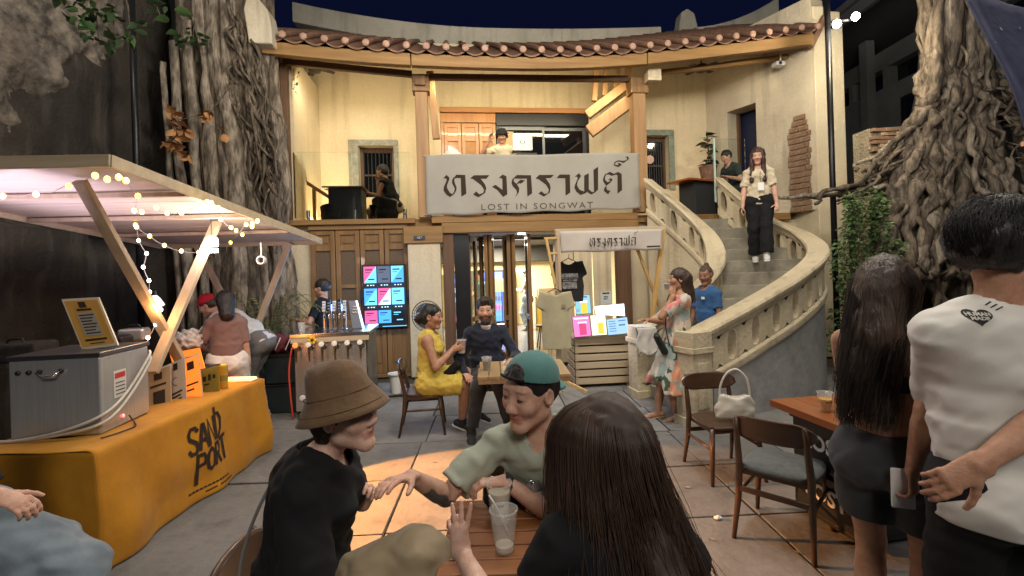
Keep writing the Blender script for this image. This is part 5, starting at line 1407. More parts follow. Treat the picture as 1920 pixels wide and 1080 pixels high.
def endf(a, b):
    x = -.76 + .79 * a; z = TZ - .003 - b * (TZ - .03); k = (a > .97) * 1.0
    d = TZ - z; bulge = (.03 * math.sin(a * 11 + b) + .02 * math.sin(a * 19 - b * 4)) * min(1, d * 1.6) - .05 * d
    return (x + fold(TY0 - 3.7, z) * a ** 3, TY0 - 3.7 + .001 + bulge * (1 - a ** 4), z)
w = MB(); w.grid(endf, 40, 24, thick=(0, .003, 0)); w.build('end_drop', M_ORANGE, tcl, smooth=True)
def farf(a, b):
    x, y, z = endf(a, b); return (x, TY1 - TY0 + TY0 - 3.7 - .001 + .02 * math.sin(a * 12) * b, z)
w = MB(); w.grid(farf, 30, 16, thick=(0, -.003, 0)); w.build('end_drop', M_ORANGE, tcl, smooth=True)
# hand-drawn tall letters
GL = {'S': [[(1, .86), (.75, 1), (.25, 1), (.03, .82), (.1, .62), (.85, .38), (.97, .18), (.75, 0), (.25, 0), (0, .14)]], 'A': [[(0, 0), (.45, 1), (.6, 1), (1, 0)], [(.2, .33), (.82, .33)]],
      'N': [[(0, 0), (.05, 1), (.9, .02), (.95, 1)]], 'D': [[(.08, 0), (.05, 1.25)], [(.05, 1), (.6, .98), (.98, .7), (.95, .3), (.6, .02), (.08, 0)]], 'P': [[(.1, -.35), (.05, 1)], [(.05, 1), (.7, 1), (.95, .8), (.85, .52), (.1, .48)]],
      'O': [[(.5, 1), (.12, .85), (0, .5), (.12, .15), (.5, 0), (.88, .15), (1, .5), (.88, .85), (.5, 1)]], 'R': [[(.05, 0), (.05, 1)], [(.05, 1), (.7, 1), (.95, .78), (.8, .52), (.1, .5)], [(.4, .5), (1, -.02)]], 'T': [[(0, 1), (1.1, 1.06)], [(.55, 1.02), (.62, -.1)]]}
def strokes(b, glyph, x, y, w_, h_, th, put):
    for st_ in GL[glyph]:
        P = [Vector((x + p[0] * w_, y + p[1] * h_, 0)) for p in st_]
        n = len(P); Lp, Rp = [], []
        for i in range(n):
            d = (P[min(i + 1, n - 1)] - P[max(i - 1, 0)]).normalized(); nn = Vector((-d.y, d.x, 0)) * th / 2
            e = d * (th * .3) * (-1 if i == 0 else 1 if i == n - 1 else 0)
            Lp.append(P[i] + nn + e); Rp.append(P[i] - nn + e)
        vs = [put(p) for p in Lp + Rp]
        b.add(vs, [(i, i + 1, n + i + 1, n + i) for i in range(n - 1)])
w = MB()
def put_cloth(p):
    y, z = p.x, p.y; return (.025 + fold(y, z) + .005, y, z)
lx0 = on(338, 900, .35); 
yb = 3.52 - 3.7
for i, ch_ in enumerate('SAND'): strokes(w, ch_, yb + i * .10, .385 + .012 * i, .085, .19, .032, put_cloth)
for i, ch_ in enumerate('PORT'): strokes(w, ch_, yb + .07 + i * .095, .195 + .014 * i, .08, .16, .031, put_cloth)
w.build('lettering', M_INK, tcl)
w = MB()
for z0, y0, y1 in ((.085, yb + .0, yb + .40), (.05, yb + .14, yb + .24), (.05, yb + .27, yb + .44)):
    for k in range(12):
        a, b = y0 + (y1 - y0) * k / 12, y0 + (y1 - y0) * (k + .8) / 12; w.add([put_cloth(Vector((a, z0, 0))), put_cloth(Vector((b, z0, 0))), put_cloth(Vector((b, z0 + .012, 0))), put_cloth(Vector((a, z0 + .012, 0)))], [(0, 1, 2, 3)])
tag(w.build('small_print', M_INK, tcl), kind='stuff')
# stainless cooler box with hoses
cb = empty('cooler_box', (-2.68, 3.03, TZ + .008), R(8), 'stainless steel drink cooler box with white hoses on the orange table', 'cooler')
w = MB(); w.b2((-.52, 0, 0), (0, .5, .5)); w.build('body', M_STEEL, cb, bevel=.012)
w = MB(); w.b2((-.53, -.008, .5), (.008, .508, .53)); w.build('lid', mat('steel_dark', (.16, .16, .165), rough=.35, metal=.9), cb, bevel=.006)
for x in (-.46, -.40, -.34, -.22):
    w = MB(); w.lathe([(.0, -.006), (.014, -.006), (.014, .012), (.009, .02), (.0, .02)], 12, frame((x, 0, .425), (1, 0, 0), (0, 0, 1), (0, -1, 0))); w.build('knob', M_BLACKP, cb)
w = MB(); w.tube([(-.34, -.03, .425), (-.3, -.05, .40), (-.23, -.05, .40), (-.22, -.02, .425)], .008, 8); w.build('handle', M_CHROME, cb, smooth=True)
w = MB(); w.b2((.0005, .12, .2), (.004, .24, .38)); lb = w.build('warning_label', mat('label_white', (.6, .58, .54), rough=.6), cb)
w = MB(); w.b2((.004, .13, .33), (.006, .23, .365)); w.build('label_band', mat('label_red', (.5, .04, .04), rough=.6), lb)
w = MB()
for k in range(4): w.b2((.004, .135, .22 + k * .025), (.006, .225, .226 + k * .025))
w.build('label_lines', M_INK, lb)
M_HOSE = mat('hose', (.55, .53, .48), rough=.35)
for dz, dx in ((0, 0), (-.05, .02)):
    w = MB(); P = [Vector(p) for p in ((.02, .48, .46 + dz * .4), (.045, .42, .42 + dz), (.03, .2, .22 + dz), (.02, -.02, .13 + dz), (-.2, -.05, .05 + dz * .4), (-.45, -.05, .012), (-.6, -.02, .01))]
    w.tube([spl(P, i / 36) for i in range(37)], .009, 8); w.build('hose', M_HOSE, cb, smooth=True)
w = MB(); w.ell((.004, .2, .06), (.006, .012, .012), 10, 6); w.build('indicator_light', mat('red_glow', (1, 1, 1), emis=(1, .03, .05), estr=6), cb, smooth=True)
w = MB(); P = [Vector(p) for p in ((.01, .25, .05), (.06, .22, .004), (.12, .12, .004), (.10, .0, .004), (.06, -.1, .006))]; w.tube([spl(P, i / 24) for i in range(25)], .005, 6); w.build('cable', M_BLACKP, cb, smooth=True)
# sign board on the cooler
def board(name, quad, Y, th, m, label, cat, inset=None, m2=None, dy=(0, 0, 0, 0)):
    P = [at(*q, Y + d) for q, d in zip(quad, dy)]; c = sum(P, Vector()) / 4; r = empty(name, tuple(c), 0, label, cat)
    n = (P[1] - P[0]).cross(P[3] - P[0]).normalized(); n = n if n.y > 0 else -n
    def slab_(f, d0, d1): 
        b = MB(); Q = [p - c for p in P]; ctr = Vector(); q = [p.lerp(ctr, f) for p in Q]
        b.add([p + n * d0 for p in q] + [p + n * d1 for p in q], [(0, 1, 2, 3), (7, 6, 5, 4), (0, 4, 5, 1), (1, 5, 6, 2), (2, 6, 7, 3), (3, 7, 4, 0)]); return b
    slab_(0, 0, th).build('board', m, r)
    if inset: slab_(inset, -.0025, -.0005).build('print', m2, r)
    return r, lambda a, b_: (P[0].lerp(P[1], a).lerp(P[3].lerp(P[2], a), b_) - c - n * .004)
def marks(r, f, rects, m, name='print_marks'):
    b = MB()
    for (a0, b0, a1, b1) in rects: b.add([f(a0, b0), f(a1, b0), f(a1, b1), f(a0, b1)], [(0, 1, 2, 3)])
    b.build(name, m, r)
r, f = board('menu_board', [(115, 561), (184, 557), (221, 647), (154, 656)], 3.22, .012, mat('board_edge', (.62, .55, .42), rough=.6), 'leaning orange menu board with pale printed square on top of the steel cooler', 'sign', .1, mat('board_orange', (.55, .30, .06), rough=.6), (.12, .1, 0, 0))
marks(r, f, [(.26, .30, .74, .76)], mat('board_grey', (.32, .30, .26), rough=.8)); marks(r, f, [(.4, .08, .6, .2), (.3, .22, .7, .26), (.2, .82, .8, .86), (.3, .9, .7, .92)] + [(.3, .34 + .06 * k, .7 - .05 * (k % 3), .365 + .06 * k) for k in range(7)], M_INK)
# menu cards on the cloth
M_PAPER = mat('paper', (.62, .57, .48), rough=.7); M_CARDBROWN = mat('card_brown', (.38, .26, .14), rough=.6); M_CARDGLOW = mat('card_orange_glow', (.6, .2, .05), rough=.4, emis=(1, .2, .02), estr=1.0); M_CARDGRN = mat('card_olive', (.26, .22, .04), rough=.5)  # orange cards glow by emission, standing in for orange lamp light on them
r, f = board('menu_card', [(270, 700), (321, 682), (322, 768), (274, 782)], 3.72, .006, M_PAPER, 'brown printed menu card in a clear stand at the near end of the card row', 'menu card', .06, M_CARDBROWN, (0, .1, .1, 0)); marks(r, f, [(.35, .1, .65, .25), (.2, .35, .8, .4), (.3, .5, .75, .8)], M_INK)
r, f = board('menu_card', [(313, 684), (346, 670), (350, 752), (318, 770)], 3.9, .006, M_PAPER, 'white menu card with round black drawing between the brown and orange cards', 'menu card'); marks(r, f, [(.35, .05, .6, .2), (.2, .68, .8, .72), (.2, .76, .7, .8), (.25, .84, .75, .88)], M_INK)
b = MB(); b.lathe([(.035, 0), (.03, 0)], 16, frame(f(.5, .45), (.6, .8, 0), (0, 0, 1), (.8, -.6, 0)), cap=False); b.build('drawing', M_INK, r)
r, f = board('menu_card', [(340, 674), (372, 662), (381, 745), (346, 758)], 3.98, .006, M_PAPER, 'orange menu card with dark print beside the white one', 'menu card', .07, M_CARDGLOW); marks(r, f, [(.3, .12, .7, .3), (.2, .6, .85, .64), (.2, .72, .6, .76)], M_INK)
r, f = board('menu_card', [(318, 663), (374, 652), (384, 690), (330, 705)], 4.2, .006, M_CARDGLOW, 'orange placard standing behind the menu cards', 'menu card'); marks(r, f, [(.3, .3, .7, .4)], M_INK)
r, f = board('menu_card', [(374, 694), (409, 686), (410, 733), (377, 741)], 4.12, .02, M_CARDGRN, 'small olive box card with black lettering lit orange at its edge', 'menu card'); marks(r, f, [(.15, .3, .35, .5), (.45, .25, .6, .5), (.7, .3, .85, .45), (.2, .6, .5, .66)], M_INK)
cn = empty('drink_can', (-2.62, 4.22, TZ + .008), 0, 'tall yellow drink can at the far end of the orange table', 'can')
w = MB(); w.lathe([(.0, 0), (.03, 0), (.034, .01), (.034, .2), (.028, .215), (.027, .212), (.0, .21)], 18); w.build('can_body', mat('can_yellow', (.6, .36, .05), rough=.3, metal=.3), cn, smooth=False)
w = MB(); w.lathe([(.0345, .07), (.0345, .12)], 18, cap=False); w.build('can_label', M_CARDGRN, cn)
nb_ = empty('light_bar', (-2.62, 4.53, TZ + .012), R(88), 'glowing orange light bar along the far edge of the stall table', 'lamp')
M_NEON = mat('neon_orange', (1, 1, 1), emis=(1, .21, .012), estr=2.6)
w = MB(); w.b2((-.05, -.1, .0), (.05, .42, .02)); w.build('diffuser', M_NEON, nb_, bevel=.004)
w = MB(); w.b2((-.06, -.11, -.006), (.06, .43, .0)); w.build('tray', M_WHITE, nb_)
lamp('neon_lamp', 'POINT', (-2.72, 4.36, .95), 4.5, (1, .33, .06), .08)
# clutter behind the stall
sp = empty('cable_drum_lamp', tuple(at(490, 488, 4.5)), 0, 'white coiled cable hanging from the far canopy edge', 'cable')
w = MB(); w.tube([(0, 0, .17), (.004, 0, .1), (0, 0, .045)], .006, 6); w.build('cord', M_WHITE, sp)
w = MB(); 
for k in range(3): w.tube([(.036 * math.cos(a), (k - 1) * .012, .036 * math.sin(a)) for a in [6.283 * i / 18 for i in range(19)]], .008, 6, cap=False)
w.build('coil', M_WHITE, sp, smooth=True)
rt_ = empty('side_table', (-3.55, 4.6, 0), 0, 'dark side table with clutter behind the stall', 'table')
w = MB(); w.b2((-.5, -.35, .78), (.45, .35, .82)); w.build('tabletop', M_BLACKP, rt_, bevel=.006)
for x in (-.45, .4):
    for y in (-.3, .3):
        w = MB(); w.b2((x - .02, y - .02, 0), (x + .02, y + .02, .78)); w.build('leg', M_BAR, rt_)
for (px, py, Y, dims, m, nm, lb_) in ((252, 627, 4.4, (.22, .16, .12), M_STEEL, 'metal_tray', 'metal tray on the dark side table'), (205, 640, 4.2, (.3, .2, .1), M_BLACKP, 'equipment_case', 'low black equipment case behind the cooler'), (30, 660, 3.6, (.4, .3, .14), mat('dark_fabric', (.02, .018, .016), (.01, .01, .01), rough=.95, scale=20, bump=.6), 'dark_backpack', 'crumpled dark backpack at the left edge behind the cooler')):
    c = at(px, py, Y); o = empty(nm, (c.x, c.y, c.z - dims[2] / 2), R(15), lb_, nm.split('_')[-1])
    w = MB(); w.b2((-dims[0] / 2, -dims[1] / 2, 0), (dims[0] / 2, dims[1] / 2, dims[2])); w.build('body', m, o, bevel=.03, seg=3)
    w = MB(); w.tube([(-.06, 0, dims[2] - .01), (-.04, 0, dims[2] + .03), (.04, 0, dims[2] + .03), (.06, 0, dims[2] - .01)], .008, 6); w.build('handle', M_BLACKP, o, smooth=True)
cups_ = MB().lathe([(.0, 0), (.03, 0), (.042, .1), (.044, .1), (.041, .1), (.029, .004), (.0, .004)], 16)
M_CUP = mat('cup_clear', (.85, .85, .82), rough=.12, alpha=.22, spec=.7)
M_MILK = mat('drink_milky', (.62, .56, .42), rough=.35); M_BEERD = mat('drink_dark', (.035, .016, .01), rough=.1); M_JUICE = mat('drink_yellow', (.70, .43, .03), rough=.2, emis=None)
def cup(loc, label, m, fill=.75, h=.13, r0=.031, r1=.045, mark=None, name='plastic_cup', scale=1.0):
    c = empty(name, loc, 0, label, 'cup')
    w = MB(); w.lathe([(r0 - .0, 0), (r1, h), (r1 + .003, h), (r1 + .003, h + .004), (r1 - .002, h + .004), (r1 - .0025, h), (r0 - .002, .003)], 26, cap=False)
    w.lathe([(.0, .0), (r0, .0), (r0 - .002, .003), (.0, .003)], 26); w.build('cup_wall', M_CUP, c, smooth=True)
    if m is not None:
        rf = r0 + (r1 - r0) * fill; w = MB(); w.lathe([(.0, .004), (r0 - .004, .004), (rf - .004, h * fill), (.0, h * fill)], 24); w.build('drink', m, c, smooth=False)
    if mark:
        rm = r0 + (r1 - r0) * .5 + .001; w = MB()
        for k in range(mark): 
            a0 = -1.57 - .5 + k * 1.0 / mark; w.add([(rm * math.cos(a0), rm * math.sin(a0), h * .5), (rm * math.cos(a0 + .7 / mark), rm * math.sin(a0 + .7 / mark), h * .5), (rm * math.cos(a0 + .7 / mark), rm * math.sin(a0 + .7 / mark), h * .56), (rm * math.cos(a0), rm * math.sin(a0), h * .56)], [(0, 1, 2, 3)])
        w.build('cup_print', M_INK, c)
    return c
for i, (px, py, Y) in enumerate(((232, 612, 4.45), (250, 610, 4.45))):
    c = at(px, py, Y); cup((c.x, c.y, .82), ('left' if i == 0 else 'right') + ' white stacked cup on the dark side table', M_WHITE, .95, .16)
ub_ = empty('plastic_bag', tuple(at(352, 640, 4.9)), 0, 'translucent white plastic bag bunched beside the woman in the brown top', 'bag')
S_ = SDF(); S_.ell((0, 0, 0), (.14, .1, .09), k=.05); S_.ell((.06, 0, .07), (.06, .05, .05), k=.06); S_.ell((-.07, .02, .05), (.05, .05, .06), k=.06); S_.wrinkle(.012, 40, 2); S_.wrinkle(.008, 75, 4)
piece('bag_skin', S_.mesh('bag_skin', mat('bag_white', (.5, .5, .5), rough=.35), .012), ub_)
for i, (x, z, lb_) in enumerate(((0, 0, 'lower dark storage tub stacked left of the tap counter'), (.02, .37, 'upper dark storage tub stacked left of the tap counter'))):
    o = empty('storage_tub', (at(532, 700, 6.0).x, 6.15, z), R(4), lb_, 'storage tub', 'dark tubs stacked beside the tap counter')
    w = MB(); w.prism([(-.2, 0), (.2, 0), (.22, .34), (-.22, .34)], .5, frame((0, .25, 0), (1, 0, 0), (0, 0, 1), (0, -1, 0))); w.build('tub_body', mat('tub_teal', (.018, .03, .035), rough=.45), o, bevel=.02)
    w = MB(); w.b2((-.235, -.265, .34), (.235, .265, .365)); w.build('tub_rim', M_BLACKP, o, bevel=.008)
sb = empty('striped_bag', (at(532, 640, 6.0).x, 6.1, .742), 0, 'dark bag with white and red stripes heaped on the storage tubs', 'bag')
for x, r_, m in ((-.12, .13, mat('bag_maroon', (.13, .02, .025), rough=.8, scale=14)), (.12, .12, M_BLACKP)):
    S_ = SDF(); S_.ell((x, 0, r_ * .8), (r_ * 1.1, .14, r_), k=.03); S_.wrinkle(.008, 30, 3); S_.cut((0, 0, .002), (0, 0, -1)); piece('bag_body', S_.mesh('bag_body', m, .012), sb)
w = MB()
for k in range(4):
    a = -.22 + k * .13; w.bar((a, -.145, .05), (a + .06, -.12, .2), .03, .012)
tag(w.build('stripe_band', M_WHITE, sb), kind='stuff')

# ================================================================== TAP COUNTER
tc = empty('tap_counter', (-2.24, 5.72, 0), R(8), 'stainless tap counter with six beer taps in front of the timber shutters', 'bar counter')
w = MB(); w.b2((-.42, 0, .08), (.42, .72, .97)); w.build('cabinet', mat('steel_warm', (.62, .59, .55), (.59, .56, .52), rough=.26, metal=.75, scale=1, stretch=(50, 50, 2), bump=.04, bscale=2), tc, bevel=.01)
w = MB(); w.b2((.425, .005, .05), (.44, .74, .98)); w.build('side_panel', mat('side_stained', (.12, .11, .10), (.22, .21, .19), rough=.4, metal=.5, scale=4), tc, bevel=.004)
w = MB(); w.b2((-.46, -.04, .975), (.47, .78, 1.02)); w.build('worktop', mat('steel_top', (.5, .5, .5), rough=.22, metal=1.0), tc, bevel=.006)
w = MB(); w.b2((-.45, -.035, .91), (.46, -.003, .974)); w.build('fascia', M_PINEX, tc, bevel=.004)
for x in (-.4, .38):
    for y in (.06, .66):
        w = MB(); w.lathe([(.02, 0), (.02, .08)], 10, Matrix.Translation((x, y, 0))); w.build('foot', M_BLACKP, tc)
for x in (-.22, .30):
    w = MB(); w.b2((x - .09, -.006, .46), (x + .09, .004, .505)); w.build('vent_slot', M_BLACKP, tc)
for i in range(6):
    x = -.37 + i * .148
    w = MB(); w.tube([(x, -.04, .85), (x, -.095, .85)], .017, 12); w.tube([(x, -.09, .86), (x, -.098, .79), (x, -.10, .70)], [.017, .013, .009], 10); w.tube([(x - .03, -.07, .85), (x + .03, -.07, .85)], .009, 8)
    w.lathe([(.0, 0), (.032, 0), (.034, .006), (.028, .012), (.0, .012)], 18, frame((x, -.002, .85), (1, 0, 0), (0, 0, 1), (0, -1, 0)))
    t = w.build('beer_tap', mat('tap_brass', (.30, .25, .18), rough=.25, metal=1.0), tc, smooth=False)
    w = MB(); w.lathe([(.0, 0), (.03, 0), (.033, .01), (.03, .02), (.0, .024)], 18, frame((x - .004, -.1, .895), (1, 0, 0), (0, .3, .95), (0, -.95, .3))); w.build('tap_knob', mat('knob_orange', (.75, .22, .05), rough=.3, emis=(1, .35, .08), estr=.6) if i == 0 else M_WHITE, t)
w = MB(); 
for k in range(6): w.ell((.035 * math.cos(k * 1.047), 0, .035 * math.sin(k * 1.047)), (.02, .008, .02), 8, 5, Matrix.Translation((-.2, -.045, .94)))
fl = w.build('flower_sticker', mat('flower_yellow', (.8, .5, .03), rough=.6), tc, smooth=True)
w = MB(); w.ell((-.2, -.05, .94), (.014, .008, .014), 8, 5); w.build('flower_center', M_INK, fl)
w = MB()
for x, z in ((-.3, .28), (-.23, .34)):
    w.lathe([(.0, 0), (.032, 0), (.034, .012), (.0, .016)], 16, frame((x, -.13, z), (1, 0, 0), (0, 0, 1), (0, -1, 0)))
rg = w.build('gauge', M_WHITE, tc)
w = MB(); w.tube([(-.3, -.12, .28), (-.27, -.08, .26), (-.23, -.12, .34)], .014, 8); w.tube([(-.26, -.08, .26), (-.26, -.06, .02)], .02, 10); w.build('regulator', mat('copper', (.5, .22, .12), rough=.3, metal=1), rg, smooth=True)
w = MB(); P = [Vector(p) for p in ((-.44, -.02, .86), (-.47, -.05, .6), (-.46, -.06, .3), (-.44, -.05, .02))]; w.tube([spl(P, i / 16) for i in range(17)], .010, 8); w.build('red_hose', mat('hose_red', (.55, .06, .03), rough=.4), tc, smooth=True)
# chrome beer tower, tags and tilted board on the counter
bt = empty('beer_tower', tuple(tc.matrix_basis @ Vector((.0, .25, 1.022))), R(8), 'chrome beer tower of upright tubes with tap handles catching blue light', 'beer tower')
for i in range(5):
    x = -.12 + i * .062; w = MB(); w.lathe([(.0, 0), (.03, 0), (.03, .012), (.022, .016), (.022, .30 + .02 * (i % 2)), (.0, .32)], 14, Matrix.Translation((x, .03 * (i % 2), 0))); t = w.build('column', M_CHROME, bt)
    w = MB(); w.prism([(-.018, 0), (.018, 0), (.026, .13), (-.014, .13)], .014, frame((x, -.03, .24 + .02 * (i % 2)), (1, 0, 0), (0, 0, 1), (0, -1, 0))); hd = w.build('tap_handle', M_BLACKP if i % 2 else M_WHITE, t, bevel=.003)
    w = MB()
    for k in range(3): w = MB(); w.box((x + .004, -.0455, .275 + k * .035), (.03, .002, .014)); w.build('stripe', mat('stripe_blue', (.2, .3, .55), rough=.4), hd)
    w = MB(); w.tube([(x, -.0, .2), (x, -.05, .2), (x, -.055, .15)], .009, 8); w.build('spout', M_CHROME, t, smooth=True)
bd = empty('tent_board', tuple(tc.matrix_basis @ Vector((.26, .3, 1.022))), R(8), 'tilted grey board with three white wave marks beside the beer tower', 'sign')
w = MB(); w.prism([(-.05, 0), (.10, 0), (.02, .36), (-.09, .36)], .02, frame((0, 0, 0), (1, 0, 0), (0, 0, 1), (0, -1, 0))); w.build('board', mat('board_bluegrey', (.22, .25, .31), rough=.3), bd, bevel=.004)
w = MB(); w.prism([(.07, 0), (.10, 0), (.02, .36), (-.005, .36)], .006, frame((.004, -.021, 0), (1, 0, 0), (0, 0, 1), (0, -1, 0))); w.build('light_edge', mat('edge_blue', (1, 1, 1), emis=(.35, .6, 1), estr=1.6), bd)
w = MB()
for k in range(3):
    w.tube([(-.05 - k * -.008 + .011 * i, -.026, .21 + k * .036 + .009 * math.sin(i * 2.1)) for i in range(8)], .006, 6)
w.build('wave_mark', M_WHITE, bd, smooth=True)
cup(tuple(tc.matrix_basis @ Vector((-.36, .12, 1.022))), 'clear empty plastic cup on the left end of the tap counter', None, 0, .12)
lamp('screen_glow', 'POINT', tuple(tc.matrix_basis @ Vector((.3, .62, 1.35))), 20, (.22, .48, 1.0), .12)
# menu screen on the shutters
ms = empty('menu_screen', tuple(fw(bl(722, 555, -.08)[0], -.08, bl(722, 555, -.08)[1])), FA, 'glowing blue beer menu screen of nine tiles hung on the timber shutters', 'screen')
w = MB(); w.b2((-.35, -.03, -.52), (.35, .03, .52)); w.build('bezel', M_BLACKP, ms, bevel=.006)
w = MB(); w.b2((-.40, -.01, -.05), (-.352, .02, .10)); w.build('bracket', M_BLACKP, ms); w = MB(); w.b2((.352, -.01, -.05), (.40, .02, .10)); w.build('bracket', M_BLACKP, ms)
em = lambda n, c, s: mat('scr_' + n, (.02, .02, .02), emis=c, estr=s)
S_B, S_C, S_R, S_W, S_D = em('blue', (.06, .36, 1.0), 1.5), em('cyan', (.15, .62, 1.0), 1.6), em('red', (.9, .12, .36), 1.2), em('white', (.6, .85, 1), 1.7), em('dim', (.12, .16, .24), .9)
M_SB = mat('scr_ink', (.01, .01, .01), rough=.3)
tiles = [[('r', 'c'), ('d', 'd'), ('c', 'b')], [('b', 'c'), ('r', 'w'), ('c', 'c')], [('r', 'r'), ('b', 'b'), ('k', 'k')]]
cm = {'r': S_R, 'c': S_C, 'b': S_B, 'w': S_W, 'd': S_D, 'k': M_SB}
for r in range(3):
    z1 = .49 - r * .36; hgt = .27 if r < 2 else .21
    for c in range(3):
        x0 = -.325 + c * .218; k1, k2 = tiles[r][c]; w = MB(); y = -.032
        w.add([(x0, y, z1), (x0, y, z1 - hgt), (x0 + .2, y, z1)], [(0, 1, 2)]); o = w.build('menu_tile', cm[k1], ms)
        w = MB(); w.add([(x0, y, z1 - hgt), (x0 + .2, y, z1 - hgt), (x0 + .2, y, z1)], [(0, 1, 2)]); w.build('tile_half', cm[k2], o)
        w = MB()
        for (a, b, d, e) in ((.12, .16, .7, .24), (.12, .34, .5, .38), (.35, .74, .85, .82)): w.b2((x0 + a * .2, y - .002, z1 - e * hgt), (x0 + d * .2, y - .001, z1 - b * hgt))
        w.build('tile_print', M_SB if k1 != 'k' else S_C, o)
        if r < 2:
            w = MB()
            for a in (.06, .11, .15): w.b2((x0 + a - .012, y, z1 - hgt - .045), (x0 + a + .012, y + .001, z1 - hgt - .03))
            w.build('caption', S_W, o)
w = MB(); w.b2((-.05, -.034, -.50), (.34, -.0325, -.49)); w.build('base_glow', S_C, ms)
lamp('screen_glow', 'AREA', tuple(fw(bl(722, 555, -.3)[0], -.3, 1.3)), 7, (.3, .55, 1), .6, tuple(fw(bl(722, 555, -.3)[0] - .4, -2, .9)))
# standing fan
fn = empty('standing_fan', (at(803, 590, 6.9).x, 6.9, 0), R(-8), 'black standing fan with round wire cage beside the plaster pillar', 'fan')
zc = at(803, 592, 6.9).z
w = MB(); w.lathe([(.2, 0), (.2, .02), (.05, .04), (.0, .045)], 20); w.tube([(0, 0, .03), (0, 0, zc - .05)], .016, 10); w.build('stand', M_BLACKP, fn)
w = MB()
for rr_ in (.05, .10, .15, .19, .225): w.tube([(rr_ * math.cos(a), -.06 - .05 * (1 - (rr_ / .23) ** 2), zc + rr_ * math.sin(a)) for a in [6.2832 * i / 28 for i in range(29)]], .0035 if rr_ < .22 else .007, 5, cap=False)
for k in range(28):
    a = 6.2832 * k / 28; w.tube([(.03 * math.cos(a), -.11, zc + .03 * math.sin(a)), (.13 * math.cos(a), -.095, zc + .13 * math.sin(a)), (.225 * math.cos(a), -.06, zc + .225 * math.sin(a)), (.18 * math.cos(a), .02, zc + .18 * math.sin(a))], .0022, 4)
w.build('cage', M_BAR, fn)
w = MB(); w.ell((0, .06, zc), (.06, .09, .06), 14, 9); w.ell((0, -.1, zc), (.035, .012, .035), 12, 6); w.build('motor', M_BLACKP, fn, smooth=True)
for k in range(3):
    w = MB(); a = k * 2.094; w.grid(lambda u, v: ((.03 + .16 * v) * math.cos(a + (u - .5) * 1.1 * (.5 + v)), -.04 + .05 * (u - .5), zc + (.03 + .16 * v) * math.sin(a + (u - .5) * 1.1 * (.5 + v))), 6, 5, thick=(0, .003, 0)); w.build('fan_blade', mat('blade_grey', (.12, .12, .12), rough=.3), fn, smooth=True)
# small white bucket and cables by the counter
wb = empty('white_bucket', (-1.72, 6.75, 0), 0, 'small white bucket on the ground right of the tap counter', 'bucket')
w = MB(); w.lathe([(.0, 0), (.065, 0), (.09, .26), (.11, .27), (.11, .285), (.085, .28), (.06, .01), (.0, .01)], 20); w.build('bucket_body', M_WHITE, wb, smooth=False)
pw = empty('power_strip', (-1.25, 6.55, 0), R(20), 'black power strip and coiled cable on the paving below the shutters', 'power strip')
w = MB(); w.b2((-.16, -.03, 0), (.16, .03, .05)); w.build('strip_body', M_BLACKP, pw, bevel=.008)
w = MB(); w.tube([(-.15 + .05 * i * math.cos(i * .9), .1 + .07 * math.sin(i * .8), .012) for i in range(14)], .008, 6); w.build('cable', M_BLACKP, pw, smooth=True)

# ================================================================== BANNER AND MERCH STALL
def trace(pts): return pts
# letter outlines traced in banner units (x right, y up; one unit = banner height)
def poly_strokes(b, glyphs, put):
    for g_ in glyphs:
        n = len(g_); b.add([put(x, y) for x, y in g_], [tuple(range(n))])
A1 = lambda L: [(820 + x / 9.0, 280 + y / 9.0) for x, y in L]
A2 = lambda L: [(1000 + x / 8.31, 280 + y / 8.31) for x, y in L]
def quads(L, Rr):     # ribbon between two edge polylines
    return [[L[i], L[i + 1], Rr[i + 1], Rr[i]] for i in range(len(L) - 1)]
GLY = []
# tho thahan
GLY += quads(A1([(100, 490), (155, 432), (200, 475), (205, 500), (165, 600), (165, 650), (210, 730), (262, 762)]), A1([(100, 491), (140, 490), (160, 510), (150, 545), (112, 630), (105, 690), (150, 760), (215, 803)]))
GLY += quads(A1([(215, 803), (285, 752), (322, 690), (325, 640), (292, 560), (285, 510), (300, 488)]), A1([(250, 758), (285, 712), (295, 660), (285, 640), (248, 570), (250, 520), (275, 470)]))
GLY += quads(A1([(265, 500), (320, 430), (470, 433)]), A1([(290, 489), (330, 484), (395, 486)]))
GLY += quads(A1([(395, 484), (405, 798)]), A1([(470, 433), (490, 748)]))
def RO(A, dx=0):
    g = quads(A([(555 + dx, 493), (600 + dx, 500), (740 + dx, 610), (790 + dx, 690), (770 + dx, 740), (705 + dx, 760), (655 + dx, 712)]), A([(615 + dx, 440), (735 + dx, 505), (800 + dx, 590), (825 + dx, 660), (805 + dx, 740), (690 + dx, 812), (603 + dx, 762)]))
    g += quads(A([(615 + dx, 440), (878 + dx, 440)]), A([(650 + dx, 500), (825 + dx, 500)])); return g
GLY += RO(A1)
# ngo ngu
GLY += quads(A1([(1035, 485), (1100, 428), (1165, 458)]), A1([(1040, 488), (1075, 488), (1095, 505)]))
GLY += quads(A1([(1095, 495), (1100, 798)]), A1([(1165, 455), (1180, 760)]))
GLY += quads(A1([(922, 636), (1010, 690), (1110, 803)]), A1([(978, 603), (1095, 685), (1180, 760)]))
# kho khwai
GLY += quads(A1([(1340, 433), (1582, 435)]), A1([(1300, 492), (1510, 493)])); GLY += quads(A1([(1510, 490), (1518, 798)]), A1([(1582, 433), (1598, 742)]))
GLY += quads(A1([(1340, 433), (1262, 510), (1250, 570), (1275, 625), (1335, 690), (1345, 740), (1315, 798)]), A1([(1305, 488), (1285, 520), (1300, 550), (1345, 590), (1383, 655), (1375, 725), (1320, 798)]))
GLY += quads(A1([(1335, 590), (1370, 540), (1410, 510), (1480, 525)]), A1([(1345, 590), (1385, 570), (1410, 578), (1480, 526)]))
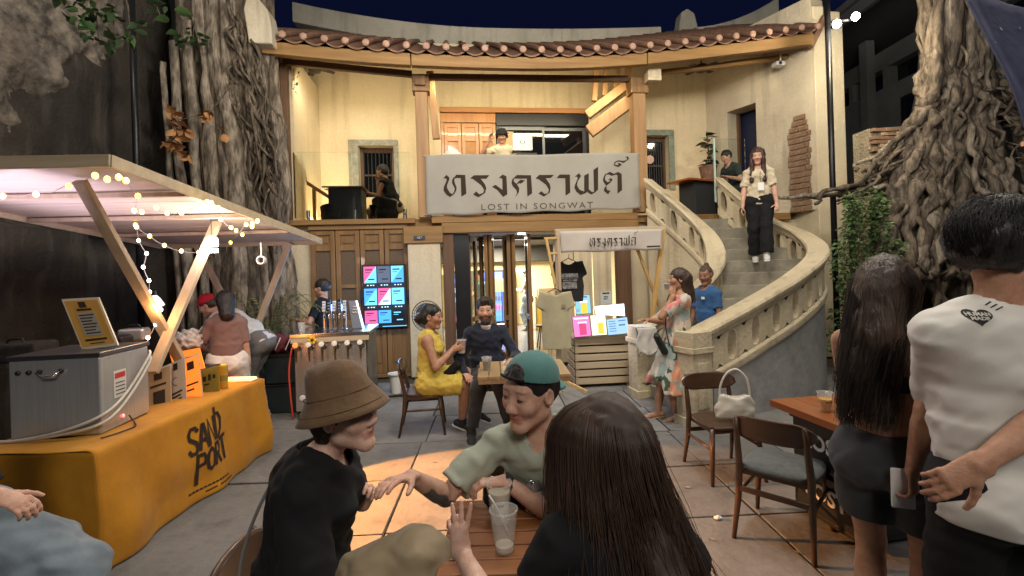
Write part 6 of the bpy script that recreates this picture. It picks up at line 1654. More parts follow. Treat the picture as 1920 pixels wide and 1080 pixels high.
# ro ruea, sara aa, fo fan, to tao, thanthakhat
GLY += quads(A2([(35, 455), (75, 460), (200, 555), (245, 630), (225, 680), (175, 695), (125, 652)]), A2([(90, 398), (200, 458), (255, 540), (270, 600), (255, 670), (165, 735), (78, 690)]))
GLY += quads(A2([(90, 398), (320, 398)]), A2([(120, 452), (270, 447)]))
GLY += quads(A2([(410, 393), (570, 393)]), A2([(362, 447), (500, 447)])); GLY += quads(A2([(498, 445), (505, 720)]), A2([(570, 393), (577, 672)]))
GLY += quads(A2([(645, 425), (712, 372), (742, 415), (690, 500), (680, 560), (720, 630), (790, 660)]), A2([(650, 428), (680, 425), (695, 450), (650, 550), (640, 600), (670, 660), (735, 712)]))
GLY += quads(A2([(790, 410), (790, 662), (735, 712)]), A2([(860, 375), (860, 640), (815, 680)]))
GLY += quads(A2([(815, 640), (860, 685), (905, 705)]), A2([(860, 625), (905, 665), (945, 672)]))
GLY += quads(A2([(930, 325), (940, 665), (905, 705)]), A2([(1003, 275), (1003, 632), (950, 678)]))
GLY += quads(A2([(1110, 390), (1080, 460), (1080, 500), (1130, 570), (1200, 520)]), A2([(1130, 385), (1110, 440), (1112, 480), (1150, 515), (1180, 510)]))
GLY += quads(A2([(1130, 385), (1190, 353), (1250, 385), (1320, 353), (1375, 385)]), A2([(1120, 400), (1170, 395), (1215, 415), (1290, 395), (1310, 410)]))
GLY += quads(A2([(1308, 400), (1310, 690)]), A2([(1375, 383), (1380, 635)]))
GLY += quads(A2([(1180, 520), (1225, 490), (1225, 465), (1200, 448)]), A2([(1175, 505), (1195, 490), (1190, 478), (1160, 482)]))
GLY += quads(A2([(1132, 572), (1100, 610), (1095, 650), (1160, 700)]), A2([(1137, 572), (1135, 610), (1150, 640), (1198, 648)]))
GLY += quads(A2([(1245, 250), (1262, 200), (1320, 172), (1400, 180)]), A2([(1262, 235), (1285, 205), (1330, 190), (1410, 210)]))
GLY += quads(A2([(1245, 250), (1325, 277), (1378, 240), (1330, 210)]), A2([(1265, 238), (1310, 250), (1340, 240), (1310, 230)]))
GLY += quads(A2([(1400, 180), (1455, 165), (1465, 130), (1430, 125)]), A2([(1410, 210), (1485, 155), (1490, 125), (1462, 107)]))
BV = -.16
def flatpt(px, py):
    return bl(px, py, BV)
bn = empty('banner', tuple(fw(.46, BV, 2.70)), FA, 'long white cloth banner with dark Thai lettering and LOST IN SONGWAT across the balcony', 'banner')
bc = [(797, 291), (1198, 287), (1201, 391), (800, 404)]
BQ = [Vector((flatpt(*p)[0] - .46, 0, flatpt(*p)[1] - 2.70)) for p in bc]
def rip(x, z): return .012 * math.sin(x * 3.1 + z * 2) + .008 * math.sin(x * 7 - z * 5) + .03 * max(0, x - 1.4) * math.sin(z * 5 + x * 3)
def bnf(a, b):
    p = BQ[0].lerp(BQ[1], a).lerp(BQ[3].lerp(BQ[2], a), b); p.z += .012 * math.sin(a * 26) * (b > .95) + .01 * math.sin(a * 9.4) * (1 - b) * .8
    return p + Vector((0, rip(p.x, p.z), 0))
w = MB(); w.grid(bnf, 70, 24, thick=(0, .003, 0)); w.build('banner_cloth', mat('banner_cloth', (.39, .37, .325), (.335, .315, .27), rough=.9, scale=1.2, bump=.1, bscale=4), bn, smooth=True)
def bput(px, py, off=-.006):
    u, z = flatpt(px, py); x, z = u - .46, z - 2.70; return (x, rip(x, z) + off, z)
w = MB(); poly_strokes(w, GLY, bput); w.build('lettering', mat('banner_ink', (.035, .022, .012), rough=.85), bn)
tx = text_mesh('LOST IN SONGWAT', .175, mat('banner_ink2', (.09, .075, .05), rough=.85), spacing=1.28, extrude=.0, sx=1.0)
for v in tx.vertices:
    c0 = flatpt(1008, 387); x = v.co.x + c0[0] - .46; z = v.co.y * .82 + (c0[1] - 2.70) + (v.co.x) * .008
    v.co = (x, rip(x, z) - .006, z)
o = piece('lettering', tx, bn)
for (px, py) in ((798, 292), (1197, 288), (801, 403), (1199, 391)):
    p = bput(px, py, 0); w = MB(); w.tube([p, (p[0] + (-.05 if px < 900 else .05), .06, p[2] + .02)], .006, 6); w.build('tie', M_WHITE, bn)
# merch stall frame
mz = at(1140, 640, 6.6).z
mf = empty('merch_stall', (1.25, 6.55, 0), R(4), 'pine framed merchandise stall with a small cloth sign and two crossed props', 'market stall')
MF0 = mf.matrix_basis.inverted()
def mp(px, py, Y=6.5): return MF0 @ at(px, py, Y)
M_PINEY = wood('pine_yellow', (.62, .40, .16), (.5, .3, .1), axis=2, rough=.55)
def mbar(p, q, w_, h_, m=M_PINE, nm='post'):
    b = MB(); b.bar(p, q, w_, h_, up=(0, 1, 0)); b.build(nm, m, mf, bevel=.004)
base = lambda x, y: Vector((x, y, 0))
p = mp(1045, 432, 6.5); mbar(base(mp(1047, 690, 6.5).x, p.y), p, .06, .09)
p2 = mp(1244, 428, 6.55); q2 = mp(1222, 600, 6.75); mbar(q2 + (q2 - p2) * .72, p2, .05, .07, M_PINEY, 'prop')
mbar(mp(1236, 575, 6.9), mp(1196, 470, 6.6), .035, .05, M_PINEY, 'prop')
mbar(mp(1043, 545, 6.42), mp(1024, 447, 6.42), .035, .05, M_PINEY, 'prop'); mbar(mp(1050, 545, 6.45), mp(1046, 440, 6.45), .04, .05, M_PINE, 'post')
mbar(mp(1020, 447, 6.45), mp(1046, 446, 6.45), .03, .03, M_PINEY, 'rail'); mbar(mp(1030, 475, 6.45), mp(1046, 475, 6.45), .03, .03, M_PINEY, 'rail')
mbar(mp(1040, 433, 6.53), mp(1247, 427, 6.57), .05, .05, M_PINEX, 'rail')
mbar(mp(1060, 715, 6.4), mp(1100, 735, 6.0), .04, .04, M_PINEY, 'rail')
sg = empty('cloth_sign', tuple(at(1146, 451, 6.46)), R(3), 'small white cloth sign with dark Thai lettering on the merchandise stall', 'sign')
c = sg.location; q = [at(1050, 434, 6.45), at(1243, 429, 6.5), at(1240, 468, 6.5), at(1052, 474, 6.45)]; Mi_ = sg.matrix_basis.inverted(); q = [Mi_ @ p for p in q]
w = MB(); w.grid(lambda a, b: q[0].lerp(q[1], a).lerp(q[3].lerp(q[2], a), b) + Vector((0, .012 * math.sin(a * 15 + b * 2) * b, .006 * math.sin(a * 12) * b)), 40, 8, thick=(0, .003, 0)); w.build('sign_cloth', mat('sign_cloth', (.50, .45, .41), (.43, .385, .345), rough=.9, scale=2, bump=.15, bscale=6), sg, smooth=True)
w = MB()
def sput(px, py):
    fx = (px - 832) / (1170 - 832); fy = (py - 295) / (372 - 295); X = 1105 + fx * 88; Y_ = 433 + fy * 31; p = Mi_ @ at(X, Y_, 6.44); a = (X - 1050) / 193
    return p + Vector((0, -.006 + .012 * math.sin(a * 15 + 1.0) * .5, 0))
poly_strokes(w, GLY, sput); w.build('lettering', mat('banner_ink', (0, 0, 0)), sg)
w = MB(); w.add([Mi_ @ at(x, y, 6.46) for x, y in ((1213, 461), (1238, 460), (1238, 463), (1213, 464))], [(0, 1, 2, 3)]); w.build('small_print', M_INK, sg)
# slatted crate counter
cr = empty('slatted_crate', (1.26, 6.72, 0), R(4), 'pale slatted timber crate used as the merchandise counter', 'crate')
W2, HC = .40, .70
for i in range(6):
    z = .05 + i * .112
    w = MB(); w.b2((-W2, -.012, z), (W2, .006, z + .088)); w.build('slat', M_PINEX, cr, bevel=.004)
    w = MB(); w.b2((-W2 - .018, .03, z), (-W2, .5, z + .088)); w.build('slat', M_PINE, cr, bevel=.004)
    w = MB(); w.b2((W2, .03, z), (W2 + .018, .5, z + .088)); w.build('slat', M_PINE, cr, bevel=.004)
for x in (-W2 + .03, W2 - .03):
    for y in (.03, .47):
        w = MB(); w.b2((x - .025, y - .022, 0), (x + .025, y + .022, HC)); w.build('corner_post', M_PINE, cr, bevel=.003)
w = MB(); w.b2((-W2 - .03, -.03, HC), (W2 + .03, .52, HC + .025)); w.build('crate_top', M_PINEX, cr, bevel=.004)
w = MB(); w.b2((-W2 + .06, .05, .02), (W2 - .06, .45, .6)); w.build('crate_inside', mat('crate_dark', (.12, .08, .045), rough=.9), cr)
# lit menu panels on the crate
def panel(quad, Y, m, label, marks_=(), mm=None, dy=(0, 0, 0, 0)):
    r, f = board('lit_menu', quad, Y, .012, M_BLACKP, label, 'lit menu', .04, m, dy)
    if marks_: marks(r, f, marks_, mm)
    r['group'] = 'lit menu panels on the slatted crate'; return r, f
E_PINK, E_YEL, E_BLU, E_WHT, E_CY = em('pink', (.95, .25, .62), 1.0), em('yellow', (1, .93, .62), 1.25), em('sky', (.38, .66, 1), 1.0), em('whitehot', (.95, .98, 1), 2.2), em('aqua', (.35, .72, .85), .9)
E_GOLD, E_RED = em('gold', (1, .62, .05), 1.1), em('berry', (.8, .06, .25), .9)
zt_ = HC + .03
r, f = panel([(1072, 593), (1105, 591), (1109, 630), (1077, 633)], 6.6, E_PINK, 'pink lit menu panel with a red drink at the left of the crate top', [(.35, .35, .75, .92)], E_RED, (.1, .1, 0, 0)); marks(r, f, [(.3, .3, .8, .37), (.1, .1, .9, .16)], S_W)
r, f = panel([(1106, 591), (1135, 589), (1139, 628), (1110, 630)], 6.61, E_YEL, 'yellow white lit menu panel with a golden drink in the middle of the crate top', [(.45, .4, .8, .92)], E_GOLD, (.1, .1, 0, 0))
r, f = panel([(1136, 599), (1176, 594), (1181, 625), (1140, 629)], 6.6, E_BLU, 'light blue lit menu panel with fine print at the right of the crate top', [(.1, .15 + .15 * k, .42, .2 + .15 * k) for k in range(5)] + [(.55, .15, .9, .22), (.55, .4, .85, .5)], em('print_blue', (.1, .25, .6), .8), (.1, .1, 0, 0))
r, f = panel([(1113, 574), (1171, 569), (1173, 593), (1116, 590)], 6.8, E_WHT, 'blazing white lit panel behind the other menu panels')
r, f = panel([(1077, 553), (1106, 552), (1109, 588), (1080, 590)], 6.85, E_CY, 'upright poster of a golden beer glass behind the pink panel', [(.36, .38, .74, .95)], E_GOLD, (.05, .05, 0, 0)); marks(r, f, [(.3, .3, .8, .42)], S_W); marks(r, f, [(.15, .08, .8, .16), (.05, .75, .25, .78), (.05, .82, .25, .85)], em('print_blue', (0, 0, 0), 0))
r, f = board('tent_card', [(1126, 546), (1145, 545), (1147, 569), (1126, 571)], 6.9, .01, mat('card_pale', (.5, .52, .52), rough=.7), 'pale upright price card behind the white lit panel', 'price card'); marks(r, f, [(.2, .12, .85, .22), (.3, .4, .7, .44), (.3, .52, .7, .56), (.3, .62, .6, .65)], M_INK)
lamp('panel_glow', 'AREA', (1.3, 6.45, .95), 5, (.85, .85, 1), .5, (1.2, 5.6, .5))
# hanging T-shirts
def hung_tee(name, px, py, Y, wd, L, m, label, rz, marks_=None, mm=None, seed=1):
    c = at(px, py, Y); r = empty(name, tuple(c), R(rz), label, 'T-shirt'); S_ = SDF()
    S_.cap((0, 0, -.02), (0, 0, -L), .03, .03, k=.02, side=(1, 0, 0), asp=wd / 2 / .03, flat=True, prof=([0, .2, 1], [.027, .030, .031]))
    for sgn in (-1, 1): S_.cap((sgn * wd * .33, 0, -.045), (sgn * (wd * .36 + .06), 0, -.23), .03, .026, k=.03, side=(1, 0, .35), asp=2.3, flat=True)
    S_.ell((0, -.02, .0), (.085, .1, .065), k=.01, op='sub'); S_.wrinkle(.0016, 24, seed, (1, 1, .25))
    piece('shirt', S_.mesh('shirt', m, .011), r)
    b = MB(); b.tube([(-.17, 0, -.06), (-.08, 0, -.01), (0, 0, .03), (.08, 0, -.01), (.17, 0, -.06)], .006, 6); b.tube([(0, 0, .03), (0, 0, .075), (.02, 0, .09)], .004, 6); b.build('hanger', M_BLACKP, r, smooth=True)
    if marks_:
        b = MB()
        for (x0, z0, x1, z1) in marks_: b.box(((x0 + x1) / 2, -.042, (z0 + z1) / 2), (x1 - x0, .004, z1 - z0))
        b.build('chest_print', mm, r)
    return r
hung_tee('tshirt', 1066, 488, 6.75, .40, .60, cloth('tee_black', (.014, .013, .016)), 'black T-shirt with pale chest print hanging inside the merchandise stall', 6, [(-.12, -.24, .12, -.19), (-.12, -.26, .13, -.25), (-.1, -.30, .11, -.275), (-.11, -.41, .1, -.31)], mat('tee_print', (.34, .33, .32), (.06, .06, .06), rough=.8, scale=30), 2)
hung_tee('tshirt', 1041, 545, 6.25, .38, .78, cloth('tee_sand', (.42, .38, .25)), 'sand coloured T-shirt hanging on the front post of the merchandise stall', -4, [(.075, -.23, .125, -.185)], mat('tee_logo', (.27, .2, .12), rough=.8), 5)
wc = empty('white_cloth', (1.62, 6.02, .94), R(12), 'white cloth draped over the left stair newel', 'cloth')
w = MB(); w.grid(lambda a, b: ((a - .5) * .26 + .02 * math.sin(b * 9), -.16 - .012 * math.sin(a * 12 + b * 3) * b, .0 - .34 * b + .03 * math.sin(a * 8) * b) , 14, 14, thick=(0, .004, 0)); w.grid(lambda a, b: ((a - .5) * .26, -.16 + .3 * b, .004 + .003 * math.sin(a * 9)), 8, 8, thick=(0, 0, .004)); w.build('cloth_sheet', mat('cloth_white', (.6, .58, .54), rough=.9, bump=.2), wc, smooth=True)

# ================================================================== CHAIRS AND TABLES
M_WALNUT = mat('walnut', (.085, .04, .02), (.05, .022, .011), rough=.38, scale=1.0, bump=.06, stretch=(3, 20, 20), coat=.25, contrast=(.3, .7))
M_CUSH = mat('cushion_grey', (.15, .155, .15), (.11, .115, .115), rough=.9, scale=30, bump=.3, bscale=180)
def make_chair(label, cushion=False, group=None, dark=False):
    c = empty('dining_chair', (0, 0, 0), 0, label, 'chair', group)
    hw, hd, sh = .215, .205, .44
    def seatf(a, b):
        x, y = (a - .5) * 2, (b - .5) * 2; k = (1 - .12 * abs(x) ** 6)
        r = math.hypot(x, y); f = 1 / max(1, (abs(x) ** 4 + abs(y) ** 4) ** .25) if r > 0 else 1
        return (x * f * hw * (1.02 - .07 * (y < 0) * -y), y * f * hd, sh - .012 * (1 - x * x) * (1 - y * y) if not cushion else sh + .028 * (1 - x ** 4) * (1 - y ** 4))
    w = MB(); w.grid(seatf, 16, 16, thick=(0, 0, -.022)); w.build('seat', M_CUSH if cushion else M_WALNUT, c, smooth=True)
    w = MB(); w.b2((-hw + .03, -hd + .03, sh - .06), (hw - .03, hd - .03, sh - .023)); w.build('seat_frame', M_WALNUT, c, bevel=.008)
    for s_ in (-1, 1):
        w = MB(); w.tube([(s_ * (hw - .035), hd - .045, sh - .02), (s_ * (hw - .015), hd - .015, .22), (s_ * (hw + .005), hd + .01, 0)], [.021, .019, .013], 10); w.build('leg', M_WALNUT, c, smooth=True)
        w = MB(); w.tube([(s_ * (hw + .0), -hd - .055, 0), (s_ * (hw - .015), -hd + .0, .24), (s_ * (hw - .02), -hd + .02, sh), (s_ * (hw - .025), -hd - .02, .62), (s_ * (hw - .03), -hd - .05, .76)], [.013, .019, .022, .018, .013], 10); w.build('leg', M_WALNUT, c, smooth=True)
        w = MB(); w.tube([(s_ * (hw - .012), hd - .015, .27), (s_ * (hw - .012), -hd + .0, .27)], .012, 8); w.build('stretcher', M_WALNUT, c, smooth=True)
    w = MB(); w.bar((-hw + .015, -hd - .0, .30), (hw - .015, -hd - .0, .30), .018, .034); w.build('stretcher', M_WALNUT, c, bevel=.004)
    def backf(a, b):
        x = (a - .5) * 2; z = (b - .5) * 2; hz = .072 * (1 - abs(x) ** 5 * .75)
        return (x * .235, -hd - .052 + .045 * x * x - .02 * (b - .5), .70 + z * hz)
    w = MB(); w.grid(backf, 20, 8, thick=(0, .018, 0)); w.build('backrest', M_WALNUT, c, smooth=True)
    return c
ch1 = make_chair('dark walnut chair with wooden seat carrying the white handbag'); ch1.location = (1.68, 3.83, 0); ch1.rotation_euler = (0, 0, R(-84 - 90))
ch2 = make_chair('walnut chair with grey cushioned seat pulled up to the right table', True); ch2.location = (1.66, 2.95, 0); ch2.rotation_euler = (0, 0, R(46 - 90))
def chair_copy(src, x, y, head, label, s=1.0):
    c = copy_tree(src); c.location = (x, y, 0); c.rotation_euler = (0, 0, R(head - 90)); c['label'] = label; return c
chair_copy(ch1, -1.0, 5.12, 8, 'dark walnut chair under the woman in the yellow dress')
chair_copy(ch1, -.32, 5.35, -88, 'dark walnut chair under the bearded man in the navy jumper')
chair_copy(ch1, -.74, 1.62, 6, 'dark walnut chair under the person in the brown bucket hat')
chair_copy(ch1, .0, 2.22, -96, 'dark walnut chair under the man in the teal cap')
chair_copy(ch1, .30, 1.12, 96, 'dark walnut chair under the woman with long dark hair')
chair_copy(ch1, -2.32, 1.72, 18, 'dark walnut chair under the person in wide pale jeans')
def slat_table(name, x0, x1, y0, y1, z, label, n, along='x', m=None, rz=0, pad=.012, base='pedestal', rim=True):
    c = empty(name, ((x0 + x1) / 2, (y0 + y1) / 2, 0), R(rz), label, 'table'); hx, hy = (x1 - x0) / 2, (y1 - y0) / 2
    m = m or wood('table_wood', (.31, .12, .04), (.2, .07, .022), axis=0, rough=.4)
    for i in range(n):
        a = -hy + 2 * hy * i / n
        w = MB(); w.b2((-hx, a + .003, z - .028), (hx, a + 2 * hy / n - .004, z + U(-.0008, .0008))) if along == 'x' else w.b2((-hx + 2 * hx * i / n + .003, -hy, z - .028), (-hx + 2 * hx * (i + 1) / n - .004, hy, z))
        w.build('slat', m, c, bevel=.004)
    w = MB(); w.b2((-hx + .01, -hy + .01, z - .07), (hx - .01, hy - .01, z - .03)); w.build('apron', m, c, bevel=.004)
    w = MB(); w.b2((-.12, -.12, .03), (.12, .12, z - .072)); w.build('pedestal', M_BLACKP, c, bevel=.006)
    w = MB(); w.b2((-.24, -.24, 0), (.24, .24, .03)); w.build('foot_plate', M_BLACKP, c, bevel=.006)
    return c
slat_table('cafe_table', -.27, .50, 1.47, 1.96, .75, 'orange brown slatted cafe table in the foreground carrying cups and a can', 6)
slat_table('cafe_table', -.36, .50, 4.25, 4.98, .75, 'pale slatted cafe table between the yellow dress and the merchandise stall', 8, 'y', wood('table_pale', (.46, .32, .17), (.33, .215, .105), axis=1, rough=.45), rz=2)
rtb = empty('cafe_table', (2.25, 3.0, 0), R(9), 'orange brown table on stacked black crates lettered LOST at the right', 'table')
M_RT = wood('table_orange', (.35, .105, .026), (.24, .066, .016), axis=1, rough=.35, coat=.2)
for i in range(5):
    w = MB(); w.b2((-.44 + i * .176 + .0015, -.32, .705), (-.44 + (i + 1) * .176 - .0015, .34, .75)); w.build('top_plank', M_RT, rtb, bevel=.003)
for z0, z1, nm in ((.05, .35, 0), (.365, .70, 1)):
    w = MB(); w.b2((-.33, -.24, z0), (.33, .26, z0 + .03)); w.b2((-.33, -.24, z0 + .03), (-.31, .26, z1)); w.b2((.31, -.24, z0 + .03), (.33, .26, z1)); w.b2((-.31, -.24, z0 + .03), (.31, -.22, z1)); w.b2((-.31, .24, z0 + .03), (.31, .26, z1))
    w.b2((-.345, -.255, z1 - .05), (-.33, .275, z1)); w.b2((-.345, -.255, z1 - .05), (.345, -.24, z1))
    k = w.build('crate', M_BLACKP, rtb, bevel=.006)
    me = text_mesh('LOST', .135, mat('crate_white', (.8, .8, .8), rough=.6), bold=.004, spacing=1.02)
    piece('lettering', me, k, (-.334, .0, z0 + .17), (R(90), 0, R(-90)))
w = MB(); w.b2((-.1, -.1, 0), (.1, .1, .05)); w.build('foot', M_BLACKP, rtb)
# drinks
cup((-.075, 1.78, .752), 'clear plastic cup of milky drink on the foreground table', M_MILK, .8, .145, .033, .048, 5)
c_ = cup((-.055, 1.60, .752), 'empty clear plastic cup with a straw at the front of the foreground table', M_MILK, .14, .135, .033, .047)
w = MB(); w.tube([(.03, .02, .01), (-.02, -.02, .15), (-.045, -.03, .2)], .0035, 8); w.build('straw', M_WHITE, c_, smooth=True)
cn = empty('drink_can', (.055, 1.84, .752), 0, 'silver white drink can beside the milky drink on the foreground table', 'can')
w = MB(); w.lathe([(.0, 0), (.026, 0), (.033, .012), (.033, .1), (.026, .118), (.0265, .122), (.024, .121), (.023, .115), (.0, .115)], 22); w.build('can_body', mat('can_silver', (.55, .55, .56), (.42, .42, .44), rough=.25, metal=.9, scale=20), cn, smooth=False)
w = MB(); w.lathe([(.0334, .025), (.0334, .09)], 22, cap=False); w.build('can_label', mat('can_label', (.5, .47, .44), (.2, .18, .17), rough=.4, scale=26, contrast=(.5, .6)), cn, smooth=True)
w = MB(); w.tube([(-.008, .004, .117), (.0, -.004, .118), (.009, .0, .117)], .003, 6); w.build('pull_tab', M_CHROME, cn, smooth=True)
cup((-.27, 4.52, .752), 'clear plastic cup of dark beer on the pale table', M_BEERD, .7, .125, .034, .05)
w = empty('salt_shaker', (-.345, 4.42, .752), 0, 'small chrome shaker at the corner of the pale table', 'shaker'); b = MB(); b.lathe([(.0, 0), (.018, 0), (.018, .05), (.012, .07), (.0, .072)], 12); b.build('shaker_body', M_CHROME, w, smooth=False)
p = on(1548, 770, .752); cup((p.x, p.y, .752), 'clear plastic cup of yellow beer on the right table', M_JUICE, .66, .115, .032, .046, 4)
# handbag
hb = empty('handbag', (1.76, 3.78, .432), R(-12), 'cream shoulder bag with looped strap on the walnut chair seat', 'handbag')
S_ = SDF(); S_.cap((0, 0, .03), (0, 0, .215), .05, k=.02, side=(1, 0, 0), asp=2.6, flat=True, prof=([0, .4, 1], [.055, .06, .044])); S_.ell((0, -.0, .245), (.075, .09, .055), k=.02, op='sub'); S_.wrinkle(.003, 26, 2)
piece('bag_body', S_.mesh('bag_body', mat('bag_cream', (.66, .62, .52), (.58, .54, .45), rough=.55, scale=5, bump=.1), .009), hb)
P = [Vector(p) for p in ((-.115, 0, .2), (-.10, 0, .30), (-.05, 0, .39), (.02, 0, .42), (.085, 0, .36), (.108, 0, .28), (.115, 0, .2))]
w = MB(); w.tube([spl(P, i / 28) for i in range(29)], .009, 8); w.build('strap', mat('bag_cream', (0, 0, 0)), hb, smooth=True)
for x in (-.115, .115):
    w = MB(); w.tube([(x + .012 * math.cos(a), 0, .2 + .012 * math.sin(a)) for a in [6.283 * i / 12 for i in range(13)]], .003, 6, cap=False); w.build('ring', M_CHROME, hb)
tp = on(1345, 975, .0); t_ = empty('crumpled_tissue', (tp.x, tp.y, .004), 0, 'crumpled white tissue lying on the concrete', 'tissue')
S_ = SDF(); S_.ell((0, 0, .012), (.022, .016, .012), k=.01); S_.ell((.018, .004, .01), (.014, .012, .010), k=.01); S_.wrinkle(.003, 160, 1); piece('tissue_body', S_.mesh('tissue_body', M_WHITE, .003), t_)

# ================================================================== UPPER TERRACE THINGS
tt = empty('bar_table', tuple(fw(-2.86, .75, 2.62)), FA, 'dark square table with thin brown top on the left terrace', 'table')
hz = bl(660, 354, .75)[1] - 2.62
w = MB(); w.b2((-.35, -.3, hz - .03), (.35, .3, hz)); w.build('tabletop', M_WOOD_DKX, tt, bevel=.005)
w = MB(); w.b2((-.26, -.24, .002), (.30, .24, hz - .032)); w.build('table_base', mat('base_blueblack', (.02, .024, .03), rough=.6), tt, bevel=.006)
def tub(loc, rz, label, s=1.0):
    c = empty('tub_chair', loc, rz, label, 'chair'); c.scale = (s * 1.1, s * 1.1, s)
    w = MB(); w.lathe([(.0, 0), (.24, 0), (.28, .2), (.27, .36), (.0, .37)], 20); w.build('seat', mat('tub_black', (.02, .022, .026), (.013, .014, .016), rough=.85, scale=20), c)
    w = MB(); w.grid(lambda a, b: ((.27 + .02 * b) * math.cos(math.pi * (1 + a)), -(.27 + .02 * b) * math.sin(math.pi * (1 + a)) * -1, .3 + .28 * b - .1 * abs(a - .5) * 2 * b), 20, 5, thick=(0, 0, .03)); w.build('backrest', mat('tub_black', (0, 0, 0)), c, smooth=True)
    return c
tub(tuple(fw(bl(620, 400, .35)[0], .35, 2.62)), FA + .3, 'low black tub chair at the left corner of the terrace', .52)
tub(tuple(fw(bl(722, 390, .45)[0], .5, 2.62)), FA - .4, 'black tub chair under the woman by the left terrace window', .72)
w = empty('water_glass', tuple(fw(bl(700, 400, .2)[0], .2, 2.64)), 0, 'tall clear glass jar on the terrace edge in front of the tub chair', 'jar'); b = MB(); b.lathe([(.0, 0), (.055, 0), (.06, .05), (.045, .13), (.062, .22), (.066, .25), (.06, .25), (.0, .01)], 16); b.build('jar_body', M_GLASS, w, smooth=True)
rtb2 = empty('bar_table', tuple(fw(bl(1300, 345, .7)[0], .7, 2.62)), FA + .35, 'orange topped table with a small fan lamp on the right terrace', 'table')
hz = bl(1300, 340, .7)[1] - 2.62
w = MB(); w.b2((-.42, -.28, hz - .04), (.42, .28, hz)); w.build('tabletop', M_RT, rtb2, bevel=.006)
w = MB(); w.b2((-.18, -.2, .002), (.36, .2, hz - .042)); w.build('table_base', mat('base_blueblack', (0, 0, 0)), rtb2, bevel=.006)
pf = empty('potted_plant', tuple(fw(bl(1328, 330, 1.0)[0], 1.0, 2.62)), 0, 'broad leaved fiddle fig in a terracotta pot by the right terrace table', 'plant')
pz = bl(1320, 325, 1.0)[1] - 2.62
w = MB(); w.lathe([(.0, 0), (.12, 0), (.17, .3), (.18, .34), (.15, .34), (.0, .3)], 16, Matrix.Translation((0, 0, pz - .2))); w.b2((-.15, -.15, 0), (.15, .15, pz - .2)); w.build('pot', M_TILE, pf)
BLF = leaf_mesh('leaf', .24, .15, mat('leaf_fig', (.02, .045, .018), (.035, .07, .025), rough=.35, scale=3))
for k in range(26):
    z = pz + .15 + .62 * rnd.random(); a = rnd.uniform(0, 6.28); s = rnd.uniform(.7, 1.05)
    piece('leaf', BLF, pf, (.04 * math.cos(a), .04 * math.sin(a), z), (rnd.uniform(-.2, .8), rnd.uniform(-.3, .3), a), (s, s, s))
w = MB(); w.tube([(0, 0, pz), (.02, 0, pz + .4), (0, .01, pz + .85)], .014, 8); w.build('stem', M_BARK[1], pf)
dl = empty('round_lamp', tuple(fw(bl(1218, 318, 1.1)[0], 1.1, 2.62)), 0, 'small round pink fan lamp on a thin stand by the green framed window', 'lamp')
dz_ = bl(1218, 300, 1.1)[1] - 2.62; w = MB(); w.lathe([(.0, 0), (.1, 0), (.0, .02)], 14); w.tube([(0, 0, 0), (0, 0, dz_)], .01, 8); w.build('stand', M_BAR, dl)
w = MB(); w.lathe([(.0, -.02), (.085, -.012), (.085, .012), (.0, .02)], 18, frame((0, -.03, dz_), (1, 0, 0), (0, 0, 1), (0, -1, 0))); w.build('lamp_head', mat('lamp_pink', (.55, .36, .27), rough=.5), dl)
# ceiling fans tucked under the eave
for (px, py, v, lb_) in ((590, 128, .7, 'black ceiling fan under the left eave'), (1315, 128, .8, 'black ceiling fan under the right eave')):
    u, z = bl(px, py, v); o = empty('ceiling_fan', tuple(fw(u, v, z)), FA, lb_, 'fan')
    w = MB(); w.lathe([(.0, -.08), (.1, -.06), (.12, .0), (.1, .06), (.0, .08)], 16); w.tube([(0, 0, .05), (0, 0, .3)], .015, 8); w.build('motor', M_BLACKP, o)
    for k in range(4):
        a = k * 1.571 + .5; w = MB(); w.bar((.1 * math.cos(a), .1 * math.sin(a), 0), (.34 * math.cos(a), .34 * math.sin(a), -.01), .1, .01); w.build('fan_blade', M_BLACKP, o)
# laptop on DJ table, white lampshade
dj = empty('dj_table', tuple(fw(.15, .55, 2.62)), FA, 'narrow dark table behind the banner', 'table')
w = MB(); w.b2((-.6, -.25, 1.02), (.6, .25, 1.06)); w.build('tabletop', M_BLACKP, dj)
for x in (-.55, .55):
    w = MB(); w.b2((x - .03, -.2, 0), (x + .03, .2, 1.02)); w.build('leg', M_BLACKP, dj)
u, z = bl(965, 289, .5)
w = MB(); w.b2((.05, -.2, 1.06), (.42, .15, 1.2)); mx = empty('mixer_deck', tuple(fw(.15, .55, 2.62)), FA, 'black mixer deck under the open laptop', 'mixer'); w.build('deck_body', M_BLACKP, mx, bevel=.01)
w = MB()
for k in range(4): w.lathe([(.0, 0), (.014, 0), (.012, .02), (.0, .02)], 10, Matrix.Translation((.12 + k * .07, -.1, 1.2)))
w.build('knob', M_CHROME, mx)
lt_ = empty('laptop', tuple(fw(.33, .5, bl(965, 278, .5)[1])), FA, 'open silver laptop with glowing emblem on its lid above the banner', 'laptop')
w = MB(); w.b2((-.185, -.008, -.02), (.185, .004, .245)); w.build('laptop_lid', mat('alu', (.42, .42, .42), rough=.4, metal=.3), lt_, bevel=.012)
w = MB(); w.b2((-.185, .004, -.035), (.185, .25, -.02)); w.build('keyboard_base', M_STEEL, lt_, bevel=.004)
w = MB(); w.ell((0, -.009, .112), (.045, .003, .03), 14, 6); e_ = w.build('emblem_ring', M_BLACKP, lt_)
w = MB(); w.ell((0, -.012, .112), (.024, .003, .018), 12, 6); w.build('emblem_glow', mat('emblem_glow', (1, 1, 1), emis=(1, .95, .9), estr=2), lt_)
ls = empty('white_lampshade', tuple(fw(bl(848, 290, .2)[0], .2, bl(848, 292, .2)[1] - .25)), 0, 'rounded white lampshade peeking over the left end of the banner', 'lampshade')
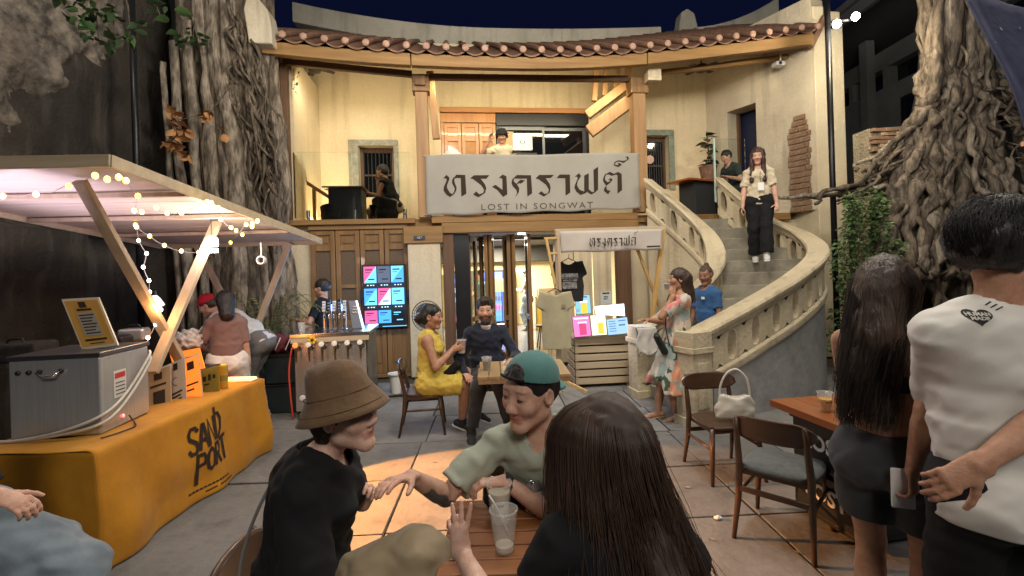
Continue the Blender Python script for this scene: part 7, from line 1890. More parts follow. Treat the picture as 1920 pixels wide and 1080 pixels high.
w = MB(); w.lathe([(.0, .34), (.08, .33), (.16, .28), (.19, .2), (.19, .0), (.18, .0)], 20, cap=False); w.build('shade', mat('shade_white', (.75, .72, .66), rough=.6), ls, smooth=True)
w = MB(); w.tube([(0, 0, .33), (0, 0, -1.0)], .015, 8); w.build('lamp_stem', M_BAR, ls)
spk = empty('black_speaker', tuple(fw(bl(1458, 345, .6)[0], .6, 2.62)), FA, 'small black loudspeaker box on a shelf behind the woman on the stair', 'speaker')
w = MB(); w.b2((-.12, -.12, .35), (.12, .12, .75)); w.build('cabinet', M_BLACKP, spk, bevel=.01); w = MB(); w.lathe([(.0, 0), (.08, 0), (.07, .01), (.0, .004)], 18, frame((0, -.121, .52), (1, 0, 0), (0, 0, 1), (0, -1, 0))); w.build('cone', M_BAR, spk); w = MB(); w.b2((-.1, -.1, 0), (.1, .1, .35)); w.build('plinth', M_PLASTER_OLD, spk)
cc = empty('security_camera', tuple(fw(*[(bl(1458, 122, -.05)[0]), -.05, bl(1458, 122, -.05)[1]])), FA, 'white security camera under the right eave', 'camera')
w = MB(); w.b2((-.09, -.1, -.04), (.09, .06, .04)); w.build('housing', M_WHITE, cc, bevel=.02); w = MB(); w.tube([(.06, .0, .04), (.06, 0, .2)], .015, 8); w.build('bracket', M_WHITE, cc); w = MB(); w.lathe([(.0, .01), (.03, .01), (.03, 0), (.0, 0)], 12, frame((-.02, -.1, 0), (1, 0, 0), (0, 0, 1), (0, -1, 0))); w.build('lens', M_BLACKP, cc)
# ================================================================== INSIDE THE BAR
ck = empty('drinks_fridge', tuple(fw(-.1, RV - .5, 0)), FA, 'glowing blue glass fronted fridge with bottles at the back of the bar', 'fridge')
w = MB(); w.b2((-1.05, 0, .1), (.95, .4, 1.75)); w.build('cabinet', M_BLACKP, ck)
for i in range(4):
    x0 = -.55 + i * .38 if i > 0 else -.95
    w = MB(); w.b2((x0, -.02, .2), (x0 + .34, -.001, 1.68)); d_ = w.build('glass_door', em('fridge%d' % i, [(.12, .2, .3), (.05, .14, .8), (.08, .2, .95), (.05, .16, .85)][i], [1.2, 2.4, 2.8, 2.5][i]), ck)
    for k in range(5):
        b = MB(); n_ = 4
        for q_ in range(n_):
            b.lathe([(.0, 0), (.03, 0), (.03, .13), (.012, .17), (.012, .21), (.0, .21)], 8, Matrix.Translation((x0 + .05 + q_ * .08, -.055, .26 + k * .28)))
        b.build('bottle_row', [S_R, S_D, S_C, S_W, S_B][(k + i * 2) % 5], d_)
cy = empty('yellow_crate', tuple(fw(bl(1012, 560, 5.0)[0] + .15, 5.0, 0)), FA, 'yellow counter with an open box on top inside the bar', 'counter')
w = MB(); w.b2((-.25, -.2, 0), (.3, .2, .95)); w.build('counter_body', mat('counter_yellow', (.6, .4, .05), rough=.5), cy); w = MB(); w.b2((-.2, -.15, .95), (.25, .15, 1.2)); w.build('box', M_PINEX, cy, bevel=.01)
bs = empty('hanging_sign', tuple(fw(bl(941, 535, 3.2)[0], 3.2, bl(941, 535, 3.2)[1])), FA, 'plain beige board standing inside the bar', 'board')
w = MB(); w.b2((-.2, -.01, -.15), (.2, .01, .16)); w.build('board', mat('beige_board', (.5, .42, .28), rough=.8), bs); w = MB(); w.tube([(0, .03, -.9), (0, .03, 0)], .012, 6); w.lathe([(.0, 0), (.14, 0), (.0, .03)], 12, Matrix.Translation((0, .03, bl(0, 0, 0)[1] * 0 - bs.location.z + .035))); w.build('stand', M_BAR, bs)
for i, (px, v) in enumerate(((945, 2.4), (1020, 1.9))):
    u = bl(px, 620, v)[0]; o = empty('bar_stool', tuple(fw(u, v, .03)), FA, ('left' if i == 0 else 'right') + ' dark bar stool inside the doorway', 'stool', 'dark stools inside the bar')
    w = MB(); w.lathe([(.0, .46), (.17, .46), (.18, .5), (.0, .51)], 16); w.build('seat', M_WALNUT, o)
    for a in (0.8, 2.37, 3.94, 5.5): w = MB(); w.tube([(.1 * math.cos(a), .1 * math.sin(a), .46), (.19 * math.cos(a), .19 * math.sin(a), 0)], .014, 7); w.build('leg', M_BAR, o)
# ================================================================== PEOPLE
def proj(p):
    x, y, z = p[0], p[1], p[2] - CAM_H
    a = (x * _cr - z * _sr) / y; b = (x * _sr + z * _cr) / y
    return round(PX_C + a * FPX), round(PY_C - b * FPX)
DBG = []
def dbg(f, n):
    M = f.Mi.inverted(); W = lambda v: M @ Vector(tuple(v))
    DBG.append('%-12s head %s neck %s pel %s ' % (n, proj(W(f.hc)), proj(W(f.j['neck'])), proj(W(f.j['pel']))) + ' '.join('%s %s' % (k, proj(W(f.j[k]))) for k in ('shR', 'shL', 'elR', 'elL', 'wrR', 'wrL', 'knR', 'knL', 'anR', 'anL') if k in f.j))
C_BLACK = cloth('cloth_black', (.0055, .0055, .007), (.0035, .0035, .0045), sheen=.0); C_KHAKI = cloth('cloth_khaki', (.30, .235, .145), (.24, .185, .11), scale=4, bump=.5)
C_SAGE = cloth('cloth_sage', (.36, .38, .30), (.30, .32, .25), bump=.5); C_NAVY = cloth('cloth_navy', (.012, .016, .035), (.008, .011, .025)); C_YELLOW = cloth('cloth_yellow', (.62, .47, .09), (.52, .38, .06), scale=18)
C_CREAM = cloth('cloth_cream', (.60, .52, .37), (.53, .45, .31)); C_WHITE = cloth('cloth_white_tee', (.66, .63, .58), (.60, .575, .53), bump=.22); C_GREY = cloth('cloth_grey', (.16, .15, .145)); C_DKGREY = cloth('cloth_charcoal', (.032, .034, .038), (.024, .026, .03))
C_BROWN = cloth('cloth_brown', (.20, .13, .115), (.16, .10, .09)); C_BLUE = cloth('cloth_blue', (.03, .10, .24), (.02, .075, .19)); C_GREEN = cloth('cloth_green', (.025, .04, .035)); C_DENIM = cloth('cloth_denim', (.20, .245, .28), (.13, .165, .195), scale=5, bump=.4)
C_HAT = cloth('cloth_hat', (.155, .09, .045), (.125, .07, .034), scale=10, bump=.3, bscale=30); C_TEAL = cloth('cloth_teal', (.08, .20, .185), (.06, .165, .15), scale=8); C_SHOE = mat('shoe_black', (.02, .02, .022), rough=.6); C_SHOEW = mat('shoe_white', (.6, .58, .55), rough=.6); C_SOLE = mat('sole_white', (.65, .63, .6), rough=.6)
M_WATCH = mat('watch_black', (.012, .012, .012), rough=.3)
def floral():
    m = bpy.data.materials.new('cloth_floral'); m.use_nodes = True; nt = m.node_tree; b = nt.nodes['Principled BSDF']; N = nt.nodes.new; L = nt.links.new
    b.inputs['Roughness'].default_value = .9
    t = N('ShaderNodeTexCoord'); nz = N('ShaderNodeTexNoise'); nz.inputs['Scale'].default_value = 7; nz.inputs['Detail'].default_value = 2; L(t.outputs['Object'], nz.inputs['Vector'])
    ad = N('ShaderNodeMix'); ad.data_type = 'RGBA'; ad.inputs['Factor'].default_value = .16; L(t.outputs['Object'], ad.inputs['A']); L(nz.outputs['Color'], ad.inputs['B'])
    v = N('ShaderNodeTexVoronoi'); v.inputs['Scale'].default_value = 11; L(ad.outputs['Result'], v.inputs['Vector'])
    sp = N('ShaderNodeSeparateColor'); L(v.outputs['Color'], sp.inputs['Color'])
    r = N('ShaderNodeValToRGB'); r.color_ramp.interpolation = 'CONSTANT'; e = r.color_ramp.elements
    e[0].position = 0; e[0].color = (.50, .46, .38, 1); e[1].position = .3; e[1].color = (.62, .28, .16, 1)
    for p_, c in ((.46, (.28, .34, .33, 1)), (.6, (.05, .085, .06, 1)), (.72, (.56, .51, .42, 1)), (.86, (.58, .22, .2, 1)), (.93, (.40, .45, .42, 1))):
        q = e.new(p_); q.color = c
    L(sp.outputs['Red'], r.inputs['Fac']); L(r.outputs['Color'], b.inputs['Base Color']); return m
C_FLORAL = floral()
def wristband(f, sd, m, w=.014, name='wristwatch', t=.04, rad=.030, dial=True):
    a = f.j['wr' + sd]; d = unit(f.j['wr' + sd] - f.j['el' + sd]); c = a - d * t; n = -f.hands[sd][2]; s_ = np.cross(d, n)
    b = MB(); b.lathe([(rad * f.k, -w), (rad * f.k + .004, -w), (rad * f.k + .004, w), (rad * f.k, w)], 20, frame(c, s_, n, d)); o = b.build(name, m, f.root, smooth=False)
    if dial:
        b = MB(); b.lathe([(.0, .0), (.019, .0), (.019, .009), (.0, .01)], 18, frame(c + n * rad * f.k, s_, d, n)); b.build('watch_face', mat('watch_glass', (.03, .03, .03), rough=.1), o)

# ---- person in the bucket hat
f = Fig('person in brown bucket hat, black T-shirt and khaki trousers seated at the foreground table', (-.745, 1.60, 0), 4, 1.74, 'f', 'pale', .0085)
f.bulk = 1.12
f.spine((0, 0, .57), 2, lean2=11, side=0); f.leg('L', (-.02, .46, .1), toe=(0, 1, -.2)); f.leg('R', (-.04, .66, .42), pole=(.1, .2, 1), toe=(-.2, 1, -.35))
f.head(-24, -4, 3, fwd=.085, drop=.04); f.lip = (.42, .16, .13)
f.arm('R', f.L((-.38, 1.44, .70)), pole=(.5, -.5, -1), hd=(-.5, 1, -.1), palm=(0, 0, -1), curl=(25, 28, 30, 32))
f.arm('L', f.L(at(678, 945, 1.72)), pole=(-.7, .1, -1), hd=(.25, .5, .8), palm=(.8, .2, 0), curl=(45, 50, 55, 55))
f.body(headres=.0038, handres=.0055); f.eyes((0, 1, 0), r=.011)
f.tee(C_BLACK, loose=.028, sleeve=.95, hem=.10, neck=.066, wr=.006, sl_w=.03, seed=4); f.trousers(C_KHAKI, loose=.035, upto=.95, flare=.02, wr=.007, seed=5)
f.shoes(C_SHOE, C_SOLE); f.hair(M_HAIR_BK, 'bob', .008, extra=lambda S, E, Cp: (E((0, -.07, -.085), (.055, .045, .06), .03)))
def bucket(f, m):
    prof = [(.004, .126), (.045, .121), (.074, .106), (.09, .08), (.099, .04), (.104, .018), (.118, -.008), (.134, -.038), (.141, -.05), (.137, -.053), (.113, -.007), (.098, .016), (.086, .07), (.004, .116)]
    M_ = frame(f.hp(0, -.014, .056), f.hx * f.hs, unit(f.hy + f.hz * .12) * f.hs * 1.1, unit(f.hz - f.hy * .12) * f.hs); b = MB(); b.lathe(prof, 44, M_, cap=False)
    rr = random.Random(2); vs = []
    for v in b.v:
        n = mnoise.noise(Vector(v) * 9) * .013 + mnoise.noise(Vector(v) * 22) * .003; c = Vector(tuple(f.hc)); d = (Vector(v) - c).normalized(); vs.append(tuple(Vector(v) + d * n))
    b.v = vs; h = b.build('bucket_hat', m, f.root, smooth=True)
    for rad, z in ((.1045, .018), (.128, -.026)):
        q = MB(); q.tube([M_ @ Vector((rad * math.cos(a) * 1.006, rad * math.sin(a) * 1.006, z + .001)) for a in [6.2832 * i / 44 for i in range(45)]], .0016, 5, cap=False); q.build('seam', mat('hat_seam', (.12, .07, .034), rough=.9), h, smooth=True)
bucket(f, C_HAT); wristband(f, 'R', mat('bracelet', (.25, .2, .12), rough=.3, metal=.8), .010, 'bracelet')
strap(f, 'bag_strap', mat('strap_grey', (.16, .155, .15), rough=.8), [f.j['shL'] + V(0, .0, .055), f.j['chest'] + V(0.02, -.13, -.02), f.j['waist'] + V(.09, -.165, .03), f.j['pel'] + V(.17, -.10, .04)], .012)
dbg(f, 'bucket')

# ---- man in the teal cap
f = Fig('man in backwards teal cap and sage T-shirt reaching across the foreground table', (.13, 2.11, 0), -100, 1.76, 'm', 'light', .0085)
f.spine((0, 0, .535), 16, lean2=22, side=0); f.leg('R', (.16, .36, .08)); f.leg('L', (-.17, .36, .08))
f.head(-32, 11, -5, fwd=.05, scale=1.09)
f.arm('R', f.L(at(770, 893, 1.66)), pole=(.4, -.1, -1), hd=Vector(tuple(f.L(at(690, 912, 1.5)) - f.L(at(770, 893, 1.66)))), palm=(-.1, .25, -1), curl=(14, 18, 22, 26), spread=.3, thumb=.1)
f.arm('L', f.L(at(945, 902, 1.83)), pole=(-1, -.2, -.3), hd=f.r2 * 1.0 + V(0, .15, -.05), palm=(0, 0, -1), curl=(30, 34, 36, 38))
e0, w0 = f.j['elR'], f.j['wrR']
def tat(P, c, e=e0, w=w0):
    d = w - e; L2 = d @ d; t = ((P - e) @ d) / L2; q = P - e - t[:, None] * d; r = np.linalg.norm(q, axis=1); n = q / (r[:, None] + 1e-9)
    side = n @ unit(V(.25, .55, -.75)); wav = .1 * np.sin(t * 19)
    m = ((t > -.02) & (t < .62) & (r < .07) & (side > .15 + wav + .35 * np.clip(t - .3, 0, 1))).astype(float)
    c[:] = c + (V(.035, .075, .08) - c) * (m * .88)[:, None]
f.tattoo = tat
f.body(headres=.0038, handres=.005); f.eyes((0, 1, -.6), closed=True)
f.tee(C_SAGE, loose=.022, sleeve=.82, hem=.05, neck=.064, wr=.006, sl_w=.022, seed=9); f.trousers(C_DKGREY); f.shoes(C_SHOE, C_SOLE); f.hair(M_HAIR_BK, 'short', .006)
def cap_back(f, m, m2):
    S = SDF(); hs = f.hs; E = lambda c, r, kk=.01, op='add': S.ell(f.hp(*c), [x * hs for x in r], (f.hx, f.hy, f.hz), kk * hs, op)
    E((0, -.012, .042), (.090, .108, .094)); S.cut(f.hp(0, 0, .048), -(f.hz - f.hy * .34)); E((0, -.012, .036), (.083, .100, .088), .004, 'sub')
    o = f.put(S, 'cap', m, .0042)
    b = MB(); pts = [f.hp(.094 * math.sin(a), -.014 + .110 * math.cos(a), .058 + .036 * math.cos(a) * .9 - .004) for a in [R(d) for d in range(-32, 33, 4)]]
    b.tube(pts, .0055, 6); b.build('cap_strap', m2, o, smooth=True)
    S = SDF(); E((0, -.012, .042), (.0915, .1095, .0955)); S.cut(f.hp(0, 0, .050), -(f.hz - f.hy * .34)); S.ell(f.hp(0, .10, .094), [x * hs for x in (.046, .07, .037)], (f.hx, f.hy, f.hz), op='int'); f.put(S, 'cap_opening', M_HAIR_BK, .0042)
    S = SDF(); E2 = lambda c, r: S.ell(f.hp(*c), [x * hs for x in r], (f.hx, f.hy, f.hz), .01)
    E2((0, -.115, -.022), (.06, .04, .014)); S.cut(f.hp(0, -.10, 0), f.hy); f_ = S.mesh('cap_brim', m, .006); piece('cap_brim', f_, o)
cap_back(f, C_TEAL, C_BLACK); wristband(f, 'L', M_WATCH, .016, t=.03)
q = f.j['chest']; strap(f, 'sling_strap', C_BLACK, [q - f.r2 * .085 + f.u2 * .075 - f.f2 * .06, q - f.r2 * .10 + f.u2 * .07 + f.f2 * .07, q - f.r2 * .11 - f.u2 * .05 + f.f2 * .15, q - f.r2 * .135 - f.u2 * .2 + f.f2 * .14], .022)
b = MB(); Mx = frame(q - f.r2 * .075 - f.u2 * .165 + f.f2 * .158, f.r2, f.u2, f.f2); b.prism([(-.022, 0), (.022, 0), (.02, .014), (.008, .026), (-.008, .024), (-.02, .012)], .004, Mx); b.build('chest_emblem', mat('emblem_green', (.06, .085, .03), rough=.8), f.root)
dbg(f, 'capman')
pc = empty('black_pouch', (-.06, 1.90, .752), 30 and R(30), 'small black pouch on the foreground table in front of the man in the teal cap', 'pouch')
S_ = SDF(); S_.ell((0, 0, .04), (.085, .05, .045), k=.02); S_.wrinkle(.004, 50, 2); S_.cut((0, 0, .002), (0, 0, -1)); piece('pouch_body', S_.mesh('pouch_body', C_BLACK, .008), pc)

# ---- woman with long dark hair, back to the camera
f = Fig('woman with long brown hair and black top, back turned, holding up three fingers', (.26, 1.14, 0), 98, 1.66, 'f', 'pale', .0085)
f.spine((0, 0, .56), 8, lean2=14); f.leg('R', (.14, .30, .08)); f.leg('L', (-.1, .28, .08)); f.head(42, 2, 4)
f.arm('L', f.L(at(864, 1035, 1.42)), pole=(-.5, -.1, -1), hd=(-.06, .05, 1), palm=(.15, 1, 0), curl=(3, 2, 4, 72), spread=.42, thumb=-2)
f.arm('R', f.L((.52, 1.48, .78)), pole=(.6, -.4, -1), hd=(-.6, 1, 0), palm=(0, 0, -1))
f.body(headres=.005, handres=.0045); f.eyes()
f.tee(C_BLACK, loose=.02, sleeve=.45, hem=.07, seed=7); f.trousers(C_DKGREY)
f.hair(mat('hair_chestnut', (.034, .021, .016), (.06, .037, .027), rough=.65, scale=6), 'long', .016, extra=lambda S, E, Cp: (Cp((0, -.055, .0), (.01, -.085, -.2), .08, .078, .06), S.cap(f.hp(.01, -.09, -.15), f.j['waist'] + V(.12, -.15, .02), .07, .065, k=.07, side=(1, 0, 0), asp=1.0)), res=.009, amp=.004)
def lock(q, u):
    a = q.uniform(-2.75, 2.75) if q.random() < .8 else q.uniform(-3.1, 3.1)
    jr = q.gauss(0, .007); jx = q.uniform(0, 50); top = None; pts = []
    dr = V(math.sin(a), -math.cos(a) * 1.0, 0)   # a=0 -> back
    L_ = q.uniform(.44, .66); ph = q.uniform(0, 6.28); wv = q.uniform(.010, .030); sp = q.uniform(.75, 1.12)
    c = f.hc
    for k in range(13):
        t = k / 12
        if t < .34:
            w = t / .34; ang = w * 1.5; r = (math.sin(ang) * .102 + .012 * w + jr * w) * f.hs
            p = c + dr[0] * r * f.hx * 1.0 + dr[1] * r * 1.24 * f.hy + f.hz * (math.cos(ang) * .118) * f.hs
        else:
            w = (t - .34) / .66; r = (.114 + .035 * w * sp + jr * (1 + 2 * w)) * f.hs
            p = c + dr[0] * r * f.hx * (1 + .25 * w) + dr[1] * r * 1.24 * f.hy * (1 + .1 * w) - V(-.10 * w ** 1.3, 0, L_ * w) - V(0, .03 * w, 0)
            p = p + V(math.sin(w * 9 + ph), math.cos(w * 8 + ph), 0) * wv * w
        pts.append(p)
    return pts
strands(f, 'hair_lock', mat('hair_brown_strand', (.042, .025, .018), (.10, .061, .043), rough=.4, scale=5, detail=2), 3600, lock, 3, .0012)
dbg(f, 'hairwoman')

# ---- person at the left edge in wide jeans
f = Fig('person in black sleeves and wide pale jeans seated at the left edge', (-2.58, 1.86, 0), 10, 1.80, 'f', 'light', .011)
f.spine((0, 0, .66), 14, lean2=24); f.leg('L', (-.10, .40, .09)); f.leg('R', (.04, .70, .46), pole=(.1, .2, 1), toe=(0, 1, -.4)); f.head(10, 5)
f.arm('R', f.L(at(34, 945, 1.64)), pole=(.5, -.5, -1), hd=(.1, .9, -.35), palm=(-.3, .1, -1), curl=(30, 34, 36, 38)); f.arm('L', (-.05, .34, .62), pole=(-1, -.2, -1), hd=(.8, .6, 0))
f.body(handres=.006); f.eyes(); f.tee(C_BLACK, loose=.022, sleeve=1.0, seed=12, sl_w=.02); f.trousers(C_DENIM, loose=.055, upto=.96, flare=.07, wr=.009, seed=14); f.shoes(C_SHOE, C_SOLE); f.hair(M_HAIR_BK, 'bob')
dbg(f, 'jeans')

# ---- woman in the yellow dress
f = Fig('woman in sleeveless yellow dress with a hair bun seated holding a pink cup', (-.95, 5.1, 0), 0, 1.70, 'f', 'tan', .0095)
f.bulk = 1.12; f.spine((0, 0, .53), 4, lean2=4); f.leg('R', (.02, .36, .09), toe=(.1, 1, -.4)); f.leg('L', (-.02, .52, .2), pole=(0, .5, 1), toe=(0, 1, -.5)); f.head(-8, 8, 0, fwd=.02, scale=1.08)
f.arm('R', f.L(at(850, 655, 5.0)), pole=(.5, -.5, -1), hd=(-.1, 1, .2), palm=(-1, 0, 0), curl=(35, 38, 40, 42)); f.arm('L', f.L(at(852, 652, 5.12)), pole=(-.6, -.5, -1), hd=(.1, 1, .2), palm=(1, 0, 0), curl=(35, 38, 40, 42))
f.body(headres=.005, handres=.007); f.eyes()
S = SDF(); j = f.j; k = f.k * 1.12; l = .012
S.cap(j['pel'] - f.u1 * .05, j['waist'], .102 * k + l, .09 * k + l, k=.04, side=f.r1, asp=1.32); S.cap(j['waist'], j['chest'] - f.u2 * .03, .09 * k + l, .10 * k + l, k=.05, side=f.r2, asp=1.25)
for sg in (-1, 1):
    S.ell(j['chest'] - f.u2 * .095 * k + f.r2 * sg * .062 * k + f.f2 * .085 * k, (.056 * k + l * .5,) * 3, k=.04)
    S.cap(j['chest'] - f.u2 * .04 + f.r2 * sg * .09, j['chest'] + f.u2 * .035 + f.r2 * sg * .085, .055, .04, k=.04)
for sd in 'LR': S.cap(j['hip' + sd], j['hip' + sd] + (j['kn' + sd] - j['hip' + sd]) * .92, .10 * k + l, .075 * k + l * 2.2, k=.07, flat=True)
S.cap(j['hipL'], j['hipR'], .105 * k + l, k=.04); S.ell(j['neck'] + f.f2 * .03, (.075, .08, .07), k=.01, op='sub'); S.wrinkle(.005, 21, 3); S.wrinkle(.003, 45, 5)
f.put(S, 'dress', C_YELLOW); f.shoes(C_SHOE, C_SOLE)
f.hair(M_HAIR_BK, 'bun', .008, extra=lambda S, E, Cp: (E((0, -.125, -.04), (.05, .05, .05), .02), E((0, -.10, -.02), (.05, .04, .04), .03)))
b = MB(); b.ell((0, 0, 0), (.035, .012, .035), 12, 7, frame(f.hp(0, -.098, .03), f.hx, unit(f.hy - f.hz * .4), f.hz)); b.build('scrunchie', M_WHITE, f.root, smooth=True)
strap(f, 'bag_strap', C_BLACK, [j['pel'] + V(.13, -.14, .06), j['pel'] + V(.18, .02, .10), j['pel'] + V(.12, .18, .06)], .01)
bg_ = empty('shoulder_bag', tuple(f.Mi.inverted() @ Vector((.06, .26, .66))), 0, 'small black shoulder bag in the lap of the yellow dress', 'bag'); S_ = SDF(); S_.cap((-.06, 0, -.07), (.07, 0, .05), .05, .045, k=.02, side=(0, 1, .3), asp=1.2); S_.wrinkle(.003, 40, 1); piece('bag_body', S_.mesh('bag_body', C_BLACK, .01), bg_)
p = f.Mi.inverted() @ Vector(tuple((f.j['wrR'] + f.j['wrL']) / 2 + V(0, .085, .0)))
pc_ = cup((p.x, p.y, p.z - .05), 'pink paper cup held by the woman in the yellow dress', mat('cup_pinkdrink', (.45, .22, .2), rough=.5), .95, .14, .036, .052); dbg(f, 'yellow')

# ---- bearded man in navy
f = Fig('bearded man in a navy jumper with white collar seated behind the pale table', (-.31, 5.22, 0), -84, 1.78, 'm', 'light', .0095)
f.beard = .9; f.spine((0, 0, .54), -4, lean2=4); f.leg('R', (.2, .42, .08)); f.leg('L', (-.2, .42, .08)); f.head(-4, 6, 0, scale=1.08)
f.arm('R', (.24, .2, .62), pole=(.8, -.6, -1), hd=(-.3, 1, -.2)); f.arm('L', f.L((-.02, 4.86, .79)), pole=(-.8, -.6, -1), hd=(.3, 1, 0), palm=(0, 0, -1))
f.body(headres=.0048, handres=.008); f.eyes(); f.tee(C_NAVY, loose=.02, longs=True, hem=.06, neck=.06, seed=21, wr=.005); f.trousers(C_DKGREY); f.shoes(C_SHOE, C_SOLE)
f.hair(mat('hair_dkbrown', (.02, .013, .009), (.035, .024, .017), rough=.5, stretch=(70, 70, 5), scale=1, bump=.5, bscale=1.6), 'short', .012, extra=lambda S, E, Cp: E((0, .05, .10), (.05, .04, .03), .03))
b = MB(); b.lathe([(.06, -.01), (.066, .0), (.064, .016), (.058, .02)], 24, frame(f.j['neck'] - f.u2 * .012 + f.f2 * .012, f.r2, f.f2, f.u2), cap=False); b.build('collar', M_WHITE, f.root, smooth=True); dbg(f, 'navy')

# ---- woman in floral dress
f = Fig('woman in long floral dress standing by the stair newel sipping from a small cup', (1.74, 5.2, 0), 176, 1.68, 'f', 'tan', .0095)
f.spine((0, -.06, .865), -6, lean2=-5); f.leg('R', (.06, .16, .07), toe=(.1, 1, -.15)); f.leg('L', (-.06, -.02, .07), toe=(-.1, 1, -.15)); f.head(0, 0, 0)
f.arm('L', f.L(at(1262, 556, 5.1)), pole=(-.4, -.4, -1), hd=(.1, .3, 1), palm=(.9, .3, 0), curl=(40, 45, 50, 50)); f.arm('R', (.06, .24, 1.10), pole=(.6, -.6, -1))
f.body(headres=.005, handres=.007); f.eyes()
S = SDF(); j = f.j; k = f.k; l = .016
S.cap(j['pel'], j['waist'], .105 * k + l, .088 * k + l, k=.04, side=f.r1, asp=1.3); S.cap(j['waist'], j['chest'] - f.u2 * .03, .09 * k + l, .10 * k + l, k=.05, side=f.r2, asp=1.28)
for sg in (-1, 1): S.ell(j['chest'] - f.u2 * .095 * k + f.r2 * sg * .062 * k + f.f2 * .085 * k, (.058 * k,) * 3, k=.04)
for sd in 'LR':
    a = j['sh' + sd]; S.cap(a, a + V(0, 0, .001), .058, k=.03); S.cap(a, a + (j['el' + sd] - a) * .8, .058, .07, k=.03, flat=True)
S.cap(j['shL'] + f.r2 * .03, j['shR'] - f.r2 * .03, .055 * k, k=.04)
S.cap(j['pel'] + V(0, 0, .05), V(0, .06, .34), .12, .24, k=.05, side=(1, 0, 0), asp=1.1, flat=True)
S.cap(j['pel'] + V(0, -.02, -.1), V(-.02, -.18, .16), .11, .15, k=.06, flat=True)
S.ell(j['neck'] + f.f2 * .05 - f.u2 * .03, (.06, .07, .09), k=.01, op='sub'); S.ell(V(-.07, .24, .26), (.13, .16, .24), k=.03, op='sub')
S.wrinkle(.012, 20, 3, (1, 1, .22)); S.wrinkle(.007, 42, 5, (1, 1, .3)); f.put(S, 'dress', C_FLORAL)
for sd in 'LR':
    b = MB(); an = f.j['an' + sd]; t = f.j['toe' + sd]; b.bar(an - t * .06 - V(0, 0, .062), an + t * .16 - V(0, 0, .072), .075, .012); b.bar(an + t * .07 + V(-.04, 0, -.035), an + t * .07 + V(.04, 0, -.035), .014, .02); b.build('sandal', mat('sandal_gold', (.45, .3, .15), rough=.4), f.root, bevel=.003)
f.hair(M_HAIR_BR, 'long', .012, extra=lambda S, E, Cp: (Cp((0, -.08, .0), (.0, -.13, -.22), .07, .05, .04), Cp((.05, -.05, -.02), (.06, -.07, -.24), .035, .03, .04), Cp((-.05, -.05, -.02), (-.06, -.07, -.24), .035, .03, .04)))
strap(f, 'bag_strap', C_BLACK, [j['chest'] + V(.1, -.08, .06), j['chest'] + V(.06, .10, .03), j['waist'] + V(-.06, .15, .02), j['pel'] + V(-.15, .12, -.02)], .012)
hb_ = empty('shoulder_bag', tuple(f.Mi.inverted() @ Vector((-.15, .17, .86))), R(0), 'dark green bag slung in front of the floral dress', 'bag'); S_ = SDF(); S_.cap((.06, .02, -.08), (-.03, -.02, .09), .04, .035, k=.02, side=(0, 1, 0), asp=1.4); piece('bag_body', S_.mesh('bag_body', mat('bag_darkgreen', (.015, .022, .018), rough=.5), .01), hb_)
p = f.Mi.inverted() @ Vector(tuple(f.j['wrL'] + V(.02, .06, .07))); cup((p.x, p.y, p.z), 'small dark topped cup at the lips of the woman in the floral dress', M_BEERD, .95, .07, .024, .032); dbg(f, 'floral')

# ---- man in blue behind her
f = Fig('man in blue T-shirt with a small hair bun standing between the stair newels', (2.46, 5.95, .12), 205, 1.56, 'm', 'deep', .011)
f.stand(); f.head(20, 12); f.arm_down('R'); f.arm_down('L'); f.body(headres=.006); f.eyes(); f.tee(C_BLUE, loose=.016, hem=.1, seed=31); f.trousers(C_DKGREY); f.shoes(C_SHOE)
f.hair(mat('hair_cropped', (.05, .03, .022), (.09, .055, .04), rough=.8, scale=60), 'short', .003, extra=lambda S, E, Cp: E((0, -.055, .118), (.028, .028, .03), .012))
b = MB(); b.box(tuple(f.j['chest'] + V(-.06, .135, -.08)), (.045, .01, .03)); b.build('chest_print', M_WHITE, f.root); dbg(f, 'blue')

# ---- woman coming down the stair
f = Fig('woman with long auburn hair, cream T-shirt and lanyard walking down the stair', (3.60, 6.78, 1.75), -118, 1.58, 'f', 'light', .0095)
f.spine((0, .05, .83), 2, lean2=4); f.leg('R', (.07, -.04, .075)); f.leg('L', (-.07, .27, -.10), toe=(0, 1, -.25)); f.head(-4, 14)
f.arm('R', f.L(at(1388, 420, 6.75)), pole=(.6, -.6, -.2), hd=(.2, .3, -1), palm=(-1, 0, 0)); f.arm('L', f.L(at(1458, 388, 6.55)), pole=(-.5, -.8, -.2), hd=(0, .7, -.6), palm=(.5, 0, -1))
f.body(headres=.0055, handres=.008); f.eyes(); f.tee(C_CREAM, loose=.02, sleeve=.8, hem=.05, seed=35, sl_w=.02, wr=.006); f.trousers(C_BLACK, loose=.022, upto=.97, flare=.03); f.shoes(C_SHOEW, C_SOLE)
f.hair(M_HAIR_RED, 'long', .014, extra=lambda S, E, Cp: (Cp((.062, .04, .02), (.08, .155, -.34), .036, .03, .03), Cp((-.062, .04, .02), (-.085, .155, -.34), .036, .03, .03), Cp((0, -.07, .0), (.0, -.09, -.34), .085, .08, .05)), amp=.004)
strap(f, 'lanyard', M_BLACKP, [f.j['neck'] + V(-.05, .06, -.02), f.j['chest'] + V(-.02, .15, -.1), f.j['waist'] + V(-.03, .155, .08)], .006)
b = MB(); b.box(tuple(f.j['waist'] + V(-.03, .165, .02)), (.075, .006, .11)); b.build('name_badge', M_WHITE, f.root); dbg(f, 'stair')

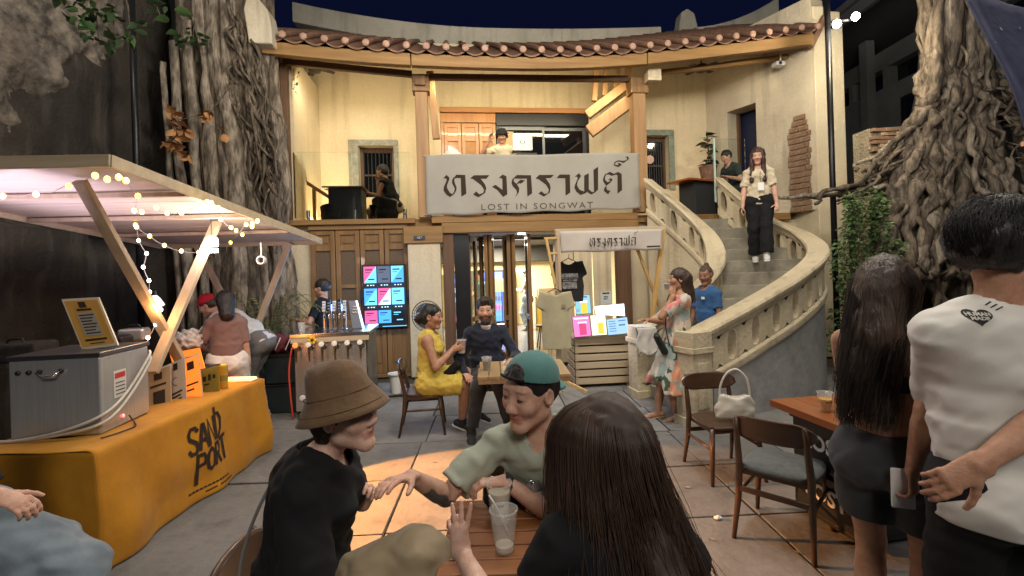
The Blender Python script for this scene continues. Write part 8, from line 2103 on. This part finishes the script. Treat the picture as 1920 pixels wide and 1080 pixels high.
# ---- terrace and bar people
def seated(label, loc, head, H, sex, skin, hair, top, bot, res=.013, lean=10, hy=0, hp=5, hk='short', wR=None, wL=None, seat=.5, tee=None, hv=.01):
    f = Fig(label, loc, head, H, sex, skin, res); f.spine((0, 0, seat), lean * .5, lean2=lean); f.leg('R', (.12, .36, .08)); f.leg('L', (-.12, .36, .08)); f.head(hy, hp)
    f.arm('R', wR or (.15, .34, .68), pole=(.6, -.5, -1)); f.arm('L', wL or (-.15, .34, .68), pole=(-.6, -.5, -1)); f.body(); f.eyes()
    f.tee(top, **(tee or {})); f.trousers(bot); f.shoes(C_SHOE); f.hair(hair, hk, hv); return f
pp = fw(bl(1384, 330, .75)[0], .75, 2.56)
f = seated('man in dark green T-shirt bent over the orange terrace table', tuple(pp), 196, 1.72, 'm', 'light', M_HAIR_BK, C_GREEN, C_DKGREY, lean=28, hp=28, wR=(.1, .42, .84), wL=(-.14, .4, .84), seat=.62); dbg(f, 'terrace')
pp = fw(bl(738, 390, .5)[0], .6, 2.36)
f = seated('woman in black vest with a topknot leaning on the left terrace table', tuple(pp), 168, 1.66, 'f', 'tan', M_HAIR_BK, C_BLACK, C_CREAM, lean=22, hp=10, hk='bun', wR=(.04, .32, 1.0), wL=(-.12, .4, .80), seat=.56, tee={'sleeve': .12, 'loose': .01}); dbg(f, 'vest')
pp = fw(bl(942, 270, .95)[0], .95, 2.62)
f = Fig('disc jockey in dark cap and pale shirt standing behind the laptop', tuple(pp), -90, 1.78, 'm', 'tan', .012); f.stand(lean=6); f.head(-10, 20); f.arm('R', f.j['shR'] + V(.06, .26, .10), pole=(.8, 0, -1), hd=(-.3, .3, 1)); f.arm('L', (-.2, .38, 1.15), pole=(-.8, 0, -1))
f.body(headres=.007); f.eyes(); f.tee(C_CREAM, loose=.015, seed=41); f.trousers(C_BLACK); f.shoes(C_SHOE); f.hair(M_HAIR_BK, 'short', .012)
b = MB(); b.lathe([(.0, .10), (.06, .095), (.09, .06), (.098, .02), (.135, -.005), (.13, -.01), (.09, .012)], 22, frame(f.hp(0, 0, .05), f.hx, f.hy, f.hz), cap=False); b.build('cap', C_BLACK, f.root, smooth=True)
b = MB(); b.tube([f.hp(-.09, 0, .0), f.hp(-.1, 0, .09), f.hp(0, 0, .15), f.hp(.1, 0, .09), f.hp(.09, 0, .0)], .008, 6)
for sg in (-1, 1): b.ell(tuple(f.hp(sg * .092, 0, -.005)), (.025, .035, .035), 10, 6)
b.build('headphones', M_BLACKP, f.root, smooth=True); dbg(f, 'dj')

f = Fig('man in red cap, white T-shirt and grey trousers bending over behind the stall', (-3.10, 5.68, 0), 176, 1.86, 'm', 'light', .011)
f.spine((0, 0, .93), 40, lean2=60); f.leg('R', (.10, .05, .08)); f.leg('L', (-.10, -.05, .08)); f.head(10, 25, fwd=.06); f.arm('R', (.2, .66, .92), pole=(.6, -.6, 0)); f.arm('L', (-.2, .68, .95), pole=(-.6, -.6, 0))
f.body(headres=.006); f.eyes(); f.tee(C_WHITE, loose=.025, hem=.06, seed=51, wr=.007); f.trousers(C_GREY, loose=.03, flare=.03, upto=.93); f.shoes(C_SHOEW, C_SOLE); f.hair(M_HAIR_BR, 'short', .008)
S = SDF(); hs = f.hs; S.ell(f.hp(0, -.01, .04), [x * hs for x in (.088, .105, .098)], (f.hx, f.hy, f.hz)); S.cut(f.hp(0, 0, .03), -f.hz); S.cap(f.hp(0, .07, .035), f.hp(0, .155, .02), .008, .006, side=f.hx, asp=8); o = f.put(S, 'cap', mat('cap_red', (.5, .012, .03), rough=.8), .008); dbg(f, 'redcap')
f = Fig('woman in brown T-shirt and white shorts with dark bobbed hair, back turned at the stall', (-3.12, 5.1, 0), 112, 1.58, 'f', 'light', .011)
f.stand(); f.head(15, 14); f.arm_down('R', .10); f.arm('L', (-.24, .24, .92), pole=(-.8, -.6, -1)); f.body(); f.eyes(); f.tee(C_BROWN, loose=.022, hem=-.03, sleeve=.85, seed=55, sl_w=.02); f.trousers(cloth('cloth_shorts_white', (.68, .66, .62)), loose=.03, upto=.42, wr=.006); f.shoes(C_SHOEW)
f.hair(M_HAIR_BK, 'bob', .014, extra=lambda S, E, Cp: Cp((0, -.055, .0), (.0, -.075, -.16), .08, .075, .04)); dbg(f, 'browntee')
f = Fig('bartender with glasses and short dark hair behind the tap counter', tuple(at(606, 540, 6.85).xy) + (0,), 175, 1.66, 'm', 'tan', .011)
f.stand(); f.head(0, 4, 0); f.arm('R', (.2, .3, 1.1), pole=(.8, -.5, -1)); f.arm('L', (-.2, .3, 1.1), pole=(-.8, -.5, -1)); f.body(headres=.006); f.eyes(); f.tee(C_BLACK, seed=61); f.trousers(C_BLACK); f.shoes(C_SHOE); f.hair(M_HAIR_BK, 'short', .014)
b = MB()
for sg in (-1, 1): b.tube([f.hp(sg * .031 + .022 * math.cos(a), .098, .012 + .018 * math.sin(a)) for a in [6.28 * i / 14 for i in range(15)]], .0028, 5, cap=False); b.tube([f.hp(sg * .053, .096, .014), f.hp(sg * .082, .0, .016)], .0026, 5)
b.tube([f.hp(-.009, .1, .014), f.hp(.009, .1, .014)], .0028, 5); b.build('glasses', M_BLACKP, f.root, smooth=True); dbg(f, 'bartender')

# ---- couple on the right
f = Fig('woman with long highlighted hair, black halter top and charcoal shorts, back turned', (1.52, 1.92, 0), 40, 1.71, 'f', 'tan', .0085)
f.bulk = .98; f.stand(hipz=.52, twist=0); f.head(0, 0, 0); f.arm('R', f.L(at(1712, 884, 1.72)), pole=(.2, -1, 0), hd=(.0, .12, -1), palm=(-1, .2, 0), curl=(30, 35, 40, 42)); f.arm('L', (.0, .30, 1.08), pole=(-.25, .1, -1))
f.body(headres=.006, handres=.006); f.eyes()
S = SDF(); j = f.j; k = f.k
S.cap(j['chest'] - f.u2 * .20 * k, j['chest'] - f.u2 * .02, .098 * k, .088 * k, k=.04, side=f.r2, asp=1.33, flat=True)
for sg in (-1, 1): S.ell(j['chest'] - f.u2 * .095 * k + f.r2 * sg * .062 * k + f.f2 * .085 * k, (.058 * k,) * 3, k=.03)
S.ell(j['chest'] - f.f2 * .13 + f.u2 * .01, (.145, .115, .135), (f.r2, f.f2, f.u2), k=.015, op='sub')
for sg in (-1, 1): S.ell(j['chest'] + f.r2 * sg * .17 + f.u2 * .03, (.075, .11, .13), (f.r2, f.f2, f.u2), k=.02, op='sub')
f.put(S, 'halter_top', C_BLACK, .008)
strap(f, 'halter_strap', C_BLACK, [j['chest'] - f.u2 * .05 + f.r2 * .085 + f.f2 * .09, j['neck'] + f.r2 * .062 + f.f2 * .02, j['neck'] - f.f2 * .06 + f.u2 * .01, j['neck'] - f.r2 * .062 + f.f2 * .02, j['chest'] - f.u2 * .05 - f.r2 * .085 + f.f2 * .09], .02)
f.trousers(C_DKGREY, loose=.014, upto=.32, flare=.014, wr=.004, waist=.11, seed=71); f.shoes(C_SHOEW, C_SOLE)
f.hair(M_HAIR_BR, 'long', .014, extra=lambda S, E, Cp: (Cp((0, -.075, .0), (.0, -.10, -.16), .078, .082, .05), S.cap(f.hp(-.01, -.10, -.12), f.j['chest'] + V(-.05, -.16, -.12), .06, .042, k=.05, side=(1, 0, 0), asp=1.1), S.cap(f.hp(-.02, -.08, -.2), f.j['chest'] + V(-.05, -.145, -.16), .05, .016, k=.05, side=(1, 0, 0), asp=1.2)), amp=.004, res=.009)
def lock2(q, u, hl=False):
    a = q.uniform(-1.5, 1.35); 
    if hl: a = q.uniform(.5, 1.45)
    dr = V(math.sin(a), -math.cos(a), 0); jr = q.gauss(0, .006); L_ = q.uniform(.34, .56); ph = q.uniform(0, 6.28); pts = []; c = f.hc
    for k_ in range(12):
        t = k_ / 11
        if t < .36:
            ang = t / .36 * 1.5; r = (math.sin(ang) * .105 + .008) * f.hs; p = c + dr[0] * r * f.hx + dr[1] * r * 1.12 * f.hy + f.hz * math.cos(ang) * .121 * f.hs
        else:
            w = (t - .36) / .64; r = (.113 - .012 * w + jr * (1 + w)) * f.hs; p = c + dr[0] * r * f.hx * (1 - .15 * w) + dr[1] * r * 1.12 * f.hy - V(.05 * w, .03 * w, L_ * w) - f.hy * .075 * w + V(math.sin(w * 6 + ph), math.cos(w * 5 + ph), 0) * .006 * w
        pts.append(p)
    return pts
strands(f, 'hair_lock', mat('hair_dark_strand', (.012, .008, .006), (.035, .024, .017), rough=.42, scale=5, detail=2), 2600, lock2, 5, .0013)
strands(f, 'hair_highlight', mat('hair_highlight', (.20, .14, .095), (.11, .07, .045), rough=.45, scale=5), 260, lambda q, u: lock2(q, u, True), 6, .0013)
ph = f.Mi.inverted() @ Vector(tuple(f.j['wrR'] + V(-.035, .02, -.08))); pn = empty('white_phone', tuple(ph), R(70), 'white phone held at her side by the woman in charcoal shorts', 'phone'); b = MB(); b.box((0, 0, 0), (.012, .075, .15)); b.build('phone_body', M_WHITE, pn, bevel=.008); b = MB(); b.box((.0065, 0, 0), (.001, .066, .138)); b.build('phone_screen', M_BLACKP, pn); dbg(f, 'rwoman')

f = Fig('tall man in white T-shirt with heart print on the back and black trousers', (1.57, 1.50, 0), 76, 1.85, 'm', 'tan', .0085)
f.bulk = 1.0; f.stand(); f.head(-62, 2, 0, fwd=.0, scale=1.05); f.arm('L', (.05, .38, 1.12), pole=(.0, .1, -1)); f.arm('R', f.L(at(1835, 872, 1.32)), pole=(1, -.4, -.2), hd=f.L(at(1770, 905, 1.34)) - f.L(at(1835, 872, 1.32)), palm=(.1, .9, -.3), curl=(22, 26, 30, 34), spread=.0)
f.body(headres=.0045, handres=.005); f.eyes(); f.tee(C_WHITE, loose=.03, sleeve=.95, hem=.09, seed=81, wr=.004, sl_w=.03); f.trousers(C_BLACK, loose=.02, upto=.97); f.shoes(C_SHOE, C_SOLE)
f.hair(M_HAIR_BK, 'short', .026, extra=lambda S, E, Cp: (E((0, .0, .09), (.085, .10, .06), .03), E((0, -.07, .04), (.085, .06, .07), .03)), amp=.005)
def lock3(q, u):
    z = q.uniform(-.35, 1); a = q.uniform(-2.35, 2.35); s_ = math.sqrt(1 - z * z); d = V(math.sin(a) * s_, -math.cos(a) * s_, z); pts = []; tw = q.uniform(-.5, .5)
    for k_ in range(6):
        rr_ = 1.02 + .012 * k_ * q.random(); pts.append(f.hc + (f.hx * d[0] * .104 + f.hy * (d[1] * .124 - .018) + f.hz * (d[2] * .112 + .044)) * f.hs * rr_)
        d = unit(d + V(-d[1] * tw * .16, d[0] * tw * .16 - .05, -.17))
    return pts
strands(f, 'hair_lock', mat('hair_black_strand', (.007, .006, .006), (.022, .019, .017), rough=.4, scale=8), 1300, lock3, 9, .0016)
# heart print on the back
def heart(t): return (16 * math.sin(t) ** 3 / 17 * .031, (13 * math.cos(t) - 5 * math.cos(2 * t) - 2 * math.cos(3 * t) - math.cos(4 * t)) / 17 * .029)
dg = bpy.context.evaluated_depsgraph_get(); shirt = [o for o in f.root.children if o.name.startswith('tshirt')][0]
def onback(x, z, off=.003):
    o = V(0, 0, 0) + f.j['chest'] + f.r2 * x + V(0, 0, z) - f.f2 * .6
    ok, hit, n, _ = shirt.ray_cast(Vector(tuple(o)), Vector(tuple(f.f2))); return hit - Vector(tuple(f.f2)) * off
bpy.context.view_layer.update()
hx0, hz0 = -.12, .035; b = MB(); n = 28; P = [heart(6.2832 * i / n) for i in range(n)]
vs = [onback(hx0, hz0)] + [onback(hx0 + x * .5, hz0 + z * .5) for x, z in P] + [onback(hx0 + x, hz0 + z) for x, z in P]
b.add(vs, [(0, 1 + i, 1 + (i + 1) % n) for i in range(n)] + [(1 + i, 1 + n + i, 1 + n + (i + 1) % n, 1 + (i + 1) % n) for i in range(n)]); hp_ = b.build('heart_print', mat('print_black', (.018, .018, .018), rough=.8), f.root)
for i, (txt, dz) in enumerate((('HUMAN', .0065), ('MADE', -.006))):
    tx = text_mesh(txt, .0135, mat('print_cream', (.5, .48, .42), rough=.8), extrude=0, bold=.0006)
    for v in tx.vertices: v.co = onback(hx0 + v.co.x, hz0 + dz + v.co.y, .005)
    piece('lettering', tx, hp_)
b = MB()
for i in range(3):
    a = .75 + i * .02; x0, z0 = hx0 + .028 + i * .008, hz0 + .032 - i * .007
    q = [(x0, z0), (x0 + .018, z0 + .010), (x0 + .017, z0 + .013), (x0 - .001, z0 + .003)]; b.add([onback(x, z) for x, z in q], [(0, 1, 2, 3)])
tag(b.build('motion_mark', mat('print_black', (0, 0, 0)), hp_)); dbg(f, 'rman')

# ---- people inside the bar
for lb_, px, v, hd_, top, bot, sx, hk in (('man in teal shirt standing inside the bar behind the left glazed leaves', 903, 4.4, 150, cloth('cloth_teal2', (.05, .14, .16)), C_DENIM, 'm', 'short'), ('woman in dark vest and jeans standing at the yellow counter inside the bar', 990, 5.0, 160, C_GREY, C_DENIM, 'f', 'bun')):
    u = bl(px, 600, v)[0]; f = Fig(lb_, tuple(fw(u, v, .03)), hd_, 1.72, sx, 'light', .016); f.stand(); f.head(10, 15); f.arm('R', (.15, .3, 1.15), pole=(.8, -.5, -1)); f.arm('L', (-.15, .3, 1.15), pole=(-.8, -.5, -1)); f.body(); f.tee(top, sleeve=.7 if sx == 'm' else .1); f.trousers(bot, loose=.03); f.shoes(C_SHOE); f.hair(M_HAIR_BK, hk, .012); dbg(f, 'in' + sx)
print('\n'.join(DBG))
# scattered dry leaves and crumbs on the paving
rr = random.Random(77); w = MB()
for i in range(90):
    p = Vector((rr.uniform(-1.7, 4.5), rr.uniform(2.2, 7.2), .006)); a = rr.uniform(0, 6.28); s = rr.uniform(.008, .03); d = Vector((math.cos(a), math.sin(a), rr.uniform(.0, .25))) * s; e = Vector((-math.sin(a), math.cos(a), 0)) * s * .45
    w.add([p, p + d + e, p + d * 2, p + d - e], [(0, 1, 2, 3)])
tag(w.build('leaf_litter', mat('litter', (.22, .17, .10), (.42, .38, .32), rough=.9, scale=3)), 'tiny dry leaves and crumbs scattered over the courtyard paving', 'litter', kind='stuff')
